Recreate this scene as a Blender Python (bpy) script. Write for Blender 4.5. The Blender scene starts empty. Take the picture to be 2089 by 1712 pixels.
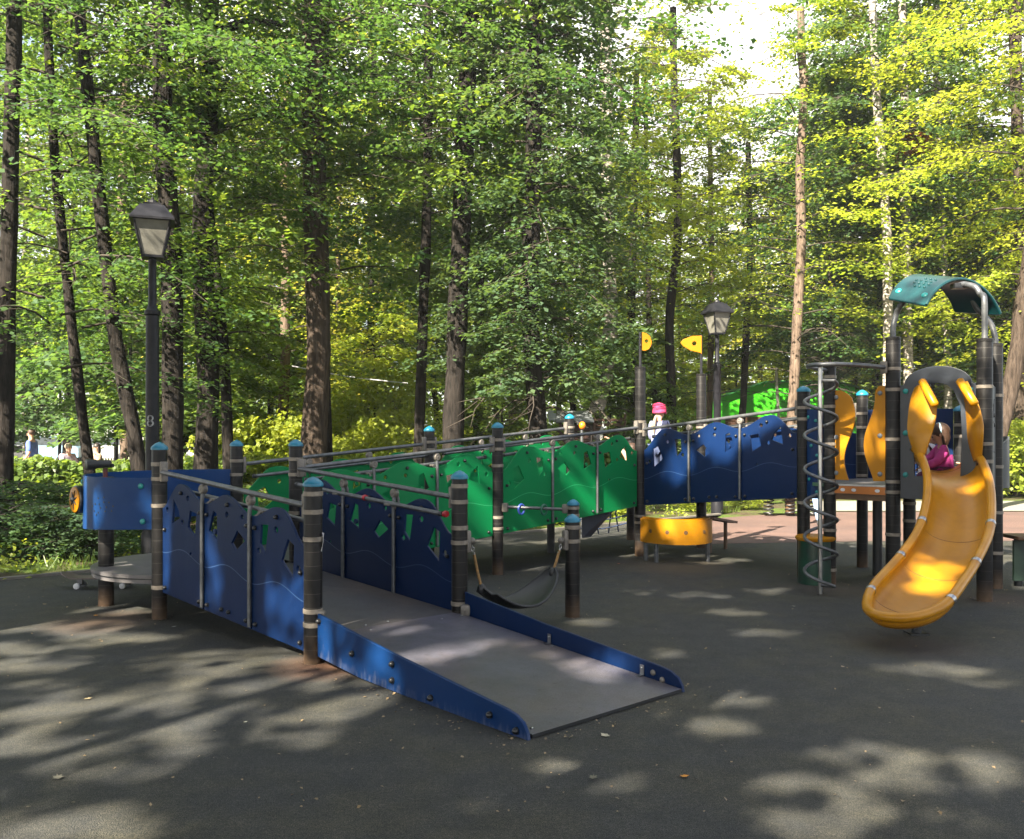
import bpy, bmesh, math, random
import numpy as np
from mathutils import Vector, Matrix, noise
PI = math.pi; R = math.radians
random.seed(7); RNG = np.random.default_rng(7)
SC = bpy.context.scene
COL = SC.collection

# ------------------------------------------------------------------ camera
F, CX, HY, EYE = 1854.0, 1044.5, 890.0, 1.5        # focal length, centre column, horizon row (photo pixels), eye height
cam = bpy.data.cameras.new("camera"); camo = bpy.data.objects.new("camera", cam); COL.objects.link(camo)
camo.location = (0, 0, EYE); camo.rotation_euler = (R(90), 0, 0)
cam.sensor_width = 36; cam.lens = F / 2089 * 36; cam.shift_y = 34 / 2089
cam.clip_start = 0.05; cam.clip_end = 600
SC.camera = camo

# ------------------------------------------------------------------ light
SUN = Vector((-0.45, -0.65, 0.64)).normalized()      # direction towards the sun
sl = bpy.data.lights.new("sun", 'SUN'); sl.energy = 5.0; sl.angle = R(0.55); sl.color = (1.0, 0.90, 0.72)
so = bpy.data.objects.new("sun", sl); COL.objects.link(so); so.location = (0, 0, 30)
so.rotation_euler = SUN.to_track_quat('Z', 'Y').to_euler()
W = bpy.data.worlds.new("World"); SC.world = W; W.use_nodes = True
nt = W.node_tree; nt.nodes.clear()
wo = nt.nodes.new('ShaderNodeOutputWorld'); bg = nt.nodes.new('ShaderNodeBackground'); bg.inputs[1].default_value = 0.050
sky = nt.nodes.new('ShaderNodeTexSky'); sky.sky_type = 'NISHITA'; sky.sun_disc = False
sky.sun_elevation = math.asin(SUN.z); sky.sun_rotation = math.atan2(SUN.x, SUN.y); sky.air_density = 1.0; sky.dust_density = 1.5
tc = nt.nodes.new('ShaderNodeTexCoord'); cn = nt.nodes.new('ShaderNodeTexNoise'); cn.inputs['Scale'].default_value = 2.2; cn.inputs['Detail'].default_value = 7
cr = nt.nodes.new('ShaderNodeValToRGB'); cr.color_ramp.elements[0].position = 0.42; cr.color_ramp.elements[1].position = 0.62
mxs = nt.nodes.new('ShaderNodeMixRGB'); mxs.inputs[2].default_value = (7.0, 6.9, 6.9, 1)
dp = nt.nodes.new('ShaderNodeVectorMath'); dp.operation = 'DOT_PRODUCT'; dp.inputs[1].default_value = (0.26, 0.86, 0.42)
m1 = nt.nodes.new('ShaderNodeMapRange'); m1.inputs[1].default_value = 0.80; m1.inputs[2].default_value = 0.99; m1.inputs[3].default_value = 0.0; m1.inputs[4].default_value = 0.35
ad = nt.nodes.new('ShaderNodeMath'); ad.operation = 'ADD'
L = nt.links.new
L(tc.outputs['Generated'], cn.inputs['Vector']); L(tc.outputs['Generated'], dp.inputs[0])
L(dp.outputs['Value'], m1.inputs[0]); L(cn.outputs['Fac'], ad.inputs[0]); L(m1.outputs[0], ad.inputs[1])
L(ad.outputs[0], cr.inputs[0]); L(cr.outputs[0], mxs.inputs[0]); L(sky.outputs[0], mxs.inputs[1])
L(mxs.outputs[0], bg.inputs[0]); L(bg.outputs[0], wo.inputs[0])
SC.view_settings.view_transform = 'Standard'; SC.view_settings.look = 'None'; SC.view_settings.gamma = 1
SC.view_settings.exposure = 2.72
SC.cycles.max_bounces = 8; SC.cycles.diffuse_bounces = 4; SC.cycles.glossy_bounces = 3
SC.cycles.transmission_bounces = 5; SC.cycles.transparent_max_bounces = 6; SC.cycles.sample_clamp_indirect = 4
SC.cycles.caustics_reflective = False; SC.cycles.caustics_refractive = False

# ------------------------------------------------------------------ helpers
def at(px, py, Y):
    return Vector(((px - CX) / F * Y, Y, EYE - (py - HY) / F * Y))
def gp(px, py, z=0.0):
    Y = (EYE - z) * F / (py - HY)
    return Vector(((px - CX) / F * Y, Y, z))
def tag(o, label=None, cat=None, group=None, kind=None):
    if label: o['label'] = label
    if cat: o['category'] = cat
    if group: o['group'] = group
    if kind: o['kind'] = kind
    return o
def thing(name, loc, label, cat, group=None, rz=0.0):
    o = bpy.data.objects.new(name, None); COL.objects.link(o); o.empty_display_size = 0.1
    o.location = loc; o.rotation_euler = (0, 0, rz)
    return tag(o, label, cat, group)
def root_of(p):
    while p.parent: p = p.parent
    return p
def link(name, me, parent=None, world=True, loc=None, rz=0):
    """world=True: mesh data are in world coordinates, parent only carries it"""
    o = bpy.data.objects.new(name, me); COL.objects.link(o)
    if parent is not None:
        o.parent = parent
        if world: o.matrix_parent_inverse = chain_world(parent).inverted()
    if loc is not None: o.location = loc
    if rz: o.rotation_euler = (0, 0, rz)
    return o
def chain_world(p):
    m = Matrix.Translation(p.location) @ p.rotation_euler.to_matrix().to_4x4() @ Matrix.Diagonal(p.scale).to_4x4()
    if p.parent: m = chain_world(p.parent) @ p.matrix_parent_inverse @ m
    return m
def copy_tree(o, parent=None):
    c = o.copy(); COL.objects.link(c)
    if parent is not None:
        c.parent = parent; c.matrix_parent_inverse = o.matrix_parent_inverse.copy()
    for ch in list(o.children):
        if ch.name in bpy.data.objects and ch.parent == o: copy_tree(ch, c)
    return c
def finish(me, smooth=True, ang=38):
    if smooth:
        me.polygons.foreach_set('use_smooth', [True] * len(me.polygons))
        try: me.set_sharp_from_angle(angle=R(ang))
        except Exception: pass
    me.update()
class MB:
    def __init__(s): s.v = []; s.f = []; s.m = []; s.cur = 0
    def add(s, vs, fs):
        b = len(s.v); s.v += [tuple(x) for x in vs]; s.f += [tuple(b + i for i in f) for f in fs]; s.m += [s.cur] * len(fs)
    def box(s, c, size, rot=None, bevel=0.0):
        hx, hy, hz = size[0] / 2, size[1] / 2, size[2] / 2
        if bevel:
            bm = bmesh.new(); bmesh.ops.create_cube(bm, size=1)
            for v in bm.verts: v.co = Vector((v.co.x * size[0], v.co.y * size[1], v.co.z * size[2]))
            bmesh.ops.bevel(bm, geom=bm.edges[:], offset=bevel, segments=2, affect='EDGES', profile=0.6)
            vs = [v.co.copy() for v in bm.verts]; fs = [[v.index for v in f.verts] for f in bm.faces]; bm.free()
        else:
            vs = [Vector((x, y, z)) for x in (-hx, hx) for y in (-hy, hy) for z in (-hz, hz)]
            fs = [(0, 1, 3, 2), (4, 6, 7, 5), (0, 4, 5, 1), (2, 3, 7, 6), (0, 2, 6, 4), (1, 5, 7, 3)]
        M = rot if rot is not None else Matrix.Identity(3)
        s.add([M @ v + Vector(c) for v in vs], fs); return s
    def tube(s, pts, rad, seg=10, caps=True, closed=False, flat=None):
        pts = [Vector(p) for p in pts]; n = len(pts)
        rad = list(rad) if hasattr(rad, '__len__') else [rad] * n
        up = Vector((0, 0, 1)); rings = []; prev = None
        for i, p in enumerate(pts):
            a = pts[i - 1] if (i > 0 or closed) else p; b = pts[(i + 1) % n] if (i < n - 1 or closed) else p
            t = (b - a).normalized() if (b - a).length > 1e-9 else up
            if prev is None:
                x = t.cross(up); x = x.normalized() if x.length > 1e-3 else Vector((1, 0, 0))
            else:
                x = prev - t * prev.dot(t); x = x.normalized() if x.length > 1e-6 else t.orthogonal().normalized()
            prev = x; y = t.cross(x)
            rings.append([p + (x * math.cos(2 * PI * k / seg) + y * math.sin(2 * PI * k / seg)) * rad[i] for k in range(seg)])
        vs = [v for r in rings for v in r]; fs = []
        for i in range(n if closed else n - 1):
            j = (i + 1) % n
            for k in range(seg):
                k2 = (k + 1) % seg
                fs.append((i * seg + k, j * seg + k, j * seg + k2, i * seg + k2))
        if caps and not closed:
            fs.append(tuple(range(seg))[::1]); fs.append(tuple((n - 1) * seg + k for k in range(seg))[::-1])
        s.add(vs, fs); return s
    def lathe(s, prof, c=(0, 0, 0), seg=20, axis=None):
        """prof: list of (r, h); axis: direction of h"""
        c = Vector(c); ax = Vector(axis or (0, 0, 1)).normalized(); x = ax.orthogonal().normalized(); y = ax.cross(x)
        vs = []; fs = []
        for r, h in prof:
            for k in range(seg):
                a = 2 * PI * k / seg; vs.append(c + ax * h + (x * math.cos(a) + y * math.sin(a)) * max(r, 1e-4))
        for i in range(len(prof) - 1):
            for k in range(seg):
                k2 = (k + 1) % seg; fs.append((i * seg + k, i * seg + k2, (i + 1) * seg + k2, (i + 1) * seg + k))
        fs.append(tuple(range(seg))[::-1]); fs.append(tuple((len(prof) - 1) * seg + k for k in range(seg)))
        s.add(vs, fs); return s
    def ball(s, c, r, seg=12, rings=8, sc=(1, 1, 1), rot=None):
        M = rot if rot is not None else Matrix.Identity(3); vs = []; fs = []
        for i in range(rings + 1):
            th = PI * i / rings
            for k in range(seg):
                a = 2 * PI * k / seg; q = max(math.sin(th), 1e-4)
                vs.append(Vector(c) + M @ Vector((r * sc[0] * q * math.cos(a), r * sc[1] * q * math.sin(a), r * sc[2] * math.cos(th))))
        for i in range(rings):
            for k in range(seg):
                k2 = (k + 1) % seg; fs.append((i * seg + k, (i + 1) * seg + k, (i + 1) * seg + k2, i * seg + k2))
        s.add(vs, fs); return s
    def sheet(s, grid, t):
        """grid of points (rows x cols) thickened by t along local normals"""
        n, m = len(grid), len(grid[0]); nn = []
        for i in range(n):
            row = []
            for j in range(m):
                a = grid[min(i + 1, n - 1)][j] - grid[max(i - 1, 0)][j]; b = grid[i][min(j + 1, m - 1)] - grid[i][max(j - 1, 0)]
                c = a.cross(b); row.append(c.normalized() if c.length > 1e-9 else Vector((0, 0, 1)))
            nn.append(row)
        vs = [grid[i][j] + nn[i][j] * t / 2 for i in range(n) for j in range(m)] + [grid[i][j] - nn[i][j] * t / 2 for i in range(n) for j in range(m)]
        o = n * m; fs = []
        for i in range(n - 1):
            for j in range(m - 1):
                q = (i * m + j, i * m + j + 1, (i + 1) * m + j + 1, (i + 1) * m + j)
                fs.append(q[::-1]); fs.append(tuple(o + k for k in q))
        ed = [i * m for i in range(n)] + [(n - 1) * m + j for j in range(1, m)] + [i * m + m - 1 for i in range(n - 2, -1, -1)] + [j for j in range(m - 2, 0, -1)]
        for k in range(len(ed)):
            a, b = ed[k], ed[(k + 1) % len(ed)]; fs.append((a, b, o + b, o + a))
        s.add(vs, fs); return s
    def prism(s, poly, z0, z1):
        n = len(poly); vs = [(p[0], p[1], z0) for p in poly] + [(p[0], p[1], z1) for p in poly]
        fs = [tuple(range(n))[::-1], tuple(range(n, 2 * n))] + [(k, (k + 1) % n, n + (k + 1) % n, n + k) for k in range(n)]
        s.add(vs, fs); return s
    def mesh(s, name, mats, smooth=True, ang=38):
        me = bpy.data.meshes.new(name); me.from_pydata([tuple(v) for v in s.v], [], s.f)
        for m in (mats if isinstance(mats, (list, tuple)) else [mats]): me.materials.append(m)
        me.polygons.foreach_set('material_index', s.m)
        finish(me, smooth, ang); return me
    def build(s, name, mats, parent=None, smooth=True, ang=38, world=True, loc=None, rz=0):
        return link(name, s.mesh(name, mats, smooth, ang), parent, world, loc, rz)
def spline(P, n=8):
    P = [Vector(p) for p in P]; out = []
    for i in range(len(P) - 1):
        p0, p1, p2, p3 = P[max(i - 1, 0)], P[i], P[i + 1], P[min(i + 2, len(P) - 1)]
        for k in range(n):
            t = k / n; out.append(0.5 * ((2 * p1) + (p2 - p0) * t + (2 * p0 - 5 * p1 + 4 * p2 - p3) * t * t + (3 * p1 - p0 - 3 * p2 + p3) * t ** 3))
    out.append(P[-1]); return out
def plate(name, outer, holes, thick, bevel, mats, M, parent=None, extra=None):
    """flat plate from a 2-D outline with holes, local z is its thickness; M puts it in the world"""
    cu = bpy.data.curves.new(name, 'CURVE'); cu.dimensions = '2D'; cu.fill_mode = 'BOTH'
    cu.extrude = thick / 2 - bevel; cu.bevel_depth = bevel; cu.bevel_resolution = 1
    cu.offset = -bevel
    for lp in [outer] + holes:
        sp = cu.splines.new('POLY'); sp.points.add(len(lp) - 1)
        for p, q in zip(sp.points, lp): p.co = (q[0], q[1], 0, 1)
        sp.use_cyclic_u = True
    tmp = bpy.data.objects.new('tmp', cu); me = bpy.data.meshes.new_from_object(tmp); me.name = name
    bpy.data.objects.remove(tmp); bpy.data.curves.remove(cu)
    me.materials.clear()
    for m in mats: me.materials.append(m)
    if extra:
        bm = bmesh.new(); bm.from_mesh(me)
        for vs, fs, mi in extra:
            bv = [bm.verts.new(v) for v in vs]
            for f in fs:
                nf = bm.faces.new([bv[i] for i in f]); nf.material_index = mi
        bm.to_mesh(me); bm.free()
    me.transform(M); finish(me, True, 30)
    return link(name, me, parent)

# ------------------------------------------------------------------ materials
def new_mat(name):
    m = bpy.data.materials.new(name); m.use_nodes = True; n = m.node_tree; n.nodes.clear()
    out = n.nodes.new('ShaderNodeOutputMaterial'); return m, n, out
def N(n, t, **kw):
    x = n.nodes.new(t)
    for k, v in kw.items():
        if k.startswith('i_'): x.inputs[k[2:].replace('_', ' ')].default_value = v
        else: setattr(x, k, v)
    return x
def c4(c): return (c[0], c[1], c[2], 1)
def mat(name, col, rough=0.5, metal=0.0, col2=None, scale=6.0, bump=0.0, bscale=40.0, contrast=(0.35, 0.65), spec=0.5, coat=0.0, rough2=None):
    m, n, out = new_mat(name); b = N(n, 'ShaderNodeBsdfPrincipled'); b.inputs['Metallic'].default_value = metal
    b.inputs['Roughness'].default_value = rough; b.inputs['Specular IOR Level'].default_value = spec; b.inputs['Coat Weight'].default_value = coat
    n.links.new(b.outputs[0], out.inputs[0]); tcn = N(n, 'ShaderNodeTexCoord')
    c2 = col2 or tuple(c * 0.72 for c in col)
    nz = N(n, 'ShaderNodeTexNoise', i_Scale=scale, i_Detail=6.0, i_Roughness=0.6); n.links.new(tcn.outputs['Object'], nz.inputs['Vector'])
    cr = N(n, 'ShaderNodeValToRGB'); e = cr.color_ramp.elements
    e[0].position, e[1].position = contrast; e[0].color = c4(col); e[1].color = c4(c2)
    n.links.new(nz.outputs['Fac'], cr.inputs[0]); n.links.new(cr.outputs[0], b.inputs['Base Color'])
    if rough2 is not None:
        mr = N(n, 'ShaderNodeMapRange'); mr.inputs[3].default_value = rough; mr.inputs[4].default_value = rough2
        n.links.new(nz.outputs['Fac'], mr.inputs[0]); n.links.new(mr.outputs[0], b.inputs['Roughness'])
    if bump:
        n2 = N(n, 'ShaderNodeTexNoise', i_Scale=bscale, i_Detail=5.0); bp = N(n, 'ShaderNodeBump', i_Strength=bump, i_Distance=0.01)
        n.links.new(tcn.outputs['Object'], n2.inputs['Vector']); n.links.new(n2.outputs['Fac'], bp.inputs['Height']); n.links.new(bp.outputs[0], b.inputs['Normal'])
    return m
def panel_mat(name, col, scuff, zfade=None, rough=0.38):
    """sheet plastic: fine orange-peel, worn pale scratches and grime near the lower edge"""
    m, n, out = new_mat(name); lk = n.links.new
    b = N(n, 'ShaderNodeBsdfPrincipled'); b.inputs['Specular IOR Level'].default_value = 0.16; lk(b.outputs[0], out.inputs[0]); tcn = N(n, 'ShaderNodeTexCoord')
    mp = N(n, 'ShaderNodeMapping'); mp.inputs['Scale'].default_value = (26, 26, 5); lk(tcn.outputs['Object'], mp.inputs[0])
    nz = N(n, 'ShaderNodeTexNoise', i_Scale=1.0, i_Detail=8.0, i_Roughness=0.75); lk(mp.outputs[0], nz.inputs['Vector'])
    big = N(n, 'ShaderNodeTexNoise', i_Scale=1.6, i_Detail=3.0); lk(tcn.outputs['Object'], big.inputs['Vector'])
    at_ = N(n, 'ShaderNodeAttribute'); at_.attribute_name = 'wear'
    ad = N(n, 'ShaderNodeMath', operation='MULTIPLY'); lk(nz.outputs['Fac'], ad.inputs[0]); lk(at_.outputs['Fac'], ad.inputs[1])
    cr = N(n, 'ShaderNodeValToRGB'); e = cr.color_ramp.elements; e[0].position = 0.30; e[1].position = 0.72
    e[0].color = (0, 0, 0, 1); e[1].color = (1, 1, 1, 1); lk(ad.outputs[0], cr.inputs[0])
    cb = N(n, 'ShaderNodeMixRGB'); cb.inputs[1].default_value = c4(col); cb.inputs[2].default_value = c4(tuple(c * 0.62 + 0.0015 for c in col)); lk(big.outputs['Fac'], cb.inputs[0])
    # fine scratches in many directions
    vs_ = N(n, 'ShaderNodeTexNoise', i_Scale=3.5, i_Detail=2.0, i_Distortion=2.5); mp2 = N(n, 'ShaderNodeMapping'); mp2.inputs['Scale'].default_value = (3, 3, 3); lk(tcn.outputs['Object'], mp2.inputs[0]); lk(mp2.outputs[0], vs_.inputs['Vector'])
    ab = N(n, 'ShaderNodeMath', operation='SUBTRACT'); ab.inputs[1].default_value = 0.5; lk(vs_.outputs['Fac'], ab.inputs[0]); a2 = N(n, 'ShaderNodeMath', operation='ABSOLUTE'); lk(ab.outputs[0], a2.inputs[0])
    sc_ = N(n, 'ShaderNodeMapRange'); sc_.inputs[1].default_value = 0.0035; sc_.inputs[2].default_value = 0.0; sc_.inputs[3].default_value = 0; sc_.inputs[4].default_value = 0.30; lk(a2.outputs[0], sc_.inputs[0])
    s3 = N(n, 'ShaderNodeMath', operation='MULTIPLY'); lk(sc_.outputs[0], s3.inputs[0]); lk(nz.outputs['Fac'], s3.inputs[1])
    cb2 = N(n, 'ShaderNodeMixRGB'); cb2.inputs[2].default_value = c4(scuff); lk(s3.outputs[0], cb2.inputs[0]); lk(cb.outputs[0], cb2.inputs[1]); cb = cb2
    mx = N(n, 'ShaderNodeMixRGB'); mx.inputs[2].default_value = c4(scuff); lk(cb.outputs[0], mx.inputs[1]); lk(cr.outputs[0], mx.inputs[0])
    lk(mx.outputs[0], b.inputs['Base Color'])
    mr = N(n, 'ShaderNodeMapRange'); mr.inputs[3].default_value = rough - 0.08; mr.inputs[4].default_value = rough + 0.14; lk(nz.outputs['Fac'], mr.inputs[0]); lk(mr.outputs[0], b.inputs['Roughness'])
    bp = N(n, 'ShaderNodeBump', i_Strength=0.25, i_Distance=0.002); n2 = N(n, 'ShaderNodeTexNoise', i_Scale=220.0); lk(tcn.outputs['Object'], n2.inputs['Vector'])
    lk(n2.outputs['Fac'], bp.inputs['Height']); lk(bp.outputs[0], b.inputs['Normal'])
    return m
M_ = {}
M_['navy'] = panel_mat('navy_sheet', (0.0019, 0.0155, 0.068), (0.10, 0.13, 0.21))
M_['blue'] = panel_mat('blue_sheet', (0.002, 0.026, 0.105), (0.16, 0.17, 0.22))
M_['green'] = panel_mat('green_sheet', (0.002, 0.200, 0.060), (0.16, 0.30, 0.18))
M_['flag'] = panel_mat('flag_yellow', (0.40, 0.155, 0.006), (0.4, 0.25, 0.08)); M_['dash_blue'] = panel_mat('dashboard_blue', (0.003, 0.042, 0.165), (0.18, 0.19, 0.24))
M_['navyline'] = mat('navy_groove', (0.020, 0.05, 0.13), 0.4)
M_['greenline'] = mat('green_groove_highlight', (0.03, 0.34, 0.13), 0.4)  # lighter green puts the groove's highlighted edge into the colour
M_['yellow'] = panel_mat('yellow_sheet', (0.44, 0.185, 0.006), (0.38, 0.24, 0.06), rough=0.36)
M_['slide'] = mat('slide_plastic', (0.41, 0.182, 0.003), 0.24, col2=(0.32, 0.135, 0.003), scale=5.0, bump=0.04, bscale=160, spec=0.35, rough2=0.46)
M_['slideseam'] = mat('slide_seam', (0.16, 0.06, 0.01), 0.6)
M_['charcoal'] = mat('charcoal_sheet', (0.016, 0.022, 0.034), 0.42)
M_['grey_sheet'] = mat('grey_sheet', (0.09, 0.10, 0.105), 0.5, col2=(0.05, 0.055, 0.06), scale=3)
M_['steel'] = mat('galvanised_steel', (0.135, 0.14, 0.15), 0.46, metal=0.6, col2=(0.08, 0.084, 0.09), scale=18, bump=0.05)
M_['bright_steel'] = mat('stainless', (0.42, 0.42, 0.42), 0.3, metal=1.0, col2=(0.30, 0.30, 0.31), scale=10)
M_['clamp'] = mat('clamp_alloy', (0.19, 0.17, 0.15), 0.5, metal=0.35, col2=(0.11, 0.10, 0.088), scale=14, bump=0.08)
M_['band'] = mat('clamp_band_alloy', (0.23, 0.20, 0.165), 0.5, metal=0.25, col2=(0.14, 0.12, 0.10), scale=20)
M_['bolt'] = mat('bolt_black', (0.012, 0.013, 0.016), 0.35)
M_['bolt_teal'] = mat('bolt_teal', (0.01, 0.22, 0.22), 0.4)
M_['bolt_grey'] = mat('bolt_grey', (0.15, 0.16, 0.18), 0.4)
M_['cap'] = mat('cap_cyan', (0.005, 0.17, 0.27), 0.38, col2=(0.006, 0.12, 0.21), scale=14)
M_['red'] = mat('red_cap', (0.40, 0.012, 0.025), 0.4); M_['dark_red'] = mat('dark_red', (0.10, 0.008, 0.012), 0.5)
M_['ring_blue'] = mat('ring_blue', (0.03, 0.07, 0.35), 0.4); M_['ring_green'] = mat('ring_green', (0.01, 0.10, 0.06), 0.4)
M_['rubber'] = mat('black_rubber', (0.014, 0.015, 0.017), 0.5, bump=0.05)
M_['rope'] = mat('tan_rope', (0.30, 0.17, 0.055), 0.9, col2=(0.16, 0.10, 0.05), scale=60, bump=0.5, bscale=200)
M_['rope_blue'] = mat('blue_rope', (0.03, 0.05, 0.12), 0.9)
M_['teal'] = mat('teal_plastic', (0.003, 0.040, 0.044), 0.34, col2=(0.002, 0.028, 0.033), scale=3, bump=0.04)
M_['teal_dark'] = mat('teal_under', (0.008, 0.055, 0.055), 0.5)
M_['lamp_metal'] = mat('lamp_metal', (0.007, 0.0072, 0.010), 0.45, col2=(0.014, 0.014, 0.018), scale=8, bump=0.06, spec=0.22)
M_['wood_plank'] = mat('brown_plank', (0.13, 0.065, 0.04), 0.7, col2=(0.08, 0.04, 0.025), scale=8)
M_['brown'] = mat('brown_beam', (0.10, 0.05, 0.02), 0.6)
M_['orange_fascia'] = mat('orange_fascia', (0.42, 0.13, 0.012), 0.4)
M_['orange'] = mat('orange_plastic', (0.80, 0.22, 0.01), 0.4)
M_['white'] = mat('white_plastic', (0.6, 0.6, 0.62), 0.5)

def post_mat():
    m, n, out = new_mat('post_sleeve'); lk = n.links.new
    b = N(n, 'ShaderNodeBsdfPrincipled', i_Roughness=0.42); b.inputs['Specular IOR Level'].default_value = 0.2; lk(b.outputs[0], out.inputs[0])
    g = N(n, 'ShaderNodeNewGeometry'); sp = N(n, 'ShaderNodeSeparateXYZ'); lk(g.outputs['Position'], sp.inputs[0])
    md = N(n, 'ShaderNodeMath', operation='MODULO'); md.inputs[1].default_value = 0.092; lk(sp.outputs['Z'], md.inputs[0])
    lt = N(n, 'ShaderNodeMath', operation='LESS_THAN'); lt.inputs[1].default_value = 0.0028; lk(md.outputs[0], lt.inputs[0])
    nz = N(n, 'ShaderNodeTexNoise', i_Scale=14.0, i_Detail=6.0); lk(g.outputs['Position'], nz.inputs['Vector'])
    cr = N(n, 'ShaderNodeValToRGB'); e = cr.color_ramp.elements; e[0].position = 0.35; e[1].position = 0.7
    e[0].color = (0.0065, 0.0062, 0.0066, 1); e[1].color = (0.012, 0.011, 0.0108, 1); lk(nz.outputs['Fac'], cr.inputs[0])
    mx = N(n, 'ShaderNodeMixRGB'); mx.inputs[2].default_value = (0.055, 0.05, 0.046, 1); lk(lt.outputs[0], mx.inputs[0]); lk(cr.outputs[0], mx.inputs[1])
    # mud splashed on the lowest hand's width
    mr = N(n, 'ShaderNodeMapRange'); mr.inputs[1].default_value = 0.20; mr.inputs[2].default_value = 0.0; lk(sp.outputs['Z'], mr.inputs[0])
    mu = N(n, 'ShaderNodeMath', operation='MULTIPLY'); lk(mr.outputs[0], mu.inputs[0]); lk(nz.outputs['Fac'], mu.inputs[1])
    m2 = N(n, 'ShaderNodeMixRGB'); m2.inputs[2].default_value = (0.16, 0.10, 0.06, 1); lk(mu.outputs[0], m2.inputs[0]); lk(mx.outputs[0], m2.inputs[1])
    lk(m2.outputs[0], b.inputs['Base Color']); return m
M_['post'] = post_mat()

def deck_mat(name, c1, c2, rough):
    m, n, out = new_mat(name); lk = n.links.new
    b = N(n, 'ShaderNodeBsdfPrincipled', i_Roughness=rough); lk(b.outputs[0], out.inputs[0])
    tcn = N(n, 'ShaderNodeTexCoord'); nz = N(n, 'ShaderNodeTexNoise', i_Scale=3.0, i_Detail=7.0, i_Roughness=0.65); lk(tcn.outputs['Object'], nz.inputs['Vector'])
    cr = N(n, 'ShaderNodeValToRGB'); e = cr.color_ramp.elements; e[0].position = 0.35; e[1].position = 0.68; e[0].color = c4(c1); e[1].color = c4(c2); lk(nz.outputs['Fac'], cr.inputs[0])
    n3 = N(n, 'ShaderNodeTexNoise', i_Scale=28.0, i_Detail=4.0, i_Roughness=0.5); lk(tcn.outputs['Object'], n3.inputs['Vector'])
    c3 = N(n, 'ShaderNodeValToRGB'); e = c3.color_ramp.elements; e[0].position = 0.66; e[1].position = 0.70; lk(n3.outputs['Fac'], c3.inputs[0])
    wn = N(n, 'ShaderNodeTexNoise', i_Scale=1.3, i_Detail=5.0, i_Roughness=0.6); lk(tcn.outputs['Object'], wn.inputs['Vector']); wr = N(n, 'ShaderNodeMapRange'); wr.inputs[1].default_value = 0.45; wr.inputs[2].default_value = 0.68; wr.inputs[4].default_value = 0.55; lk(wn.outputs['Fac'], wr.inputs[0])
    wb = N(n, 'ShaderNodeMixRGB'); wb.inputs[2].default_value = (0.115, 0.088, 0.070, 1); lk(wr.outputs[0], wb.inputs[0]); lk(cr.outputs[0], wb.inputs[1])
    gn = N(n, 'ShaderNodeTexNoise', i_Scale=120.0, i_Detail=3.0); lk(tcn.outputs['Object'], gn.inputs['Vector']); gm = N(n, 'ShaderNodeMapRange'); gm.inputs[1].default_value = 0.3; gm.inputs[2].default_value = 0.7; gm.inputs[3].default_value = 0.72; gm.inputs[4].default_value = 1.28; lk(gn.outputs['Fac'], gm.inputs[0])
    wc = N(n, 'ShaderNodeVectorMath', operation='SCALE'); lk(wb.outputs[0], wc.inputs[0]); lk(gm.outputs[0], wc.inputs['Scale']); cr = wc
    mk = N(n, 'ShaderNodeMath', operation='MULTIPLY'); lk(c3.outputs[0], mk.inputs[0]); lk(nz.outputs['Fac'], mk.inputs[1])
    mx = N(n, 'ShaderNodeMixRGB'); mx.inputs[2].default_value = (0.02, 0.02, 0.022, 1); lk(mk.outputs[0], mx.inputs[0]); lk(cr.outputs[0], mx.inputs[1]); lk(mx.outputs[0], b.inputs['Base Color'])
    mr = N(n, 'ShaderNodeMapRange'); mr.inputs[3].default_value = rough - 0.12; mr.inputs[4].default_value = rough + 0.15; lk(nz.outputs['Fac'], mr.inputs[0]); lk(mr.outputs[0], b.inputs['Roughness'])
    bp = N(n, 'ShaderNodeBump', i_Strength=0.35, i_Distance=0.003); n2 = N(n, 'ShaderNodeTexNoise', i_Scale=160.0, i_Detail=3.0); lk(tcn.outputs['Object'], n2.inputs['Vector']); lk(n2.outputs['Fac'], bp.inputs['Height']); lk(bp.outputs[0], b.inputs['Normal'])
    return m
M_['deck_low'] = deck_mat('ramp_deck_worn', (0.100, 0.098, 0.125), (0.055, 0.055, 0.070), 0.33)
M_['deck_up'] = deck_mat('ramp_deck_dark', (0.060, 0.060, 0.068), (0.042, 0.042, 0.048), 0.5)
M_['deck_edge'] = mat('deck_edge', (0.12, 0.11, 0.11), 0.6)

def leaf_mat(name, c1, c2, t1, t2, trans=0.42):
    m, n, out = new_mat(name); lk = n.links.new
    a = N(n, 'ShaderNodeAttribute'); a.attribute_name = 'tint'
    oi = N(n, 'ShaderNodeObjectInfo')
    ad = N(n, 'ShaderNodeMath', operation='MULTIPLY_ADD'); ad.inputs[1].default_value = 0.3; lk(oi.outputs['Random'], ad.inputs[0]); 
    sc = N(n, 'ShaderNodeMath', operation='MULTIPLY'); sc.inputs[1].default_value = 0.8; lk(a.outputs['Fac'], sc.inputs[0]); lk(sc.outputs[0], ad.inputs[2])
    m1 = N(n, 'ShaderNodeMixRGB'); m1.inputs[1].default_value = c4(c1); m1.inputs[2].default_value = c4(c2); lk(ad.outputs[0], m1.inputs[0])
    m2 = N(n, 'ShaderNodeMixRGB'); m2.inputs[1].default_value = c4(t1); m2.inputs[2].default_value = c4(t2); lk(ad.outputs[0], m2.inputs[0])
    d = N(n, 'ShaderNodeBsdfPrincipled', i_Roughness=0.42); d.inputs['Specular IOR Level'].default_value = 0.45; lk(m1.outputs[0], d.inputs['Base Color'])
    t = N(n, 'ShaderNodeBsdfTranslucent'); lk(m2.outputs[0], t.inputs[0])
    mx = N(n, 'ShaderNodeMixShader'); mx.inputs[0].default_value = trans; lk(d.outputs[0], mx.inputs[1]); lk(t.outputs[0], mx.inputs[2]); lk(mx.outputs[0], out.inputs[0])
    return m
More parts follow.
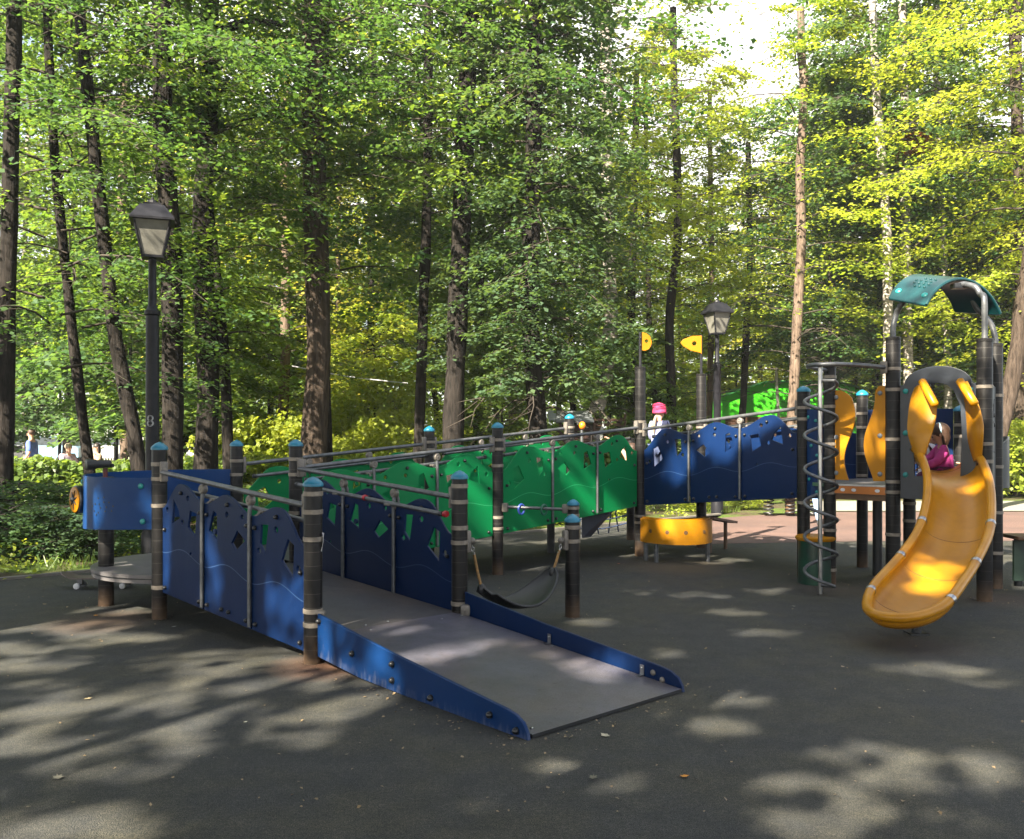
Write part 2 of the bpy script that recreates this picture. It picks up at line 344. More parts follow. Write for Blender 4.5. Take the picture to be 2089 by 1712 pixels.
LF = {
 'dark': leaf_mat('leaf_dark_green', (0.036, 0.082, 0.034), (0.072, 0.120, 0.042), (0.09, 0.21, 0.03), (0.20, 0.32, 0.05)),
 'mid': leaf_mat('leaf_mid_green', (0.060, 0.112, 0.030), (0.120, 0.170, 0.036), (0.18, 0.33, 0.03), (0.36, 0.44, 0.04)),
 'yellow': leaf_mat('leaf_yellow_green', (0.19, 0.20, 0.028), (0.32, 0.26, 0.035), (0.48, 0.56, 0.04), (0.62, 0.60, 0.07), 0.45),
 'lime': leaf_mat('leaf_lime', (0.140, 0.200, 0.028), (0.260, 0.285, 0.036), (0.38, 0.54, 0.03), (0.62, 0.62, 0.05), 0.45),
 'grey': leaf_mat('leaf_grey_green', (0.036, 0.074, 0.038), (0.070, 0.108, 0.050), (0.12, 0.24, 0.05), (0.24, 0.34, 0.06), 0.32),
}
def bark_mat(name, c1, c2, sc=5.0, birch=False):
    m, n, out = new_mat(name); lk = n.links.new
    b = N(n, 'ShaderNodeBsdfPrincipled', i_Roughness=0.9); b.inputs['Specular IOR Level'].default_value = 0.15; lk(b.outputs[0], out.inputs[0])
    g = N(n, 'ShaderNodeNewGeometry'); mp = N(n, 'ShaderNodeMapping'); mp.inputs['Scale'].default_value = (1, 1, 6.0) if birch else (4.0, 4.0, 0.55); lk(g.outputs['Position'], mp.inputs[0])
    nz = N(n, 'ShaderNodeTexNoise', i_Scale=sc, i_Detail=8.0, i_Roughness=0.7); lk(mp.outputs[0], nz.inputs['Vector'])
    cr = N(n, 'ShaderNodeValToRGB'); e = cr.color_ramp.elements; e[0].position = 0.38; e[1].position = 0.62 if not birch else 0.5
    e[0].color = c4(c2); e[1].color = c4(c1); lk(nz.outputs['Fac'], cr.inputs[0]); lk(cr.outputs[0], b.inputs['Base Color'])
    bp = N(n, 'ShaderNodeBump', i_Strength=0.9, i_Distance=0.05); lk(nz.outputs['Fac'], bp.inputs['Height']); lk(bp.outputs[0], b.inputs['Normal']); return m
BK = {'dark': bark_mat('bark_dark', (0.030, 0.025, 0.022), (0.008, 0.007, 0.0065)),
      'brown': bark_mat('bark_brown', (0.075, 0.056, 0.044), (0.022, 0.016, 0.012)),
      'pink': bark_mat('bark_pine', (0.17, 0.125, 0.095), (0.065, 0.045, 0.035)),
      'birch': bark_mat('bark_birch', (0.32, 0.29, 0.26), (0.07, 0.058, 0.05), 3.5, True),
      'twig': mat('twig_bark', (0.045, 0.034, 0.026), 0.9)}
# ------------------------------------------------------------------ ground
def ground_mat(kind):
    m, n, out = new_mat(kind); lk = n.links.new
    b = N(n, 'ShaderNodeBsdfPrincipled', i_Roughness=0.85); b.inputs['Specular IOR Level'].default_value = 0.3; lk(b.outputs[0], out.inputs[0])
    g = N(n, 'ShaderNodeNewGeometry')
    def noise_(s, d=5.0, r=0.6):
        x = N(n, 'ShaderNodeTexNoise', i_Scale=s, i_Detail=d, i_Roughness=r); lk(g.outputs['Position'], x.inputs['Vector']); return x
    def ramp(src, p0, p1, a, c):
        x = N(n, 'ShaderNodeValToRGB'); e = x.color_ramp.elements; e[0].position = p0; e[1].position = p1; e[0].color = c4(a); e[1].color = c4(c); lk(src, x.inputs[0]); return x
    def mix(f, a, bb, mode='MIX', fac=None):
        x = N(n, 'ShaderNodeMixRGB'); x.blend_type = mode
        if fac is None: lk(f, x.inputs[0])
        else: x.inputs[0].default_value = fac
        lk(a, x.inputs[1]); lk(bb, x.inputs[2]); return x
    if kind == 'rubber_ground':
        fine = noise_(190, 2, 0.6); grain = ramp(fine.outputs['Fac'], 0.35, 0.72, (0.0075, 0.011, 0.0155), (0.108, 0.101, 0.094))
        med = noise_(1.1, 7, 0.65); moss = ramp(med.outputs['Fac'], 0.42, 0.66, (0.85, 0.90, 0.94), (1.25, 1.22, 0.95))
        gr2 = noise_(48, 3, 0.7); g2 = ramp(gr2.outputs['Fac'], 0.36, 0.66, (0.70, 0.72, 0.74), (1.30, 1.26, 1.20)); st2 = noise_(5.5, 8, 0.75); s2 = ramp(st2.outputs['Fac'], 0.40, 0.64, (0.80, 0.82, 0.84), (1.20, 1.18, 1.12))
        c = mix(None, grain.outputs[0], moss.outputs[0], 'MULTIPLY', 1.0); c = mix(None, c.outputs[0], g2.outputs[0], 'MULTIPLY', 1.0); c = mix(None, c.outputs[0], s2.outputs[0], 'MULTIPLY', 1.0)
        # rust-red mud rings washed round the feet of the posts
        last = c
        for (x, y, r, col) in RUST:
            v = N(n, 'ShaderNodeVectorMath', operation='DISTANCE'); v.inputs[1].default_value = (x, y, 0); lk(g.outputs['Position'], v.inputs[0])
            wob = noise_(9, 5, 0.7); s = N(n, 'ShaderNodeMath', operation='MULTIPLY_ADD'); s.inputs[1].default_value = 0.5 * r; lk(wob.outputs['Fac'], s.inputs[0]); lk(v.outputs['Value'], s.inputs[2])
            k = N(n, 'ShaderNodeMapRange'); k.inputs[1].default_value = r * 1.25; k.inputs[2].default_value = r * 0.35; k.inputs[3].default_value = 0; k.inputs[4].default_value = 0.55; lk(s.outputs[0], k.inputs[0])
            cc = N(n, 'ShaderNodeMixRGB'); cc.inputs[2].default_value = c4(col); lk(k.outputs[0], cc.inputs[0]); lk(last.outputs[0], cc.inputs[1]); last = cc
        lk(last.outputs[0], b.inputs['Base Color']); h = fine
        mr = N(n, 'ShaderNodeMapRange'); mr.inputs[3].default_value = 0.62; mr.inputs[4].default_value = 0.9; lk(med.outputs['Fac'], mr.inputs[0]); lk(mr.outputs[0], b.inputs['Roughness'])
        st, ds = 0.9, 0.012
    elif kind == 'red_rubber':
        fine = noise_(170, 2); grain = ramp(fine.outputs['Fac'], 0.3, 0.75, (0.075, 0.045, 0.040), (0.165, 0.110, 0.097)); med = noise_(0.9, 6)
        c = mix(None, grain.outputs[0], ramp(med.outputs['Fac'], 0.35, 0.7, (0.75, 0.78, 0.8), (1.15, 1.1, 1.05)).outputs[0], 'MULTIPLY', 1.0); lk(c.outputs[0], b.inputs['Base Color']); h = fine; st, ds = 0.5, 0.008
    elif kind == 'paved_path':
        fine = noise_(25, 6); c = ramp(fine.outputs['Fac'], 0.3, 0.75, (0.13, 0.125, 0.115), (0.27, 0.26, 0.24)); lk(c.outputs[0], b.inputs['Base Color']); h = fine; st, ds = 0.3, 0.01
    else:
        fine = noise_(14, 9, 0.75); med = noise_(0.6, 6, 0.7)
        soil = ramp(fine.outputs['Fac'], 0.32, 0.72, (0.022, 0.016, 0.010), (0.12, 0.085, 0.05)); gr = ramp(fine.outputs['Fac'], 0.3, 0.75, (0.03, 0.06, 0.008), (0.12, 0.18, 0.02))
        k = ramp(med.outputs['Fac'], 0.44, 0.56, (0, 0, 0), (1, 1, 1)); c = mix(k.outputs[0], soil.outputs[0], gr.outputs[0]); lk(c.outputs[0], b.inputs['Base Color']); h = fine; st, ds = 1.0, 0.05
    bp = N(n, 'ShaderNodeBump', i_Strength=st, i_Distance=ds); lk(h.outputs['Fac'], bp.inputs['Height']); lk(bp.outputs[0], b.inputs['Normal']); return m

# plan of the play structure (metres): u runs up the green ramp, v across it
U_ = Vector((0.75, 0.66, 0)).normalized(); V_ = Vector((-0.66, 0.75, 0)).normalized()
A = Vector((-1.318, 6.02, 0)); B = Vector((-2.90, 7.476, 0)); C = Vector((-0.396, 6.86, 0)); E = Vector((-1.98, 8.32, 0)); D = Vector((-2.80, 9.24, 0))
P1 = Vector((0.085, 4.485, 0)); P2 = Vector((1.007, 5.328, 0))
Fp = Vector((-0.157, 9.86, 0)); H = Fp + V_ * 1.25; G = Vector((1.61, 11.41, 0)); I = G + V_ * 1.25; K = G + U_ * 1.25; Nn = I + U_ * 1.25
J = Vector((3.08, 9.60, 0)); Mm = J + U_ * 1.25; T = Vector((3.22, 9.21, 0)); Q = Vector((3.69, 8.80, 0)); Rr = Vector((4.306, 8.28, 0)); S = Vector((4.77, 8.97, 0)); Z = Vector((4.15, 9.49, 0)); Uu = Vector((4.83, 9.80, 0))
Lp = Vector((-3.60, 8.06, 0)); Vp = Vector((0.503, 7.557, 0)); Wp = Vector((0.65, 9.65, 0))
zA, zB, zF, zG, zJ, zT = 0.175, 0.35, 0.55, 0.75, 0.97, 1.02
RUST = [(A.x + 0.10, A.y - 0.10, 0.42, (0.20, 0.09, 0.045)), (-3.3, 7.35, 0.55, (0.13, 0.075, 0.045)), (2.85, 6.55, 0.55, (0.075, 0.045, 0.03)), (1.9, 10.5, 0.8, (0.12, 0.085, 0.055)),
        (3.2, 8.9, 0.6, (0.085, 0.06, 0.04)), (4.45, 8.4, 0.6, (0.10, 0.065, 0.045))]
def flat(name, poly, z, m, sub=0):
    me = bpy.data.meshes.new(name); me.from_pydata([(p[0], p[1], z) for p in poly], [], [tuple(range(len(poly)))]); me.materials.append(m)
    o = link(name, me); tag(o, kind='structure'); return o
flat('ground', [(-300, -60), (300, -60), (300, 400), (-300, 400)], -0.012, ground_mat('park_soil'))
# kerb line of the planting bed runs parallel to the green ramp
K0 = Vector((-5.31, 9.43, 0)); kd = Vector((7.6, 6.45, 0)).normalized()
bedA = K0 - kd * 14; bedB = K0 + kd * 12.2
flat('rubber_surface', [(bedA.x, bedA.y), (-24, -14), (24, -14), (30, 13.9), (2.6, 13.9), (2.9, 16.4), (bedB.x, bedB.y)], 0.0, ground_mat('rubber_ground'))
red = flat('red_rubber_surface', [(2.55, 12.6), (5.0, 12.95), (30, 13.3), (30, 18.0), (6.5, 18.0), (4.6, 17.2), (2.9, 16.0), (2.3, 14.2)], 0.004, ground_mat('red_rubber'))
pm = ground_mat('paved_path')
flat('path', [(5.6, 18.2), (30, 18.2), (40, 21.0), (7.2, 21.0)], 0.005, pm)
flat('far_path', [(-40, 21.0), (-8.5, 21.8), (-2, 24.6), (-2, 27.0), (-9, 24.2), (-40, 23.6)], 0.004, pm)
mb = MB()
for a, b in ((K0 - kd * 14, K0 + kd * 12.2),):
    nrm = Vector((-kd.y, kd.x, 0)); q = [a, b, b + nrm * 0.08, a + nrm * 0.08]; mb.prism([(p.x, p.y) for p in q], -0.01, 0.028)
o = mb.build('kerb', mat('kerb_stone', (0.16, 0.145, 0.125), 0.9, scale=10, bump=0.3), smooth=False); tag(o, kind='structure')
o['label'] = 'low kerb between rubber surface and planting bed'

# ------------------------------------------------------------------ leaf meshes
def leaf_mesh(name, pos, nrm, size, mats, tint, twig=None, fold=0.25):
    """pos Nx3, nrm Nx3 (not unit), size N: one folded diamond leaf of two triangles' worth of area each"""
    n = len(pos); nrm = nrm / np.linalg.norm(nrm, axis=1, keepdims=True)
    rnd = RNG.normal(size=(n, 3)); a = np.cross(nrm, rnd); a /= np.linalg.norm(a, axis=1, keepdims=True) + 1e-9; b = np.cross(nrm, a)
    s = size[:, None]; w = 0.42 * s; l = 0.62 * s
    v0 = pos - a * l * 0.75; v1 = pos + b * w + nrm * w * fold - a * l * 0.1; v2 = pos + a * l; v3 = pos - b * w + nrm * w * fold - a * l * 0.1
    V = np.stack([v0, v1, v2, v3], 1).reshape(-1, 3)
    nv = n * 4; tv = tf = 0
    if twig is not None and len(twig.v): tv = len(twig.v); tf = len(twig.f)
    me = bpy.data.meshes.new(name)
    allv = V if not tv else np.concatenate([V, np.array([tuple(x) for x in twig.v], dtype=float)])
    idx = np.arange(nv); starts = np.arange(n) * 4; mi = np.zeros(n, dtype=np.int32); tt = tint
    if tv:
        ti = np.concatenate([np.array(f) + nv for f in twig.f]); ls = np.array([len(f) for f in twig.f]); st = nv + np.concatenate([[0], np.cumsum(ls)[:-1]])
        idx = np.concatenate([idx, ti]); starts = np.concatenate([starts, st]); mi = np.concatenate([mi, np.ones(tf, dtype=np.int32)]); tt = np.concatenate([tint, np.zeros(tf)])
    me.vertices.add(len(allv)); me.vertices.foreach_set('co', allv.astype(np.float32).ravel())
    me.loops.add(len(idx)); me.loops.foreach_set('vertex_index', idx.astype(np.int32))
    me.polygons.add(len(starts)); me.polygons.foreach_set('loop_start', starts.astype(np.int32))
    for m in mats: me.materials.append(m)
    me.polygons.foreach_set('material_index', mi)
    me.update(calc_edges=True); me.validate()
    at_ = me.attributes.new('tint', 'FLOAT', 'FACE'); at_.data.foreach_set('value', tt.astype(np.float32)[:len(me.polygons)])
    return me
def crown_mesh(name, seed, z0, z1, rad, limbs, twigs, leaves, lsize, leafm, droop=0.35, up=0.35, flatn=0.22, limbr=0.022, rmin=0.12, gap=0.0, cull=None, shape='oval', camgap=0.0):
    """limbs leave the trunk axis between z0 and z1; twigs fork from them, leaves lie in loose sprays along the twigs"""
    rg = np.random.default_rng(seed); tw = MB(); P = []; Nn_ = []; S_ = []; Ti = []
    for i in range(limbs):
        f = (i + rg.random()) / limbs; z = z0 + (z1 - z0) * f
        if shape == 'oval': rr = rad * (0.35 + 0.65 * math.sin(PI * min(1, 0.15 + f * 0.85)) ** 0.7)
        elif shape == 'cone': rr = rad * (1.05 - 0.75 * f)
        else: rr = rad
        rr *= 0.65 + 0.5 * rg.random(); a = i * 2.39996 + rg.normal() * 0.5
        d = Vector((math.cos(a), math.sin(a), 0)); pts = []
        for k in range(7):
            t = k / 6; pts.append(d * (rmin + (rr - rmin) * t) + Vector((rg.normal() * 0.08 * t, rg.normal() * 0.08 * t, z + rr * (up * t - (up + droop) * 0.8 * t * t))))
        r0 = limbr * (0.6 + rr / max(rad, 0.1) * 0.6)
        tw.tube(pts, [r0 * (1 - 0.85 * k / 6) for k in range(7)], 4, False)
        for j in range(twigs):
            t = 0.22 + 0.78 * (j + rg.random()) / twigs; k = min(5, int(t * 6)); base = pts[k].lerp(pts[k + 1], t * 6 - k)
            ang = a + (1 if j % 2 else -1) * (0.5 + rg.random() * 0.8); ln = rr * (0.16 + 0.22 * rg.random()) + 0.25
            e = Vector((math.cos(ang), math.sin(ang), rg.normal() * 0.15 - 0.12)); tip = base + e * ln + Vector((0, 0, -droop * 0.4 * ln))
            if j % 2 == 0: tw.tube([base, base.lerp(tip, 0.6), tip], [0.010, 0.006, 0.003], 3, False)
            nl = int(leaves * (0.6 + 0.8 * rg.random()))
            u_ = rg.random(nl) ** 0.8; side = rg.normal(size=nl) * ln * 0.22 * (0.4 + u_)
            perp = Vector((-e.y, e.x, 0)).normalized(); b0 = np.array(base); tp = np.array(tip)
            p = b0 + (tp - b0) * (u_ * 1.15)[:, None] + np.array(perp) * side[:, None]
            p[:, 2] += rg.normal(size=nl) * 0.030 * (1 + ln) - np.abs(side) * 0.25 - lsize * 0.3
            n_ = np.stack([rg.normal(size=nl) * flatn * 2 + e.x * 0.25, rg.normal(size=nl) * flatn * 2 + e.y * 0.25, np.ones(nl)], 1)
            P.append(p); Nn_.append(n_); S_.append(lsize * (0.6 + 0.7 * rg.random(nl))); Ti.append(np.clip(rg.normal() * 0.24 + 0.38 + rg.normal(size=nl) * 0.14, 0, 1))
    P = np.concatenate(P); Nn_ = np.concatenate(Nn_); S_ = np.concatenate(S_); Ti = np.concatenate(Ti)
    if cull is None:
        k = ~((np.abs(P[:, 0]) < 0.50 + 0.35 * (P[:, 1] > -2)) & (P[:, 1] < 0.2) & (rg.random(len(P)) < camgap)); P, Nn_, S_, Ti = P[k], Nn_[k], S_[k], Ti[k]
    if cull is not None:
        k = cull(P); P, Nn_, S_, Ti = P[k], Nn_[k], S_[k], Ti[k]
    CRD[name + str(seed)] = (P, Nn_, S_, Ti, tw)
    me = leaf_mesh(name, P, Nn_, S_, [leafm, BK['twig']], Ti, tw); me['key'] = name + str(seed); return me
CRD = {}
def recolour(me, leafm, name):
    c = me.copy(); c.name = name; c.materials[0] = leafm; return c
def trunk_mesh(name, pts, r0, r1, bark, seg=14, flare=1.45, seed=0):
    pts = spline(pts, 6); n = len(pts); mb = MB(); rs = []
    z0 = pts[0].z
    for i, p in enumerate(pts):
        t = i / (n - 1); r = r0 + (r1 - r0) * t; r *= 1 + (flare - 1) * math.exp(-(p.z - z0) / 0.35); rs.append(r)
    mb.tube(pts, rs, seg, True)
    me = mb.mesh(name, bark, True, 180)
    for v in me.vertices:
        k = noise.noise(Vector((v.co.x * 5 + seed, v.co.y * 5, v.co.z * 0.9))) * 0.16 + noise.noise(Vector((v.co.x * 1.5, v.co.y * 1.5 + seed, v.co.z * 1.7))) * 0.12
        c = min(pts, key=lambda q: abs(q.z - v.co.z)); d = Vector((v.co.x - c.x, v.co.y - c.y, 0)); v.co += d * k
    me.update(); return me
def cast(P):     # where each point's shadow falls on the ground
    k = P[:, 2] / SUN.z; return P[:, 0] - SUN.x * k, P[:, 1] - SUN.y * k

# crown variants shared between trees
CR = {}
CR['near1'] = crown_mesh('crown', 11, 2.6, 12.5, 3.6, 34, 10, 62, 0.088, LF['dark'], camgap=0.85)
CR['near2'] = crown_mesh('crown', 12, 3.4, 12.5, 3.3, 30, 10, 62, 0.088, LF['mid'], camgap=0.85)
CR['near3'] = crown_mesh('crown', 13, 6.2, 13.5, 3.6, 26, 10, 62, 0.088, LF['dark'], camgap=0.85)
CR['weep'] = crown_mesh('crown', 14, 1.9, 13, 1.95, 84, 10, 64, 0.088, LF['grey'], droop=0.75, up=0.30, camgap=0.3)
CR['mid1'] = crown_mesh('crown', 15, 4.0, 16.5, 4.2, 46, 10, 50, 0.11, LF['mid'], camgap=0.7)
CR['mid2'] = crown_mesh('crown', 16, 6.0, 17.5, 4.0, 44, 10, 50, 0.11, LF['lime'], camgap=0.7)
CR['mid3'] = crown_mesh('crown', 17, 3.0, 16, 3.6, 44, 10, 50, 0.11, LF['yellow'], camgap=0.7)
CR['far1'] = crown_mesh('crown', 18, 5.0, 19, 4.6, 42, 10, 50, 0.155, LF['mid'])
CR['far2'] = crown_mesh('crown', 19, 3.5, 18, 4.4, 42, 10, 50, 0.155, LF['lime'])
CR['maple'] = crown_mesh('crown', 22, 2.0, 9.2, 3.1, 56, 10, 52, 0.115, LF['lime'], limbr=0.03)
CR['young'] = crown_mesh('crown', 20, 1.2, 5.6, 2.0, 34, 9, 36, 0.13, LF['lime'], limbr=0.02)
CR['sparse'] = crown_mesh('crown', 21, 7.5, 17, 2.6, 34, 10, 46, 0.11, LF['grey'], camgap=0.97)
_rc = {}
def crown_of(key, leaf):
    if leaf is None: return CR[key]
    k = (key, leaf)
    if k not in _rc: _rc[k] = recolour(CR[key], LF[leaf], 'crown')
    return _rc[k]
trees = []
# glades: rectangles on upright planes (y, x0, x1, z0, z1, share of leaves missing on the sun's way to them)
GLADES = [(19.2, -15, -6, 0.2, 1.5, 0.75), (23.0, -7.5, -0.8, 0.3, 2.1, 0.92), (27.0, -7.3, -6.3, 0.2, 8.0, 0.8), (29.0, -10, 7.0, 0.3, 14.0, 0.62), (24.0, 6.6, 8.4, 1.0, 9.0, 0.85), (33.0, 6.5, 13.5, 0.5, 4.0, 0.98), (17.6, 6.3, 8.0, 1.5, 4.2, 0.6), (24.0, 1.4, 3.0, 0.4, 4.0, 0.75), (26.0, 2.5, 6.5, 1.0, 7.0, 0.45)]
def glade_mask(P, rg):
    keep = np.ones(len(P), bool)
    for (y0, x0, x1, z0, z1, sh) in GLADES:
        k = (P[:, 1] - y0) / SUN.y; x = P[:, 0] - SUN.x * k; z = P[:, 2] - SUN.z * k
        keep &= ~((k > 0.3) & (x > x0) & (x < x1) & (z > z0) & (z < z1) & (rg.random(len(P)) < sh))
    return keep
def tree(path, Y, wpx, crown, label, leaf=None, bark='dark', Htop=None, group=None, cat='tree', rz=None, sc=(1, 1, 1), rot=0.0, name='tree', coff=(0, 0)):
    """path: trunk centre line in photo pixels, bottom to top, standing at distance Y"""
    pts = [at(x, y, Y) for x, y in path]
    b, t = pts[0], pts[1]; k = (b.z - 0) / max(t.z - b.z, 0.3) if b.z > 0.1 else 0
    if b.z > 0.1: pts.insert(0, Vector((b.x - (t.x - b.x) * min(k, 0.4), Y, -0.05)))
    else: pts[0].z = -0.05
    base = pts[0].copy(); base.z = 0
    H_ = Htop or 13.5; e = pts[-1]
    if e.z < H_ - 1: pts.append(Vector((e.x + (e.x - pts[-2].x) * 0.4, Y + 0.3, (e.z + H_) / 2))); pts.append(Vector((pts[-1].x, Y + 0.4, H_)))
    r = wpx * Y / F / 2; o = thing(name, base, label, cat, group)
    tm = trunk_mesh('trunk', [p - base for p in pts], r, r * 0.62, BK[bark], seed=len(trees) * 3.3)
    link('trunk', tm, o, world=False)
    top = pts[min(len(pts) - 1, 2)]
    if crown:
        lc = Vector((coff[0] + (pts[-2].x - base.x) * 0.4, coff[1], 0)); rz_ = rot + (RNG.random() - 0.5) * 0.7; me = crown_of(crown, leaf)
        if Y < 32:
            P_, N_, S_, T_, tw_ = CRD[CR[crown]['key']]; ca, sa = math.cos(rz_), math.sin(rz_)
            Wp = np.stack([(P_[:, 0] * ca - P_[:, 1] * sa) * sc[0] + base.x + lc.x, (P_[:, 0] * sa + P_[:, 1] * ca) * sc[1] + base.y + lc.y, P_[:, 2] * sc[2]], 1)
            k = glade_mask(Wp, np.random.default_rng(len(trees)))
            if Y > 16: k &= (Wp[:, 2] > 2.2) | (sc[2] < 0.5)
            k &= ~((Wp[:, 2] < 4.3) & (Y > 19) & (Wp[:, 0] / Wp[:, 1] * F + CX > 1440) & (Wp[:, 0] / Wp[:, 1] * F + CX < 1790))
            if k.mean() < 0.985: me = leaf_mesh('crown', P_[k], N_[k], S_[k], [LF[leaf] if leaf else CR[crown].materials[0], BK['twig']], T_[k], tw_)
        c = link('crown', me, o, world=False, loc=lc); c.rotation_euler = (0, 0, rz_); c.scale = sc
    trees.append(o); return o
# ------------------------------------------------------------------ trees one can tell apart, near to far
tree([(8, 1010), (10, 800), (18, 500), (26, 200), (32, -60)], 14.5, 40, 'near1', 'dark thick-trunked tree at the left edge of the photo, standing behind the low shrubs', coff=(0.3, 0.8))
tree([(190, 1020), (168, 850), (148, 680), (112, 320), (94, -40)], 16.5, 24, 'near2', 'slim dark tree leaning left, first trunk to the right of the walking man in blue', rz=1.0)
tree([(292, 1000), (272, 880), (236, 690), (205, 430), (178, 180), (158, -60)], 15.5, 33, 'near3', 'dark tree leaning left whose foot stands just left of the tall lamp post', rz=2.0, sc=(1, 1, 1))
tree([(352, 1010), (352, 800), (350, 520), (333, 250), (328, -60)], 16.0, 47, 'near3', 'broad furrowed trunk rising straight behind the lantern of the tall lamp post', bark='dark', rz=4.0)
tree([(418, 1010), (425, 760), (412, 480), (424, 250), (430, -60)], 18.0, 50, 'near2', 'thick dark trunk right of the tall lamp post, with a bent limb high up', rz=5.0)
tree([(468, 1000), (455, 700), (425, 430), (392, 200), (380, -60)], 19.0, 24, 'near3', 'thinner dark tree crossing behind the thick trunk beside the tall lamp post', rz=0.3)
tree([(640, 990), (640, 900), (650, 720), (643, 450), (640, 200), (636, -60)], 17.5, 58, 'near3', 'stout grey-brown trunk with ivy leaves standing behind the capped post where both ramps meet', rz=3.0, bark='brown')
tree([(668, 980), (664, 850), (660, 640), (654, 400), (662, 100), (668, -60)], 20.0, 26, 'far1', 'slender tree half hidden behind the stout trunk at the corner of the two ramps', 'mid')
tree([(852, 960), (858, 820), (865, 600), (872, 380), (874, 100), (876, -60)], 19.0, 24, 'mid2', 'thin dark tree with bare crooked twigs just left of the leaning smooth trunk', rz=1.3, leaf='mid')
tree([(925, 960), (926, 850), (934, 620), (948, 300), (956, 60), (958, -60)], 17.0, 47, 'near3', 'tall smooth dark trunk leaning slightly right behind the green ramp panels', rz=2.2)
tree([(972, 950), (976, 800), (980, 560), (985, 300), (992, -40)], 22.0, 22, 'far1', 'thin tree directly right of the tall smooth leaning trunk', 'dark')
tree([(1098, 960), (1096, 860), (1082, 640), (1086, 400), (1092, 100), (1095, -60)], 17.0, 42, 'weep', 'lime tree with drooping leafy branches hanging down over the green ramp railing', rz=0.9, sc=(1.0, 1.0, 1.0))
tree([(1062, 940), (1048, 860), (1046, 700), (1040, 500)], 24.0, 24, 'far1', 'pale trunk leaning left just behind the drooping lime tree', bark='pink', leaf='dark')
tree([(583, 960), (578, 850), (582, 700), (584, 540), (580, 300)], 27.0, 24, 'mid3', 'sunlit pinkish trunk with yellow leaves left of the stout ivy trunk', bark='pink', rz=1.0)
tree([(258, 960), (254, 860), (250, 700), (246, 500)], 27.0, 24, 'far1', 'sunlit brown trunk seen just left of the foot of the tall lamp post', bark='pink')
tree([(52, 950), (52, 850), (50, 600), (56, 300)], 34.0, 12, 'far1', 'white birch trunk behind the walking man', bark='birch')
tree([(706, 930), (702, 820), (694, 700), (690, 560)], 30.0, 12, 'far2', 'thin leaning pinkish tree above the bright hedge right of the stout ivy trunk', bark='pink', leaf='mid')
tree([(1200, 960), (1212, 860), (1236, 760), (1246, 640), (1240, 450), (1238, 200)], 24.0, 36, 'mid2', 'pale grey leaning trunk behind the double-headed lamp', bark='birch', leaf='lime')
tree([(1290, 960), (1288, 700), (1290, 480), (1296, 300), (1300, 120)], 27.0, 20, 'mid2', 'dark slim trunk above the yellow flag on the left mast', leaf='lime', Htop=13, sc=(0.7, 0.7, 0.80), rot=PI)
tree([(1372, 960), (1370, 800), (1366, 660), (1382, 480), (1380, 300)], 24.0, 22, 'mid2', 'forked dark trunk between the two yellow flags', leaf='lime', Htop=13, sc=(0.72, 0.7, 0.80))
tree([(1345, 950), (1336, 800), (1326, 720), (1322, 500)], 30.0, 14, 'far2', 'curved thin dark trunk behind the child in the pink hat', leaf='lime', Htop=14, sc=(0.65, 0.65, 0.82))
tree([(1446, 950), (1448, 800), (1452, 600)], 30.0, 15, 'far2', 'pale straight trunk hidden partly by the lamp post beside the right mast', bark='pink', Htop=13, sc=(0.75, 0.7, 0.78))
tree([(1612, 960), (1616, 850), (1624, 700), (1634, 500), (1632, 340), (1640, 200)], 24.0, 24, 'mid3', 'sunlit trunk in front of the bright green pavilion', bark='pink', leaf='lime', Htop=13, sc=(0.95, 0.95, 0.80), rot=PI)
tree([(1810, 960), (1812, 600), (1806, 420), (1790, 220), (1782, 60), (1776, -60)], 23.0, 22, 'sparse', 'pale birch trunk behind the teal roof, left of the one with rusty leaves', bark='birch', rz=1.2)
tree([(1855, 960), (1852, 700), (1848, 480), (1846, 250), (1838, -60)], 24.0, 24, 'sparse', 'pale birch trunk behind the teal roof with a rusty dead spray on it', bark='birch', rz=3.2, leaf='mid')
tree([(1935, 960), (1934, 800), (1930, 640), (1926, 540)], 25.0, 18, 'mid1', 'pale trunk seen under the arch of the teal roof', bark='birch', leaf='dark')
tree([(2020, 960), (2040, 880), (2068, 760), (2086, 620), (2110, 420)], 18.5, 38, 'near2', 'leaning trunk dappled with sun just right of the slide tower', bark='brown', leaf='lime', rz=4.4, coff=(1.0, 0.6))
tree([(2082, 970), (2078, 860), (2076, 740), (2084, 500)], 23.0, 34, 'mid1', 'upright brown trunk at the right edge of the photo behind the hedge', bark='brown', leaf='lime')
tree([(1990, 950), (1996, 820), (1998, 700)], 32.0, 12, 'far1', 'thin dark trunk right behind the tallest right posts of the slide tower', leaf='dark')
tree([(1505, 940), (1516, 820), (1524, 650), (1530, 520)], 29.0, 17, 'sparse', 'slim dark tree growing in front of the left half of the green pavilion', leaf='lime', Htop=11, sc=(0.9, 0.9, 0.64))
tree([(1762, 950), (1775, 850), (1790, 740), (1796, 620)], 28.0, 16, 'mid1', 'dark leaning trunk seen over the gap between the yellow wavy boards', leaf='mid', sc=(0.7, 0.7, 0.9))
tree([(1700, 950), (1706, 800), (1716, 660)], 34.0, 14, 'far1', 'slim trunk behind the right end of the green pavilion, above the spiral climber', leaf='lime', Htop=13, sc=(0.8, 0.8, 0.75))
BG = 'trees standing in the far wood'
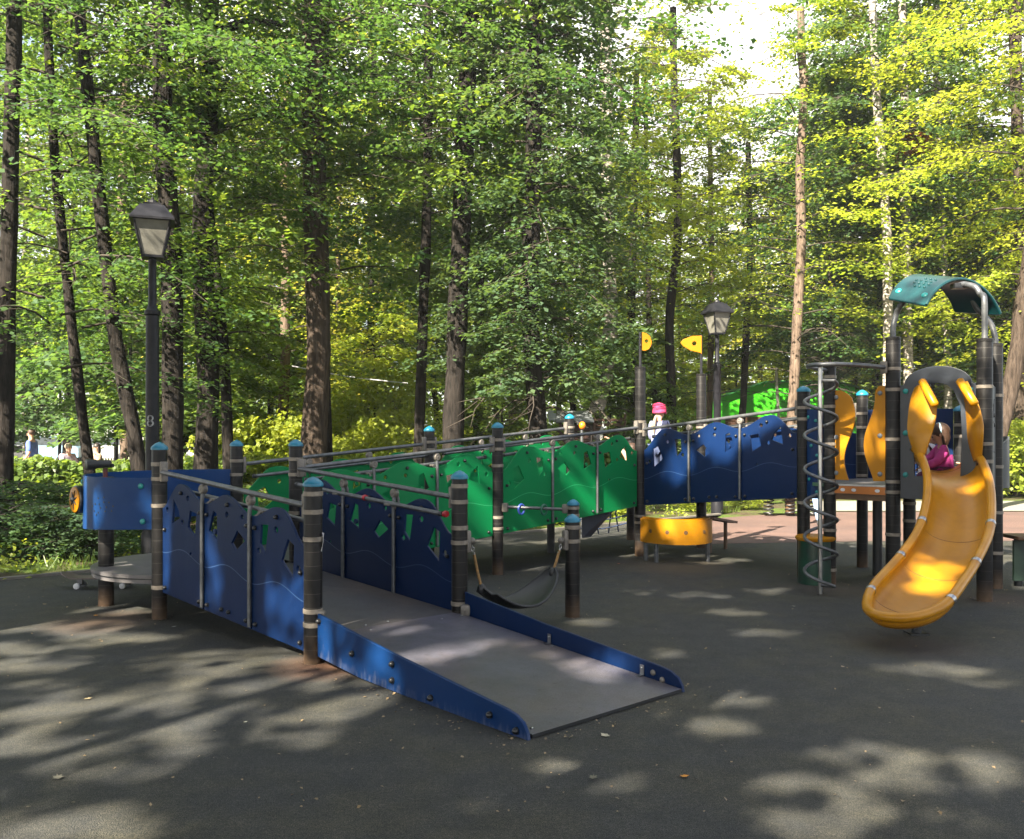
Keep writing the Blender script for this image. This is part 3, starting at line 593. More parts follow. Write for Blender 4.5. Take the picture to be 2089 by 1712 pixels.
bgt = [(135, 36, 'far1', 'thin tree in the far wood between the walking man and the seated woman', 'mid'), (318, 33, 'far2', 'tree in the far wood right behind the foot of the tall lamp post', 'mid'),
       (372, 38, 'far1', 'tree in the far wood above the leafy urn planter', 'dark'), (500, 35, 'far2', 'tree in the far wood beside the small green notice', 'mid'), (540, 42, 'far1', 'thin tree in the far wood between the green notice and the pinkish trunk', 'yellow'),
       (612, 44, 'far2', 'far yellow-leaved tree showing left of the stout ivy trunk', 'yellow'), (745, 34, 'far1', 'leaning dark tree in the far wood over the middle of the bright hedge', 'dark'), (775, 38, 'far2', 'yellowish tree in the far wood over the right half of the bright hedge', 'yellow'),
       (818, 45, 'far1', 'far tree beside the small distant lantern', 'yellow'), (900, 40, 'far2', 'far tree between the thin dark tree and the smooth leaning trunk', 'lime'), (1012, 38, 'far1', 'far tree above the capped post in the middle of the green panels', 'mid'),
       (1140, 40, 'far1', 'far tree above the wooden playhouse roof', 'mid'), (1172, 34, 'far2', 'far tree seen over the post with orange knobs behind it', 'dark'), (1262, 42, 'far2', 'far tree between the double-headed lamp and the left mast', 'lime'),
       (1400, 44, 'far2', 'far tree behind the right yellow flag', 'lime'), (1560, 46, 'far1', 'far tree rising behind the ridge of the green pavilion', 'lime'), (1660, 44, 'far2', 'far yellow tree rising over the right slope of the pavilion', 'yellow'),
       (1745, 40, 'far1', 'far tree over the yellow wavy board nearest the tall tower post', 'lime'), (1885, 38, 'far2', 'far tree framed by the slide hood', 'mid'), (1965, 44, 'far1', 'far tree under the right half of the teal roof', 'dark'),
       (2050, 40, 'far2', 'far tree above the grey carved board of the tower', 'lime'), (-60, 30, 'far1', 'far tree past the left edge trunk', 'mid'), (2160, 32, 'far2', 'far tree past the right edge trunk', 'lime')]
for i, (px, Y, cr_, lab, lf) in enumerate(bgt):
    lean = RNG.normal() * 14; low = 1330 < px < 1580
    tree([(px, 940), (px + lean * 0.4, 820), (px + lean, 640)], Y, 560 / Y, cr_, lab, leaf=lf, bark='brown' if i % 3 else 'dark', Htop=13 if low else 18, group=BG, sc=(0.8, 0.8, 0.78) if low else (1, 1, 0.68 + 0.2 * RNG.random()))
# young understorey trees
YG = 'young trees under the tall ones'
for px, Y, s, lf, lab in [(120, 30, 1.3, 'dark', 'young broadleaf tree far behind the seated couple'), (430, 24, 1.1, 'mid', 'young leafy tree behind the thick trunk beside the lamp post'), (545, 31, 1.2, 'mid', 'young tree near the green notice'),
                          (760, 27, 1.0, 'lime', 'young bright maple growing behind the sunlit hedge'), (1020, 21, 0.7, 'mid', 'young dark sapling behind the middle capped post'), (1290, 24, 0.8, 'mid', 'young tree behind the left mast'),
                          (1500, 37, 1.3, 'lime', 'young tree rising behind the left end of the pavilion'), (1690, 27.5, 1.9, 'dark', 'young maple with layered leaves behind the spiral climber'), (1900, 28, 2.0, 'dark', 'young dark maple behind the slide hood'), (2050, 26, 1.7, 'lime', 'young lime-green maple past the slide tower'),
                          (262, 24, 1.35, 'dark', 'young dark tree with leafy sprays left of the tall lamp post')]:
    b = at(px, 900, Y); b.z = 0; o = thing('young_tree', b, lab, 'tree', YG)
    link('trunk', trunk_mesh('trunk', [Vector((0, 0, -0.05)), Vector((0.05, 0, 2 * s)), Vector((0.02, 0.05, 5.2 * s))], 0.05 * s, 0.015, BK['dark'], 8), o, world=False)
    big = s >= 1.5; cs = s / 1.65 if big else s
    c = link('crown', crown_of('maple' if big else 'young', lf), o, world=False); c.scale = (cs, cs, cs); c.location.z = 1.8 if px == 1690 else 0.0; c.rotation_euler = (0, 0, RNG.random() * 6)

# rusty dead spray on the birch
sp = crown_mesh('dead_leaves', 77, 0, 0.8, 0.32, 8, 5, 26, 0.09, leaf_mat('leaf_dead', (0.30, 0.10, 0.03), (0.42, 0.16, 0.05), (0.3, 0.1, 0.02), (0.4, 0.16, 0.03), 0.2), limbr=0.01, rmin=0.02)
spo = link('dead_leaves', sp, trees[24], world=False); q = at(1866, 330, 23.8); spo.location = q - trees[24].location; spo.location.z = q.z
# bent limb high on the thick trunk
mb = MB(); mb.tube(spline([at(420, 110, 18), at(440, 80, 17.8), at(470, 55, 17.5), at(520, 45, 17.2), at(580, 50, 17)], 5), [0.13 - 0.004 * k for k in range(21)], 8); mb.build('bent_limb', BK['dark'], trees[4])

# distant wood closing the view
def wood(n=90000):
    rg = np.random.default_rng(5); k = rg.random(n)
    ang = (rg.random(n) - 0.5) * 1.75; Y = 54 + 24 * rg.random(n); X = np.tan(ang * 0.62) * Y * 1.35
    lump = np.array([noise.noise(Vector((x * 0.16, y * 0.16, 3))) for x, y in zip(X, Y)])
    px = CX + X / Y * F; hmax = 14 + 7 * lump
    gapf = np.exp(-((px - 1450) / 150) ** 2); hmax = hmax * (1 - 0.30 * gapf)
    z = hmax * (rg.random(n) ** 0.9)
    c = np.array([noise.noise(Vector((x * 0.22, y * 0.22, zz * 0.30))) for x, y, zz in zip(X, Y, z)])
    keep = (c > -0.12) | (z < 4.5)
    P = np.stack([X, Y, z], 1)[keep]; m = len(P); nr = rg.normal(size=(m, 3)) * 0.7 + np.array([-0.2, -0.4, 0.8])
    return leaf_mesh('distant_wood', P, nr, 0.42 * (0.6 + 0.8 * rg.random(m)), [LF['mid']], np.clip(0.45 + c[keep] * 0.9 + rg.normal(size=m) * 0.12, 0, 1))
tag(link('distant_wood', wood()), 'far off mass of green leaves closing the view', kind='stuff')

# ------------------------------------------------------------------ hedges, bushes, grass
def leaf_box(name, seed, size, n, ls, m, top_noise=0.25, stems=True, dens=1.0):
    rg = np.random.default_rng(seed); sx, sy, sz = size
    x = (rg.random(n) - 0.5) * sx; y = (rg.random(n) - 0.5) * sy; f = rg.random(n) ** 0.55
    h = np.array([sz * (1 + top_noise * noise.noise(Vector((a * 0.9 + seed, b * 0.9, 0)) ) + 0.5 * top_noise * noise.noise(Vector((a * 3.1, b * 3.1 + seed, 0)))) for a, b in zip(x, y)])
    z = f * h; edge = 1 - 0.25 * np.abs(rg.normal(size=n)) * (z / sz); y = y * edge
    c = np.array([noise.noise(Vector((a * 2.2, b * 2.2 + seed, cc * 2.2))) for a, b, cc in zip(x, y, z)]); k = c > -0.28
    P = np.stack([x, y, z], 1)[k]; m_ = len(P); nr = rg.normal(size=(m_, 3)) * 0.55 + np.array([0, -0.25, 0.8])
    tw = MB()
    for i in range(int(sx * 7)):
        bx = (rg.random() - 0.5) * sx; by = (rg.random() - 0.5) * sy * 0.8; tw.tube([(bx, by, 0), (bx + rg.normal() * 0.1, by + rg.normal() * 0.1, sz * 0.5), (bx + rg.normal() * 0.22, by + rg.normal() * 0.15, sz * 0.95)], [0.012, 0.008, 0.003], 3, False)
    return leaf_mesh(name, P, nr, ls * (0.6 + 0.8 * rg.random(m_)), [m, BK['twig']], np.clip(0.45 + c[k] * 0.5 + rg.normal(size=m_) * 0.15, 0, 1), tw)
def hedge(name, X, Y, size, n, ls, leaf, label, rz=0, seed=1, tn=0.25, cat='hedge', group=None):
    o = link(name, leaf_box(name, seed, size, n, ls, LF[leaf], tn), None, loc=(X, Y, 0), rz=rz); tag(o, label, cat, group); return o
hedge('hedge', -10.6, 19.6, (9.5, 1.3, 0.90), 26000, 0.11, 'mid', 'broad leafy hedge hiding the legs of the walking man and the seated couple', seed=3, rz=0.04)
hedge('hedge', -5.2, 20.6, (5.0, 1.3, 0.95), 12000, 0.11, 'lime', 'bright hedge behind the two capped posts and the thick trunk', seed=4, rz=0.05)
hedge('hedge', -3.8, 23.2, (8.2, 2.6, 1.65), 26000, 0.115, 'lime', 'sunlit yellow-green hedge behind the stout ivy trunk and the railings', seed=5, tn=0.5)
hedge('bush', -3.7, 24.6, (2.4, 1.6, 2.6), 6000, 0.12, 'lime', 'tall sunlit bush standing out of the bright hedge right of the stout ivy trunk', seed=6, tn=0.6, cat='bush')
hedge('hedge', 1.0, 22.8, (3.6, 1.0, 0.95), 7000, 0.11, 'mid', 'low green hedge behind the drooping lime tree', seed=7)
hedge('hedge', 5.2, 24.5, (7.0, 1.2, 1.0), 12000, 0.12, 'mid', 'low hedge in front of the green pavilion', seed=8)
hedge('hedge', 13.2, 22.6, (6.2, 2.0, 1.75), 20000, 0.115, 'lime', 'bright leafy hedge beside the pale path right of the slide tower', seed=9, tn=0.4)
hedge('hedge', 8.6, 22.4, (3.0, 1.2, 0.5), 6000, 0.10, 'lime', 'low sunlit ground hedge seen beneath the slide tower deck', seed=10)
# thin dark shrubs inside the bed, each a plant of its own
SG = 'shrubs growing along the kerb of the planting bed'
proto = {}
def shrub(px, Y, s, leaf, label, wide=1.0):
    k = leaf
    if k not in proto:
        proto[k] = crown_mesh('shrub', 40 + len(proto), 0.12, 1.05, 0.62, 26, 7, 26, 0.062, LF[leaf], droop=0.1, up=0.75, limbr=0.012, rmin=0.02, shape='flat')
    p = at(px, 900, Y); o = link('shrub', proto[k], None, loc=(p.x, p.y, 0), rz=RNG.random() * 6); o.scale = (s * wide * 0.78, s * wide * 0.78, s * 0.62); tag(o, label, 'shrub', SG); return o
for px, Y, s, lf, lab, wd in [(20, 11.2, 0.95, 'dark', 'dark thin-stemmed shrub nearest the left edge of the photo', 1.3), (95, 11.9, 0.85, 'dark', 'dark shrub by the kerb below the seated woman', 1.2), (170, 11.3, 0.9, 'grey', 'shrub by the kerb left of the yellow steering wheel', 1.1),
                              (232, 12.2, 0.8, 'dark', 'shrub behind the leg of the round seat platform', 1.1), (40, 13.8, 1.15, 'dark', 'shrub in the second row behind the leftmost one', 1.4), 
                              (290, 13.6, 0.9, 'dark', 'shrub growing around the foot of the tall lamp post', 1.1), (380, 14.6, 0.8, 'dark', 'shrub behind the blue curved board near the lamp post', 1.3), 
                              (540, 16.4, 0.9, 'mid', 'shrub seen through the first green panel beside the ramp corner', 1.2), (480, 14.0, 0.7, 'dark', 'shrub behind the second capped post', 1.2), (1260, 17.2, 0.5, 'lime', 'low leafy clump below the last green panels', 1.5),
                              (1120, 15.6, 0.30, 'mid', 'creeping leafy clump right under the middle green panels', 2.0), (1420, 18.4, 0.5, 'lime', 'low leafy clump behind the yellow curved band', 1.5), (1520, 18.8, 0.42, 'lime', 'low clump at the end of the kerb under the dark blue panels', 1.6)]:
    shrub(px, Y, s, lf, lab, wd)
def grass():
    rg = np.random.default_rng(9); n = 17000; t = rg.random(n) * 22 - 9; w = 0.15 + 7.5 * rg.random(n) ** 1.4
    nrm = np.array([-kd.y, kd.x]); X = K0.x + kd.x * t + nrm[0] * w; Y = K0.y + kd.y * t + nrm[1] * w
    c = np.array([noise.noise(Vector((x * 0.6, y * 0.6, 1))) for x, y in zip(X, Y)]); k = c > 0.06; X, Y, c = X[k], Y[k], c[k]; m = len(X)
    h = 0.05 + 0.11 * rg.random(m); a = rg.random(m) * 6.28; w_ = 0.006 + 0.006 * rg.random(m); le = rg.normal(size=(m, 2)) * 0.05
    z = np.zeros(m); b0 = np.stack([X - np.cos(a) * w_, Y - np.sin(a) * w_, z], 1); b1 = np.stack([X + np.cos(a) * w_, Y + np.sin(a) * w_, z], 1)
    t1 = np.stack([X + le[:, 0] + np.cos(a) * w_ * .3, Y + le[:, 1], h], 1); t0 = np.stack([X + le[:, 0] - np.cos(a) * w_ * .3, Y + le[:, 1], h], 1)
    Vv = np.stack([b0, b1, t1, t0], 1).reshape(-1, 3); me = bpy.data.meshes.new('grass'); me.vertices.add(4 * m); me.vertices.foreach_set('co', Vv.ravel())
    me.loops.add(4 * m); me.loops.foreach_set('vertex_index', np.arange(4 * m)); me.polygons.add(m); me.polygons.foreach_set('loop_start', np.arange(m) * 4); me.update(calc_edges=True)
    me.materials.append(LF['mid']); at_ = me.attributes.new('tint', 'FLOAT', 'FACE'); at_.data.foreach_set('value', np.clip(0.3 + c + rg.normal(size=m) * 0.2, 0, 1).astype(np.float32)); return me
tag(link('grass', grass()), 'short grass tufts in the planting bed behind the kerb', kind='stuff')

def weeds():
    rg = np.random.default_rng(12); n = 5200; cx_ = []; 
    c0 = [(K0 + kd * (rg.random() * 20 - 8) + Vector((-kd.y, kd.x, 0)) * (0.15 + 4.5 * rg.random() ** 1.6)) for _ in range(130)]
    P = []; 
    for c in c0:
        k = int(40 * (0.4 + rg.random())); r_ = 0.08 + 0.14 * rg.random(); h = 0.10 + 0.22 * rg.random()
        q = rg.normal(size=(k, 3)) * np.array([r_, r_, 0]); q[:, 2] = h * rg.random(k); P.append(q + np.array([c.x, c.y, 0.01]))
    P = np.concatenate(P); m = len(P); return leaf_mesh('weeds', P, rg.normal(size=(m, 3)) * 0.5 + np.array([0, -0.2, 0.8]), 0.035 + 0.035 * rg.random(m), [LF['lime']], rg.random(m))
tag(link('weeds', weeds()), 'low leafy weeds scattered through the planting bed', kind='stuff')

# ------------------------------------------------------------------ unseen trees added behind the camera, crowns cut to shape the sun patches
spots = []          # (ground x, y, radius along x, radius along y)
def spot(px, py, rx, ry, z=0.0):
    p = gp(px, py, z); sx = rx * p.y / F; sy = ry * p.y * p.y / (F * (EYE - z)); k = z / SUN.z
    spots.append((p.x - SUN.x * k, p.y - SUN.y * k, sx * 1.15 + 0.12, sy * 1.2 + 0.13))
def spot3(P, r):
    k = P[2] / SUN.z; spots.append((P[0] - SUN.x * k, P[1] - SUN.y * k, r * 1.1 + 0.11, r * 1.1 + 0.11))
for s in [(120, 1283, 110, 8), (40, 1322, 90, 6), (230, 1300, 80, 5), (60, 1358, 70, 9), (70, 1405, 55, 7), (250, 1245, 60, 6), (60, 1470, 60, 14), (170, 1450, 60, 12), (260, 1432, 60, 9), (340, 1414, 55, 8),
          (40, 1515, 60, 18), (130, 1540, 60, 14), (200, 1515, 60, 18), (300, 1500, 60, 14), (345, 1530, 60, 18), (420, 1452, 60, 13), (420, 1345, 90, 7), (505, 1372, 80, 11), (580, 1340, 70, 18), (640, 1392, 60, 9), (540, 1480, 60, 16), (610, 1497, 45, 10), (690, 1455, 60, 9),
          (190, 1688, 70, 12), (90, 1700, 60, 10), (740, 1430, 30, 6), (270, 1565, 40, 6), (470, 1405, 50, 6),
          (1770, 1540, 60, 12), (1860, 1555, 70, 12), (1950, 1545, 50, 9), (1980, 1580, 40, 7), (1660, 1610, 50, 12), (1720, 1640, 60, 18), (1650, 1675, 60, 14), (1820, 1610, 60, 9), (1400, 1470, 45, 9), (1450, 1492, 40, 8), (1480, 1425, 50, 6), (1560, 1292, 45, 4), (1500, 1250, 30, 3), (1890, 1365, 90, 4), (1370, 1332, 30, 4), (1030, 1650, 30, 4), (1230, 1600, 25, 3), (1990, 1390, 40, 5), (1430, 1215, 40, 3), (1320, 1208, 30, 3), (1560, 1205, 25, 3), (1150, 1560, 15, 3)]:
    spot(*s)
for s in [(800, 1288, 60, 7), (930, 1330, 50, 8), (1050, 1318, 50, 8), (1150, 1340, 35, 4), (860, 1345, 25, 4), (760, 1160, 40, 4), (1180, 1245, 30, 3)]: spot(*s, z=0.12)
spot(100, 1145, 200, 16); spot(270, 1130, 60, 16); spot(1020, 1105, 40, 6); spot(1100, 1110, 40, 5); spot(1250, 1090, 60, 6)

for (x_, y_, zz, r_) in ((-2.83, 7.41, (0.30, 0.45, 0.60, 0.75, 0.90, 1.05), 0.045), (-2.28, 6.91, (0.30, 0.42, 0.54, 0.66, 0.78), 0.035), (-1.56, 6.24, (0.12, 0.25, 0.38), 0.13), (-1.40, 6.10, (0.2, 0.5), 0.05), (-3.69, 7.84, (0.72, 0.85, 0.98, 1.10), 0.09), (-3.50, 7.65, (0.8, 0.95), 0.05),
                          (-1.25, 5.94, (0.12, 0.24), 0.08), (-1.10, 5.78, (0.12, 0.22), 0.07), (-0.88, 5.54, (0.08, 0.18), 0.07), (-0.70, 5.35, (0.10,), 0.04)):
    for z_ in zz: spot3((x_, y_, z_), r_)

spot3((3.35, 7.2, 0.5), 0.13); spot3((3.2, 7.0, 0.4), 0.10); spot3((0.5, 5.45, 0.2), 0.16)
spot3((2.1, 10.6, 0.45), 0.30); spot3((2.0, 11.0, 1.1), 0.16); spot3((-0.4, 9.6, 0.9), 0.35); spot3((0.9, 10.6, 1.0), 0.3); spot3((3.4, 9.0, 1.45), 0.25); spot3((4.2, 7.9, 1.2), 0.2); spot3((4.0, 8.3, 1.9), 0.25); spot3((4.2, 8.6, 2.7), 0.9); spot3((-4.4, 11, 4.2), 0.5)
SP = np.array(spots)
def canopy_keep(P):
    x, y = cast(P); rg = np.random.default_rng(3)
    n1 = np.array([noise.noise(Vector((a * 1.1, b * 0.8, 0))) for a, b in zip(x, y)]); n2 = np.array([noise.noise(Vector((a * 3.3, b * 2.4, 5))) for a, b in zip(x, y)])
    d = np.full(len(x), 9.0)
    for (cx, cy, rx, ry) in SP: d = np.minimum(d, ((x - cx) / rx) ** 2 + ((y - cy) / ry) ** 2)
    n3 = np.array([noise.noise(Vector((a * 6.0, b * 4.4, 9))) for a, b in zip(x, y)]); keep = (d > 1.0 + n2 * 0.6) | ((n3 > 0.27) & (d > 0.12))
    edge = (d < 2.2) & (rg.random(len(x)) < 0.25); keep &= ~edge
    # leaves cut away so no shade reaches red rubber, path and wood
    far = (y > 13.0 + n1 * 2.0 - np.clip((x - 2), 0, 3) * 0.35) & (x > 0.5); left_far = (y > 15.5 + n1 * 3.5) & (x <= 0.5)
    keep &= ~(far | left_far)
    X_, Y_, Z_ = P[:, 0], P[:, 1], P[:, 2]; keep &= ~((Y_ > 0.3) & (Z_ < 1.7 + 0.55 * Y_) & (np.abs(X_) < 0.62 * Y_ + 0.8))
    return keep
cg = 'unseen shade trees added behind the camera'
for i, (cx_, cy_, z0, rr) in enumerate([(-6.61, -2.05, 7.6, 4.6), (-11.11, 3.95, 6.6, 4.6), (-2.61, -4.55, 7.1, 4.6), (-10.21, -5.15, 10.1, 4.6), (-6.21, 4.05, 6.1, 4.2), (-2.11, 0.65, 6.1, 4.0), (-14.61, -0.05, 9.1, 4.4), (0.89, -3.05, 6.1, 4.2), (-12.74, 8.04, 5.0, 4.2)]):
    def cull(P, ox=cx_, oy=cy_): return canopy_keep(P + np.array([ox, oy, 0]))
    me = crown_mesh('crown', 100 + i, z0, z0 + 5.0, rr, 34, 11, 80, 0.165, LF['mid'], cull=cull, limbr=0.028, flatn=0.35, shape='flat')
    o = thing('tree', (cx_, cy_, 0), 'unseen tree added behind the camera to cast dappled shade', 'tree', cg)
    link('crown', me, o, world=False); link('trunk', trunk_mesh('trunk', [Vector((0, 0, -0.05)), Vector((0.1, 0, z0 * 0.6)), Vector((0, 0.1, z0 + 5))], 0.15, 0.012, BK['dark'], 10, seed=i), o, world=False)
# ------------------------------------------------------------------ the play structure
PS = thing('play_structure', (0.6, 8.6, 0), 'large blue and green wheelchair ramp play structure with black posts and a yellow slide', 'play structure')
RP = 0.061
def post(P, top, bands=(), cap=True, r=RP, parent=PS, z0=-0.05, name='post', label=None):
    mb = MB(); mb.lathe([(r, z0), (r, 0.3), (r * 1.0, top - 0.02), (r * 0.93, top)], (P.x, P.y, 0), 22)
    o = mb.build(name, M_['post'], parent)
    if label: o['label'] = label
    if cap:
        c = MB(); c.lathe([(r * 1.1, top - 0.012), (r * 1.12, top + 0.004), (r * 0.98, top + 0.018), (r * 0.55, top + 0.040), (r * 0.12, top + 0.052), (0.001, top + 0.053)], (P.x, P.y, 0), 22); c.build('cap', M_['cap'], o)
    else:
        c = MB(); c.lathe([(r * 1.05, top - 0.01), (r * 1.06, top + 0.012), (r * 0.9, top + 0.02)], (P.x, P.y, 0), 22); c.build('cap', M_['post'], o)
    for z in bands:
        b = MB(); b.lathe([(r + 0.001, z - 0.016), (r + 0.005, z - 0.014), (r + 0.005, z + 0.014), (r + 0.001, z + 0.016)], (P.x, P.y, 0), 22); b.build('clamp_band', M_['band'], o)
    return o
RA, RAIL2 = 0.86, 0.73
def bands_for(z): return (z + RA + 0.055, z + RA - 0.055)
pA = post(A, 1.18, (1.12, 1.0, 0.82, 0.345, 0.255)); pB = post(B, 1.40, (1.27, 1.15, 0.93, 0.26)); pC = post(C, 1.19, (1.125, 1.005, 0.81, 0.70, 0.24)); pE = post(E, 1.42, (1.29, 1.15, 0.80))
pD = post(D, 1.41, (1.25, 1.11, 0.82)); pF = post(Fp, 1.60, (1.46, 1.36, 1.18, 0.62, 0.50)); pH = post(H, 1.57, (1.43, 1.34)); pI = post(I, 1.75, (1.62, 1.52))
pG = post(G, 2.35, (1.68, 1.56, 0.5, 0.42), cap=False, r=0.068); pK = post(K, 2.32, (1.62, 1.5), cap=False, r=0.068); pN = post(Nn, 1.45, (), cap=False)
pJ = post(J, 1.98, (1.80, 1.68, 0.8), r=0.066); pM = post(Mm, 1.98, (1.76, 1.60, 1.30, 1.05)); pT = post(T, 2.2, (2.1, 1.8, 1.42, 1.05, 0.93, 0.55, 0.15), cap=False)
pQ = post(Q, 2.44, (2.15, 1.95, 1.47, 1.06, 0.96, 0.55), cap=False, r=0.068); pR = post(Rr, 2.37, (1.95, 1.43, 1.27, 0.9, 0.8), cap=False, r=0.068); pS = post(S, 2.395, (1.9, 1.2, 0.75, 0.35), cap=False, r=0.068)
pZ = post(Z, 0.98, (0.9, 0.8, 0.62), cap=False); pU = post(Uu, 1.78, (1.62, 1.50))
pL = post(Lp, 1.12, (), cap=False, r=0.066)
for P in (Vector((3.92, 9.75, 0)), Vector((-0.95, 9.95, 0)), Vector((0.5, 11.7, 0))):
    zt = 0.9 if P.x > 3 else 0.62; mb = MB(); mb.lathe([(0.05, -0.05), (0.05, zt if P.x > 0 else 0.42)], (P.x, P.y, 0), 14); mb.build('under_deck_leg', M_['rubber'], PS)
BOLTS = [0]
def dome(mb, P, n, r=0.017, h=0.020): mb.lathe([(r, 0), (r, h * 0.35), (r * 0.8, h * 0.75), (r * 0.35, h), (0.001, h * 1.02)], P, 10, axis=n)
bolt_me = {}
def bolt(P, n, parent, m='bolt', r=0.017, h=0.024):
    mb = MB(); dome(mb, P, n, r, h); BOLTS[0] += 1
    return mb.build('bolt', M_[m], parent)
def wear(o, zf):
    me = o.data; a = me.attributes.new('wear', 'FLOAT', 'POINT')
    a.data.foreach_set('value', [zf(v.co) for v in me.vertices])
def circ(x, y, r, n=12): return [(x + r * math.cos(2 * PI * k / n), y + r * math.sin(2 * PI * k / n)) for k in range(n)]
HOLES = [  # kites and round holes of the three boards of a bay: (fraction across, height above deck)
 ([[(.20, .57), (.31, .60), (.43, .44), (.22, .345)], [(.68, .70), (.82, .69), (.84, .55), (.74, .485)]], [(.12, .42, .022), (.53, .64, .024), (.86, .46, .022)]),
 ([[(.12, .50), (.28, .56), (.40, .455), (.31, .41)], [(.72, .745), (.80, .76), (.90, .60), (.71, .55)]], [(.18, .70, .02), (.50, .655, .022), (.78, .50, .022)]),
 ([[(.16, .60), (.32, .61), (.37, .475), (.20, .42)], [(.60, .665), (.72, .735), (.76, .54), (.56, .60)]], [(.37, .70, .022), (.50, .50, .022), (.88, .57, .022), (.30, .27, .016)]),
]
def smooth(a, b, t): t = max(0, min(1, (t - a) / (b - a))); return t * t * (3 - 2 * t)
def topline(i, f, n=3):
    h = 0.695 + 0.105 * (0.5 - 0.5 * math.cos(2 * PI * f))
    if i == 0 and f < 0.45: h = 0.57 + 0.23 * smooth(0, 0.45, f) ** 0.8
    if i == n - 1 and f > 0.52: h = 0.80 - 0.23 * smooth(0.52, 1.0, f) ** 1.3
    return h
def bay(P, Qq, zP, zQ, m, line, flip=1, individual=True, n=3, bars=1, lift=0.0, off=0.0, barz=-0.12, mirror=False, rail_inner=1, top_trim=1.0, zr=None):
    """one bay of boards between posts P and Q. flip=+1: visible outer face looks towards normal (d.y,-d.x)"""
    d = (Qq - P); Lh = d.length; d = d.normalized(); nrm = Vector((d.y, -d.x, 0)) * flip
    ex = Vector((d.x, d.y, 0)); ez = Vector((0, 0, 1)); nn = ex.cross(ez)
    O = P + nrm * off; M = Matrix(((ex.x, 0, nn.x, O.x), (ex.y, 0, nn.y, O.y), (0, 1, nn.z, 0), (0, 0, 0, 1)))
    s0, s1 = RP + 0.006, Lh - RP - 0.006; w = (s1 - s0) / n; out = []
    zd = lambda s: zP + (zQ - zP) * s / Lh
    sg = 1 if nn.dot(nrm) > 0 else -1
    for i in range(n):
        a, b = s0 + i * w + 0.008, s0 + (i + 1) * w - 0.008; ii = n - 1 - i if mirror else i
        tp = []
        for k in range(25):
            f = k / 24; s = a + (b - a) * f; h = topline(i, f, n) * top_trim; tp.append((s, zd(s) + h))
        outer = [(a, zd(a) - 0.12), (b, zd(b) - 0.12)] + tp[::-1]
        hs = []
        for q in HOLES[ii % 3][0]:
            pl = [((a + (b - a) * (1 - x if mirror else x)), y) for x, y in q]; fr_ = [(s - a) / (b - a) for s, y in pl]; sh = max(0, max(y - (topline(i, f_, n) - 0.075) for f_, (s, y) in zip(fr_, pl))); pl = [(s, zd(s) + y - sh) for s, y in pl]
            hs.append(pl[::-1] if not mirror else pl)
        rp = HOLES[ii % 3][1]
        for x, y, r in rp:
            s = a + (b - a) * (1 - x if mirror else x); y = min(y, topline(i, (s - a) / (b - a), n) - 0.06); hs.append(circ(s, zd(s) + y, r)[::-1])
        # routed wavy line on both faces
        gx = []; gf = []
        for side in (1, -1):
            st = []
            for k in range(21):
                f = k / 20; s = a + (b - a) * f; g = zd(s) + 0.245 + 0.035 * math.sin(2 * PI * (f - 0.25)); st += [(s, g + 0.0035, side * 0.0103), (s, g - 0.0035, side * 0.0103)]
            fs = [(2 * k, 2 * k + 1, 2 * k + 3, 2 * k + 2) if side > 0 else (2 * k + 2, 2 * k + 3, 2 * k + 1, 2 * k) for k in range(20)]
            gx.append((st, fs, 1))
        pn = plate('board', outer, hs, 0.020, 0.003, [m, line], M, PS, gx)
        wear(pn, lambda c, P=P, zd=zd: 0.50 * math.exp(-max(0, c.z - (zd((Vector((c.x, c.y, 0)) - P).dot(ex)) - 0.12)) / 0.12))
        pts = [(0.52 if not (i == 0 or i == n - 1) else 0.48, 0.73)]
        pts += [(0.07, 0.615 if i else 0.40), (0.93, 0.615 if i < n - 1 else 0.40), (0.08, -0.07), (0.92, -0.07)]
        if i == 1: pts += [(0.40, -0.06), (0.55, -0.06)]
        bw = MB() if not individual else None
        for f, h in pts:
            s = a + (b - a) * f; Pp = P + nrm * (0.0105 + off) + ex * s + Vector((0, 0, zd(s) + h))
            if individual: bolt(Pp, nrm, pn)
            else: dome(bw, Pp, nrm, 0.017, 0.022)
        if bw: bw.build('bolts', M_['bolt'], pn)
        out.append(pn)
    # upper handrail on brackets, stanchions at the joints
    rz = (zr or RA); mb = MB(); e0, e1 = P + nrm * 0.015 + ex * (RP + 0.015), P + nrm * 0.015 + ex * (Lh - RP - 0.015)
    mb.tube([e0 + Vector((0, 0, zd(RP) + rz)), e1 + Vector((0, 0, zd(Lh - RP) + rz))], 0.0205, 12); hr = mb.build('handrail', M_['steel'], PS)
    for Pp, zz, sgn in ((P, zP, 1), (Qq, zQ, -1)):
        b = MB(); c = Pp + ex * sgn * (RP + 0.014) + Vector((0, 0, zz + rz)); rot = Matrix(((ex.x, nn.x, 0), (ex.y, nn.y, 0), (0, 0, 1)))
        b.box(c, (0.034, 0.062, 0.165), rot, bevel=0.010); b.box(c + ex * sgn * 0.002, (0.044, 0.040, 0.06), rot, bevel=0.008); b.build('rail_bracket', M_['clamp'], hr)
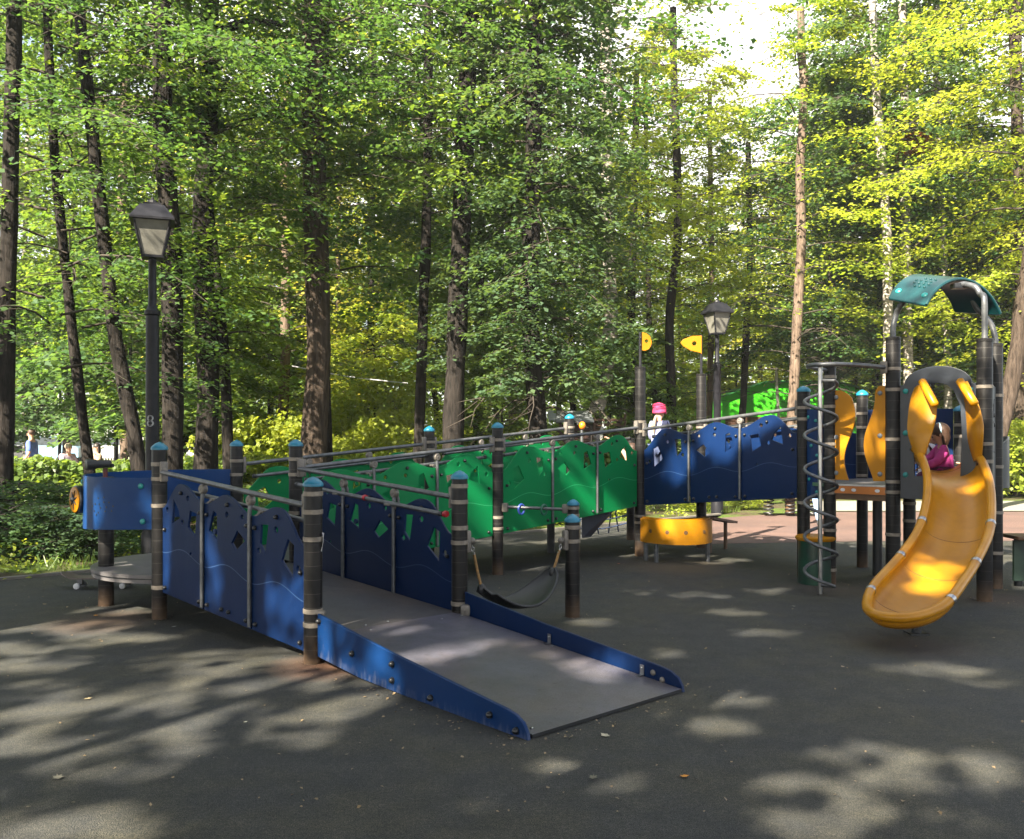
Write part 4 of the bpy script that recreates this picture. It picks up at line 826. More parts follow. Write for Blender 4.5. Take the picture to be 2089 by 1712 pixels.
    for i in range(1, n):
        s = s0 + i * w; c = P + ex * s; b = MB()
        for side in ((1, -1) if bars == 2 else (1,)):
            o_ = nrm * side * 0.026
            b.tube([c + nrm * 0.015 + Vector((0, 0, zd(s) + rz - 0.015)), c + o_ * 0.8 + Vector((0, 0, zd(s) + rz - 0.11)), c + o_ + Vector((0, 0, zd(s) + rz - 0.17)), c + o_ + Vector((0, 0, zd(s) + barz + 0.02))], [0.014, 0.016, 0.0155, 0.0155], 10)
        so_ = b.build('stanchion', M_['steel'], PS)
        k = MB(); k.lathe([(0.030, -0.024), (0.038, -0.016), (0.038, 0.016), (0.030, 0.024)], c + nrm * 0.015 + Vector((0, 0, zd(s) + rz - 0.055)), 16, axis=nrm); dome(k, c + nrm * 0.038 + Vector((0, 0, zd(s) + rz - 0.055)), nrm, 0.010, 0.006); k.build('rail_clamp', M_['clamp'], so_)
    # inner, lower handrail
    if rail_inner:
        ii_ = -nrm * 0.085 * rail_inner; mb = MB(); a0, a1 = P + ii_ + ex * 0.14, P + ii_ + ex * (Lh - 0.10)
        z0, z1 = zd(0.14) + RAIL2, zd(Lh - 0.10) + RAIL2; mb.tube([a0 + Vector((0, 0, z0)), a1 + Vector((0, 0, z1))], 0.018, 12); r2 = mb.build('handrail', M_['steel'], PS)
        for pp, zz, sg2 in ((a0, z0, -1), (a1, z1, 1)):
            b = MB(); b.lathe([(0.019, -0.03), (0.0215, -0.028), (0.0215, 0.004), (0.015, 0.008)], pp + Vector((0, 0, zz)), 12, axis=ex * sg2); b.build('end_plug', M_['rubber'], r2)
        for f in (0.34, 0.66):
            s = Lh * f; b = MB(); q = P + ex * s; b.tube([q - nrm * 0.005 * rail_inner + Vector((0, 0, zd(s) + RAIL2 - 0.05)), q + ii_ + Vector((0, 0, zd(s) + RAIL2))], 0.011, 8)
            b.box(q + ii_ * 0.95 + Vector((0, 0, zd(s) + RAIL2 - 0.012)), (0.07, 0.05, 0.02), Matrix(((ex.x, nn.x, 0), (ex.y, nn.y, 0), (0, 0, 1))), bevel=0.005); b.build('rail_support', M_['clamp'], r2)
    return out
bay(B, A, zB, zA, M_['navy'], M_['navyline'], flip=1, individual=True, mirror=True)
bay(E, C, zB, zA, M_['navy'], M_['navyline'], flip=1, individual=True, mirror=True, bars=2, rail_inner=-1, barz=-0.02)
bay(E, Fp, zB, zF, M_['green'], M_['greenline'], flip=1, individual=True)
bay(Fp, G, zF, zG, M_['green'], M_['greenline'], flip=1, individual=True)
bay(D, H, zB, zF, M_['green'], M_['greenline'], flip=-1, individual=False)
bay(H, I, zF, zG, M_['green'], M_['greenline'], flip=-1, individual=False)
bay(G, J, zG, zJ, M_['navy'], M_['navyline'], flip=1, individual=True, zr=0.83)
bay(K, Mm, zG, zJ, M_['navy'], M_['navyline'], flip=-1, individual=False, zr=0.83)
# red ends on the inner rail of the front ramp
for f, zz in ((0.52, 0), (0.97, 0)):
    d = (C - E).normalized(); n_ = Vector((d.y, -d.x, 0)); Lh = (C - E).length; s = Lh * f; p = E + d * s + n_ * 0.085 + Vector((0, 0, zB + (zA - zB) * f + RAIL2 + 0.004))
    b = MB(); b.lathe([(0.023, -0.014), (0.026, 0), (0.024, 0.016), (0.013, 0.017)], p, 14, axis=d); b.build('rail_end_cap', M_['red'], PS)

# decks
def deck_slab(name, quad, zs, t, m, edge=None):
    mb = MB(); n = len(quad); vs = [(q.x, q.y, z) for q, z in zip(quad, zs)] + [(q.x, q.y, z - t) for q, z in zip(quad, zs)]
    mb.add(vs, [tuple(range(n))]); mb.cur = 1
    mb.add(vs, [tuple(range(n, 2 * n))[::-1]] + [(k, n + k, n + (k + 1) % n, (k + 1) % n) for k in range(n)])
    return mb.build(name, [m, edge or M_['rubber']], PS, smooth=False)
u1 = (P2 - P1).normalized(); ins = 0.022
deck_slab('ramp_deck', [P1 + u1 * ins, P2 - u1 * ins, C - u1 * ins, A + u1 * ins], [0.022, 0.022, zA + 0.002, zA + 0.002], 0.018, M_['deck_low'])
deck_slab('ramp_deck', [A + u1 * ins, C - u1 * ins, E - u1 * ins, B + u1 * ins], [zA, zA, zB, zB], 0.03, M_['deck_up'])
deck_slab('ramp_deck', [E, Fp, H, D], [zB, zF, zF, zB], 0.03, M_['deck_up']); deck_slab('ramp_deck', [Fp, G, I, H], [zF, zG, zG, zF], 0.03, M_['deck_up'])
deck_slab('landing_deck', [G, K, Nn, I], [zG] * 4, 0.05, M_['deck_up']); deck_slab('ramp_deck', [G, J, Mm, K], [zG - 0.004, zJ, zJ, zG - 0.004], 0.03, M_['deck_up'])
deck_slab('tower_deck', [J, T, Q, Rr, S, Uu, Mm], [zT] * 7, 0.035, M_['deck_up'], M_['bright_steel'])
# screws set in the front deck
for f, g_ in ((.04, .12), (.04, .32), (.05, .80), (.05, .95), (.5, .96), (.97, .06), (-.02, .35), (-.02, .5)):
    a = A.lerp(P1, f); b_ = C.lerp(P2, f); p = a.lerp(b_, g_); z = zA + (0.022 - zA) * f + 0.003
    mb = MB(); mb.lathe([(0.010, 0), (0.008, 0.004), (0.001, 0.0045)], (p.x, p.y, z), 10); mb.build('screw', M_['bright_steel'], PS)
# paler torn patches on the upper front deck
for (px, py, sc_) in ((735, 1250, 1.0), (665, 1250, 0.55)):
    p = gp(px, py, 0.20); poly = [(0.11, 0.0), (0.05, 0.05), (0.055, 0.11), (-0.03, 0.07), (-0.12, 0.075), (-0.08, 0.0), (-0.11, -0.06), (-0.02, -0.05), (0.05, -0.07)]
    mb = MB(); slope = (zB - zA) / (B - A).length; dd = (B - A).normalized(); vs = []
    for x, y in poly:
        q = Vector((p.x + x * sc_ * 0.8, p.y + y * sc_ * 1.6, 0)); vs.append((q.x, q.y, zA + (q - A).dot(dd) * slope + 0.003))
    mb.add(vs, [tuple(range(len(vs)))]); mb.build('torn_patch', mat('torn_patch', (0.15, 0.14, 0.15), 0.6), PS, smooth=False)

# side boards of the lowest ramp
def side_board(P, Qq, face, bolts):
    d = Qq - P; Lh = d.length; ex = d.normalized(); nn = ex.cross(Vector((0, 0, 1))); M = Matrix(((ex.x, 0, nn.x, P.x), (ex.y, 0, nn.y, P.y), (0, 1, 0, 0), (0, 0, 0, 1)))
    top = [(0.075, 0.335), (Lh * 0.45, 0.225), (Lh - 0.16, 0.122), (Lh - 0.09, 0.108), (Lh - 0.035, 0.078), (Lh - 0.006, 0.035), (Lh + 0.002, -0.004)]
    low = [(0.075, 0.055), (Lh * 0.28, 0.012), (Lh * 0.5, 0.002)]
    pn = plate('side_board', low + top[::-1], [], 0.022, 0.004, [M_['blue'] if face > 0 else M_['navy']], M, PS)
    wear(pn, lambda c: 0.70 * math.exp(-max(0, c.z - 0.16 + 0.07 * (Vector((c.x, c.y, 0)) - P).length) / 0.09))
    n_ = nn * (1 if face > 0 else -1)
    for s, z in bolts: bolt(P + ex * s + Vector((0, 0, z)) + n_ * 0.011, n_, pn, r=0.019, h=0.026)
side_board(A, P1, 1 if (P1 - A).cross(Vector((0, 0, 1))).dot(Vector((0, -1, 0))) > 0 else -1, [(0.10, 0.29), (0.50, 0.15), (0.93, 0.165), (0.93, 0.07), (1.30, 0.045), (1.80, 0.065), (2.0, 0.03)])
pnr = side_board(C, P2, -1, [])
n_ = (P2 - C).normalized().cross(Vector((0, 0, 1))).normalized(); 
if n_.dot(Vector((-1, -1, 0))) < 0: n_ = -n_
dR = (P2 - C).normalized()
for s, z, in ((1.93, 0.045), (1.86, 0.075)):
    bolt(C + dR * s + n_ * 0.012 + Vector((0, 0, z)), n_, PS, 'clamp', r=0.018, h=0.015)
for s in (0.98, 1.78):       # little angle irons
    z = zA + (0.022 - zA) * s / 2.08; p = C + dR * s + n_ * 0.02 + Vector((0, 0, z + 0.03)); mb = MB(); rot = Matrix(((dR.x, n_.x, 0), (dR.y, n_.y, 0), (0, 0, 1)))
    mb.box(p + Vector((0, 0, 0.004)), (0.03, 0.004, 0.062), rot); mb.box(p + n_ * 0.022 + Vector((0, 0, -0.026)), (0.03, 0.045, 0.004), rot); dome(mb, p + n_ * 0.003 + Vector((0, 0, 0.015)), n_, 0.008, 0.006); mb.build('angle_iron', M_['bright_steel'], PS)
mb = MB(); c = C + Vector((0.05, -0.09, 0.205)); mb.box(c, (0.075, 0.06, 0.085), bevel=0.022); dome(mb, c + Vector((-0.005, -0.03, 0)), Vector((-0.2, -1, 0)), 0.010, 0.004); mb.lathe([(0.03, -0.06), (0.034, -0.045), (0.026, -0.03)], c, 14); mb.build('corner_block', M_['clamp'], PS)
mb = MB(); mb.box(A + Vector((0.062, -0.03, 0.335)), (0.05, 0.05, 0.03), bevel=0.01); mb.build('corner_block', M_['clamp'], PS)
mb = MB(); pt = A + Vector((0.062, -0.02, 0.79)); mb.sheet([[pt + Vector((0.004 + 0.01 * math.sin(k), -0.008, 0.075 - 0.03 * k)), pt + Vector((0.012 - 0.004 * k, 0.012, 0.07 - 0.032 * k))] for k in range(5)], 0.002); mb.build('torn_tape', M_['white'], PS)

# round seat platform with the curved dashboard board
PC = Vector((-2.95, 8.35, 0)); mb = MB()
for k, (zz, t, rr) in enumerate(((zB, 0.03, 0.84), (zB - 0.042, 0.03, 0.83))):
    arc = [(PC.x + rr * math.cos(a), PC.y + rr * math.sin(a)) for a in [R(x) for x in range(0, 360, 6)]]; mb.prism(arc, zz - t, zz)
for f in range(0): pass
mb.build('round_platform', mat('platform_ply', (0.13, 0.12, 0.12), 0.5, col2=(0.09, 0.085, 0.09), scale=5, bump=0.1), PS, smooth=False)
mb = MB(); mb.lathe([(0.835, zB - 0.041), (0.835, zB - 0.031)], PC, 60); mb.build('platform_gap', M_['bolt'], PS)
def arc_board(name, cen, r, a0, a1, z0f, z1f, t, m, n=40, holes=None, parent=PS):
    mb = MB(); g = []
    for i in range(n + 1):
        a = R(a0 + (a1 - a0) * i / n); f = i / n; x, y = cen.x + r * math.cos(a), cen.y + r * math.sin(a); g.append([Vector((x, y, z0f(f))), Vector((x, y, z0f(f) * .5 + z1f(f) * .5)), Vector((x, y, z1f(f)))])
    mb.sheet(g, t); return mb.build(name, m, parent, ang=60)
ab = arc_board('dashboard', PC, 0.89, 82, 273, lambda f: 0.69 + 0.045 * smooth(0.55, 1, f), lambda f: 1.165 - 0.01 * f, 0.018, M_['dash_blue']); wear(ab, lambda c: 0.12)
mb = MB(); mb.tube([PC + Vector((0.89 * math.cos(R(a)), 0.89 * math.sin(R(a)), 1.135)) for a in range(84, 272, 4)], 0.0, 4)
n_arc = lambda a: Vector((math.cos(R(a)), math.sin(R(a)), 0))
for a, z in ((206, 1.10), (264, 1.09), (265, 0.80)): bolt(PC + n_arc(a) * 0.90 + Vector((0, 0, z)), n_arc(a), ab, 'bolt_teal', r=0.024, h=0.014)
for k, (da, dz) in enumerate([(0, .06), (-5, .05), (4, .02), (0, .02), (-4, .0), (7, -.01), (2, -.02), (-8, .0), (-3, -.03), (-11, -.02), (6, -.05), (-9, -.06), (-5, -.07), (-7, -.09), (1, -.055)]):
    b = MB(); a = 240 + da; b.lathe([(0.0085, 0), (0.0085, 0.0015), (0.0001, 0.0016)], PC + n_arc(a) * 0.900 + Vector((0, 0, 0.93 + dz)), 10, axis=n_arc(a)); b.build('speaker_hole', M_['bolt'], ab)
# steering disc
sd = MB(); c = PC + n_arc(204) * 0.925 + Vector((0, 0, 0.945)); a = 226; sd.lathe([(0.125, -0.012), (0.125, 0.03), (0.115, 0.038)], c, 28, axis=n_arc(a)); sdo = sd.build('steering_disc', M_['bolt'], PS)
sd = MB(); sd.lathe([(0.112, 0.036), (0.112, 0.046), (0.104, 0.050)], c, 28, axis=n_arc(a)); sd.build('disc_face', M_['yellow'], sdo)
ax = n_arc(a); tx = Vector((-ax.y, ax.x, 0)); f3 = MB()
for k in range(7):
    t_ = 2 * PI * k / 7 + 0.3; dv = tx * math.cos(t_) + Vector((0, 0, 1)) * math.sin(t_); f3.tube([c + ax * 0.052 + dv * 0.03, c + ax * 0.052 + dv * (0.075 + 0.012 * (k % 2))], [0.010, 0.003], 5)
f3.ball(c + ax * 0.05, 0.028, 10, 6); f3.build('disc_emblem', M_['bolt'], sdo)
# binoculars
bn = MB(); q = Vector((-3.58, 8.0, 1.12)); bn.tube([q + Vector((0, 0, -0.04)), q + Vector((0, 0, 0.10))], 0.020, 12); bo = bn.build('binocular_stand', M_['dark_red'], PS)
bn = MB(); cdir = Vector((0.85, 0.5, 0.03)).normalized(); sd_ = Vector((-cdir.y, cdir.x, 0))
for sgn in (1, -1):
    b0 = q + Vector((0, 0, 0.135)) + sd_ * sgn * 0.05 - Vector((0.06, 0.03, 0)); bn.lathe([(0.030, -0.09), (0.045, -0.085), (0.045, -0.02), (0.036, 0.0), (0.032, 0.10), (0.028, 0.11)], b0, 16, axis=cdir)
bn.box(q + Vector((0, 0, 0.12)), (0.12, 0.10, 0.035), bevel=0.01); bn.build('binocular_tubes', M_['rubber'], bo)

# masts with flags over the landing
def mast(P, z0, z1, outline, hole, label):
    mb = MB(); mb.tube([P + Vector((0, 0, z0)), P + Vector((0, 0, z1))], 0.019, 10); mo = mb.build('mast', M_['lamp_metal'], PS)
    ex = Vector((1, 0.0, 0)); M = Matrix(((1, 0, 0, P.x), (0, 0, -1, P.y - 0.022), (0, 1, 0, 0), (0, 0, 0, 1)))
    fl = plate('flag', outline, [hole], 0.02, 0.003, [M_['flag']], M, mo); wear(fl, lambda c: 0.1); fl['label'] = label
    for z in (outline[0][1] + 0.06, outline[0][1] + 0.16):
        dome_ = MB(); dome(dome_, P + Vector((0, -0.035, z)), Vector((0, -1, 0)), 0.012, 0.012); dome_.build('bolt', M_['bolt'], mo)
zt = 2.79
mast(G, 2.33, 2.80, [(0.02, 2.575), (0.06, 2.57), (0.105, 2.59), (0.135, 2.64), (0.14, 2.69), (0.12, 2.75), (0.07, 2.79), (0.02, 2.80)], circ(0.075, 2.69, 0.022)[::-1], 'yellow flag pointing right')
mast(K, 2.30, 2.86, [(0.0, 2.60), (-0.02, 2.62), (-0.15, 2.65), (-0.25, 2.71), (-0.285, 2.755), (-0.25, 2.80), (-0.13, 2.845), (0.0, 2.85)][::-1], circ(-0.10, 2.745, 0.03)[::-1], 'yellow flag pointing left')
# yellow curved band standing under the landing corner
YB = thing('curved_bench', (1.95, 10.75, 0), 'yellow curved band on short steel legs below the corner of the landing', 'bench')
cenb = Vector((2.0, 11.15, 0)); arc = []
for i in range(33):
    a = R(190 + 150 * i / 32); arc.append((cenb.x + 0.42 * math.cos(a), cenb.y + 0.50 * math.sin(a)))
mb = MB(); g = [[Vector((x, y, 0.225)), Vector((x, y, 0.23)), Vector((x, y, 0.5)), Vector((x, y, 0.505))] for x, y in arc]; mb.sheet(g, 0.05); yo = mb.build('curved_panel', M_['yellow'], YB, ang=50); wear(yo, lambda c: 0.35)
top = MB(); inner = [(cenb.x + 0.34 * math.cos(R(190 + 150 * i / 32)), cenb.y + 0.42 * math.sin(R(190 + 150 * i / 32))) for i in range(33)]
top.sheet([[Vector((arc[i][0], arc[i][1], 0.512)), Vector((inner[i][0], inner[i][1], 0.512))] for i in range(33)], 0.018); to_ = top.build('rim', M_['yellow'], YB, ang=50); wear(to_, lambda c: 0.2)
for i in (6, 12, 18, 25):
    x, y = arc[i]; nn_ = Vector((x - cenb.x, y - cenb.y, 0)).normalized(); b = MB(); b.lathe([(0.024, 0.0), (0.024, 0.003), (0.018, 0.0035)], Vector((x, y, 0.37)) + nn_ * 0.024, 14, axis=nn_); b.build('finger_hole', M_['brown'], YB)
for i in (3, 8, 29):
    x, y = arc[i]; b = MB(); b.tube([(x, y + 0.03, -0.03), (x, y + 0.03, 0.24)], 0.028, 12); b.build('leg', M_['steel'], YB)
# little brown plank on one leg behind it, rope net under the landing
BN = thing('plank_bench', (2.8, 12.1, 0), 'narrow brown plank on a thin leg beyond the yellow curved band', 'bench')
mb = MB(); a0, a1 = at(1442, 1056, 11.6), at(1492, 1065, 12.3); dd = (a1 - a0).normalized(); sd_ = Vector((-dd.y, dd.x, 0)) * 0.09; mb.add([], []); mb.sheet([[a0 - sd_, a0 + sd_], [a1 - sd_, a1 + sd_]], 0.03); mb.build('plank', M_['wood_plank'], BN, smooth=False)
for fx, Yl in ((1480, 12.1),):
    p = at(fx, 1066, Yl); mb = MB(); mb.tube([(p.x, p.y, -0.03), (p.x, p.y, p.z)], 0.025, 10); mb.build('leg', M_['brown'], BN)
p = at(1448, 1058, 11.7); mb = MB(); mb.tube([(p.x, p.y, -0.03), (p.x, p.y, p.z - 0.01)], 0.025, 10); mb.build('leg', M_['brown'], BN)
mb = MB(); rg = np.random.default_rng(4); nl, nr_ = I.lerp(Nn, 0.1), I.lerp(Nn, 1.0)
for i in range(6):
    x = nl.lerp(nr_, i / 5); mb.tube([x + Vector((0, 0, 0.7)), x + Vector((0.08 * (i % 2), 0.6, 0.35)), x + Vector((0.1, 1.1, 0.02))], 0.012, 5)
for j in range(4):
    t_ = (j + 0.5) / 4; a = nl + Vector((0.05, 1.0 * t_, 0.7 - 0.62 * t_)); b = nr_ + Vector((0.05, 1.0 * t_, 0.7 - 0.62 * t_)); mb.tube(spline([a, a.lerp(b, 0.5) + Vector((0, 0, -0.05)), b], 4), 0.010, 5)
mb.build('climbing_net', M_['rope_blue'], PS)
# black brace sheet under the green ramp
mb = MB(); pts_ = [at(1187, 1040, 10.9), at(1262, 1030, 11.2), at(1243, 1052, 11.1), at(1205, 1095, 10.9), at(1187, 1097, 10.8)]; n = Vector((0, 1, 0)) * 0.02
mb.add([p - n for p in pts_] + [p + n for p in pts_], [tuple(range(5)), tuple(range(5, 10))[::-1]] + [(k, 5 + k, 5 + (k + 1) % 5, (k + 1) % 5) for k in range(5)]); mb.build('brace_sheet', M_['charcoal'], PS, smooth=False)

# bar with rings between the green ramp and the rear low post
VS = post(Vp, 0.80, (0.745, 0.63), parent=None, name='swing_post'); tag(VS, 'front low black post with a blue cap, holding the right end of the black sling', 'post', 'low capped posts of the swing area')
WS = post(Wp, 0.78, (0.74, 0.66), parent=None, name='swing_post'); tag(WS, 'rear low black post with a blue cap, holding the bar with two rings', 'post', 'low capped posts of the swing area')
RB = thing('ring_bar', (Fp.x, Fp.y, 0), 'short steel bar carrying a blue and a green ring beside the green panels', 'ring bar')
dF = (Wp - Fp).normalized(); mb = MB(); mb.tube([Fp + dF * 0.07 + Vector((0, 0, 0.735)), Wp - dF * 0.05 + Vector((0, 0, 0.72))], 0.017, 12); mb.build('bar', M_['steel'], RB)
for P_, s_ in ((Fp, 1), (Wp, -1)):
    mb = MB(); mb.box(P_ + dF * s_ * 0.085 + Vector((0, 0, 0.728)), (0.07, 0.06, 0.10), Matrix.Rotation(math.atan2(dF.y, dF.x), 3, 'Z'), bevel=0.02); mb.build('end_clamp', M_['clamp'], RB)
for t_, m_ in ((0.32, 'ring_blue'), (0.62, 'ring_green')):
    c = Fp.lerp(Wp, t_) + Vector((0, 0, 0.712)); mb = MB(); sdn = Vector((-dF.y, dF.x, 0)); tl = 0.5
    mb.tube([c + (sdn * 0.8 + dF * 0.6).normalized() * 0.040 * math.cos(x) + Vector((0, 0, 0.052 * math.sin(x))) for x in [2 * PI * k / 18 for k in range(18)]], 0.013, 8, closed=True); mb.build('ring', M_[m_], RB)
# black sling seat
SG_ = thing('sling_swing', (0.1, 7.2, 0), 'black rubber sling seat hanging on two tan ropes between the ramp and a low post', 'swing')
e0 = Vector((-0.235, 6.99, 0.335)); e1 = Vector((0.335, 7.45, 0.39)); dS = Vector((e1.x - e0.x, e1.y - e0.y, 0)).normalized(); sdn = Vector((-dS.y, dS.x, 0)); g = []
for i in range(25):
    f = i / 24; c = e0.lerp(e1, f); c.z -= 0.215 * (1 - (2 * f - 1) ** 2) ** 0.85; w = 0.035 + 0.17 * math.sin(PI * min(1, max(0, f))) ** 0.55
    row = []
    for j in range(9):
        q = j / 8 * 2 - 1; row.append(c + sdn * w * q + Vector((0, 0, 0.035 * q * q * (1 if f > .05 else 0))))
    g.append(row)
mb = MB(); mb.sheet(g, 0.012); mb.build('seat_sheet', M_['rubber'], SG_, ang=60)
for j in (0, 8):
    mb = MB(); mb.tube([r_[j] for r_ in g], 0.011, 8); mb.build('seat_edge', M_['rubber'], SG_)
for k, (ea, Pn, kz, pw) in enumerate(((e0, C, 0.70, pC), (e1, Vp, 0.64, VS))):
    toward = (ea - Pn); toward.z = 0; toward.normalize(); kn = Pn + toward * (RP + 0.055) + Vector((0, 0, kz)); mb = MB()
    mb.box(Pn + toward * (RP + 0.012) + Vector((0, 0, kz - 0.0)), (0.05, 0.05, 0.17), Matrix.Rotation(math.atan2(toward.y, toward.x), 3, 'Z'), bevel=0.018); mb.ball(kn + Vector((0, 0, 0.0)), 0.028, 12, 8); mb.build('hanger_block', M_['clamp'], SG_)
    mb = MB(); m1_ = kn + Vector((0, 0, -0.03)); m2_ = m1_ + (ea - m1_) * 0.22
    for q in range(3): cc = m1_.lerp(m2_, q / 3 + 0.1); mb.tube([cc + Vector((0.010 * math.cos(x) * (q % 2), 0.010 * math.cos(x) * (1 - q % 2), 0.016 * math.sin(x))) for x in [2 * PI * z_ / 10 for z_ in range(10)]], 0.0035, 5, closed=True)
    mb.tube([m1_.lerp(m2_, 0.8), m2_ + (ea - m2_) * 0.14], 0.011, 8); mb.build('shackle', M_['bright_steel'], SG_)
    mb = MB(); mb.tube([m2_, m2_.lerp(ea, 0.5) + Vector((0, 0, -0.01)), ea], 0.0115, 8); mb.build('rope', M_['rope'], SG_)
    mb = MB(); mb.ball(ea + Vector((0, 0, -0.01)), 0.035, 10, 8, sc=(1, 1, 1.3)); mb.build('end_fitting', M_['rubber'], SG_)
# ------------------------------------------------------------------ slide tower
exT = (Rr - Q).normalized(); nT = Vector((exT.y, -exT.x, 0)); 
if nT.y > 0: nT = -nT
def wallM(P, Qq):
    ex = (Qq - P).normalized(); nn = ex.cross(Vector((0, 0, 1))); return Matrix(((ex.x, 0, nn.x, P.x), (ex.y, 0, nn.y, P.y), (0, 1, 0, 0), (0, 0, 0, 1)))
LQ = (Rr - Q).length
# dark arched entrance board between Q and R
outer = [(0.07, 0.90), (LQ - 0.07, 0.90), (LQ - 0.07, 1.99)]; cx_ = LQ / 2
outer += [(cx_ + 0.30 * math.cos(R(a)), 1.99 + 0.17 * math.sin(R(a))) for a in range(0, 181, 12)] + [(0.07, 1.99)]
hole = [(cx_ - 0.20, 1.12), (cx_ + 0.20, 1.12), (cx_ + 0.215, 1.5), (cx_ + 0.20, 1.78)] + [(cx_ + 0.17 * math.cos(R(a)), 1.83 + 0.17 * math.sin(R(a))) for a in range(10, 171, 16)] + [(cx_ - 0.20, 1.78), (cx_ - 0.215, 1.5)]
eb = plate('entrance_board', outer, [hole[::-1]], 0.022, 0.003, [M_['charcoal']], wallM(Q, Rr), PS); wear(eb, lambda c: 0)
for s, z in ((0.12, 1.93), (0.12, 1.53), (0.12, 1.13), (LQ - 0.12, 1.93), (LQ - 0.12, 1.13)): bolt(Q + exT * s + nT * 0.012 + Vector((0, 0, z)), nT, eb, 'bolt_teal', r=0.026, h=0.014)
# slide
SP_ = [Vector((4.10, 8.74, 1.16)), Vector((4.06, 8.54, 1.13)), Vector((4.00, 8.28, 1.05)), Vector((3.91, 7.98, 0.88)), Vector((3.77, 7.68, 0.69)), Vector((3.58, 7.38, 0.51)), Vector((3.31, 7.07, 0.345)), Vector((3.04, 6.79, 0.215)), Vector((2.84, 6.58, 0.12)), Vector((2.63, 6.35, 0.075))]
sp = spline(SP_, 7); ns = len(sp); HW = [0.245 + 0.045 * smooth(0.35, 0.8, k / ns) for k in range(ns)]; kend = ns - 11
kend = ns - 15
def along(x):      # x in samples, fractional
    k = min(int(x), ns - 2); return sp[k].lerp(sp[k + 1], x - k)
st_ = [float(k) for k in range(kend)] + [kend + (ns - 1 - kend) * math.sin(R(a)) for a in range(0, 91, 6)]
sc__ = [1.0] * kend + [math.cos(R(a)) for a in range(0, 91, 6)]
gr = []; lr = []; rr_ = []
for x, sc_ in zip(st_, sc__):
    t_ = (along(min(x + 0.6, ns - 1)) - along(max(x - 0.6, 0))).normalized(); side = t_.cross(Vector((0, 0, 1))).normalized(); up = side.cross(t_).normalized(); pc = along(x)
    w = HW[min(int(x), ns - 1)] * max(sc_, 0.02); dpt = 0.165 + 0.075 * (1 - x / ns); row = []
    for j in range(17):
        ang = (j / 16 * 2 - 1) * PI / 2; gq = 1 - max(0, math.cos(ang)) ** 0.75
        row.append(pc + side * w * math.sin(ang) + up * dpt * (1 - (1 - gq) * sc_ ** 0.8))
    gr.append(row); lr.append(row[0]); rr_.append(row[16])
ns = len(gr)
mb = MB(); mb.sheet(gr, 0.012)
SL = mb.build('slide', M_['slide'], PS, ang=60)
rim = MB(); loop = lr + rr_[::-1][1:] if (lr[-1] - rr_[-1]).length < 0.02 else lr + rr_[::-1]
rim.tube(loop, 0.036, 12); rim.build('rim_tube', M_['slide'], SL, ang=70)
for k in (4, 31, 41, kend + 2):
    for rail, s_ in ((lr, -1), (rr_, 1)):
        t_ = (rail[k + 1] - rail[k]).normalized(); b = MB(); b.lathe([(0.0375, -0.020), (0.0395, -0.017), (0.0395, 0.017), (0.0375, 0.020)], rail[k], 18, axis=t_); b.build('collar', M_['bright_steel'], SL)
    b = MB(); b.tube([p + Vector((0, 0, 0.0045)) for p in [gr[k][j] for j in range(1, 16)]], 0.0045, 6); b.build('joint_line', M_['slideseam'], SL)
mb = MB()
for k in (42, 49):
    p = gr[k][13]; mb.box(p + Vector((0.055, -0.02, -0.06)), (0.05, 0.05, 0.05), bevel=0.012); mb.ball(p + Vector((0.085, -0.03, -0.06)), 0.018)
mb.build('underside_blocks', M_['clamp'], SL)
q_ = gr[kend - 2][9]; mb.tube([(q_.x, q_.y, -0.02), (q_.x, q_.y, q_.z - 0.008)], 0.035, 12); mb.box((q_.x, q_.y, 0.006), (0.14, 0.14, 0.012)); mb.build('foot', M_['rubber'], SL)
# hood wings and grip tubes at the top of the slide
def wing(back, front, yb, yf, t=0.022, nm='hood_wing', lab=None):
    b = spline([at(x, y, yy) for (x, y), yy in zip(back, yb)], 6); f = spline([at(x, y, yy) for (x, y), yy in zip(front, yf)], 6)
    g = [[b[i].lerp(f[i], j / 5) + nT * 0.03 * math.sin(PI * j / 5) for j in range(6)] for i in range(len(b))]; mb = MB(); mb.sheet(g, t); o = mb.build(nm, M_['slide'], SL, ang=60); return f, b
f1, b1 = wing([(1868, 792), (1860, 812), (1854, 850), (1854, 885), (1868, 928)], [(1890, 778), (1906, 815), (1907, 850), (1897, 890), (1882, 934)], [8.60, 8.60, 8.58, 8.54, 8.50], [8.44, 8.40, 8.38, 8.36, 8.40])
f2, b2 = wing([(1960, 790), (1968, 815), (1973, 860), (1977, 900), (1988, 942)], [(1972, 778), (1992, 822), (2003, 862), (2003, 895), (2000, 936)], [8.40, 8.40, 8.38, 8.36, 8.34], [8.22, 8.18, 8.15, 8.15, 8.22])
for ff in (f1, f2):
    mb = MB(); mb.tube(ff[5:], [0.013] * len(ff[5:]), 8); mb.build('wing_edge', M_['slide'], SL)
for (x0, y0), (x1, y1), Y0, Y1 in (((1881, 778), (1907, 826), 8.50, 8.30), ((1958, 777), (1988, 824), 8.28, 8.10)):
    mb = MB(); a, b = at(x0, y0, Y0), at(x1, y1, Y1); mb.tube([a - (b - a) * 0.06, a, a.lerp(b, 0.5), b, b + (b - a) * 0.05], [0.018, 0.036, 0.038, 0.038, 0.020], 14); mb.build('grip_tube', M_['slide'], SL, ang=60)
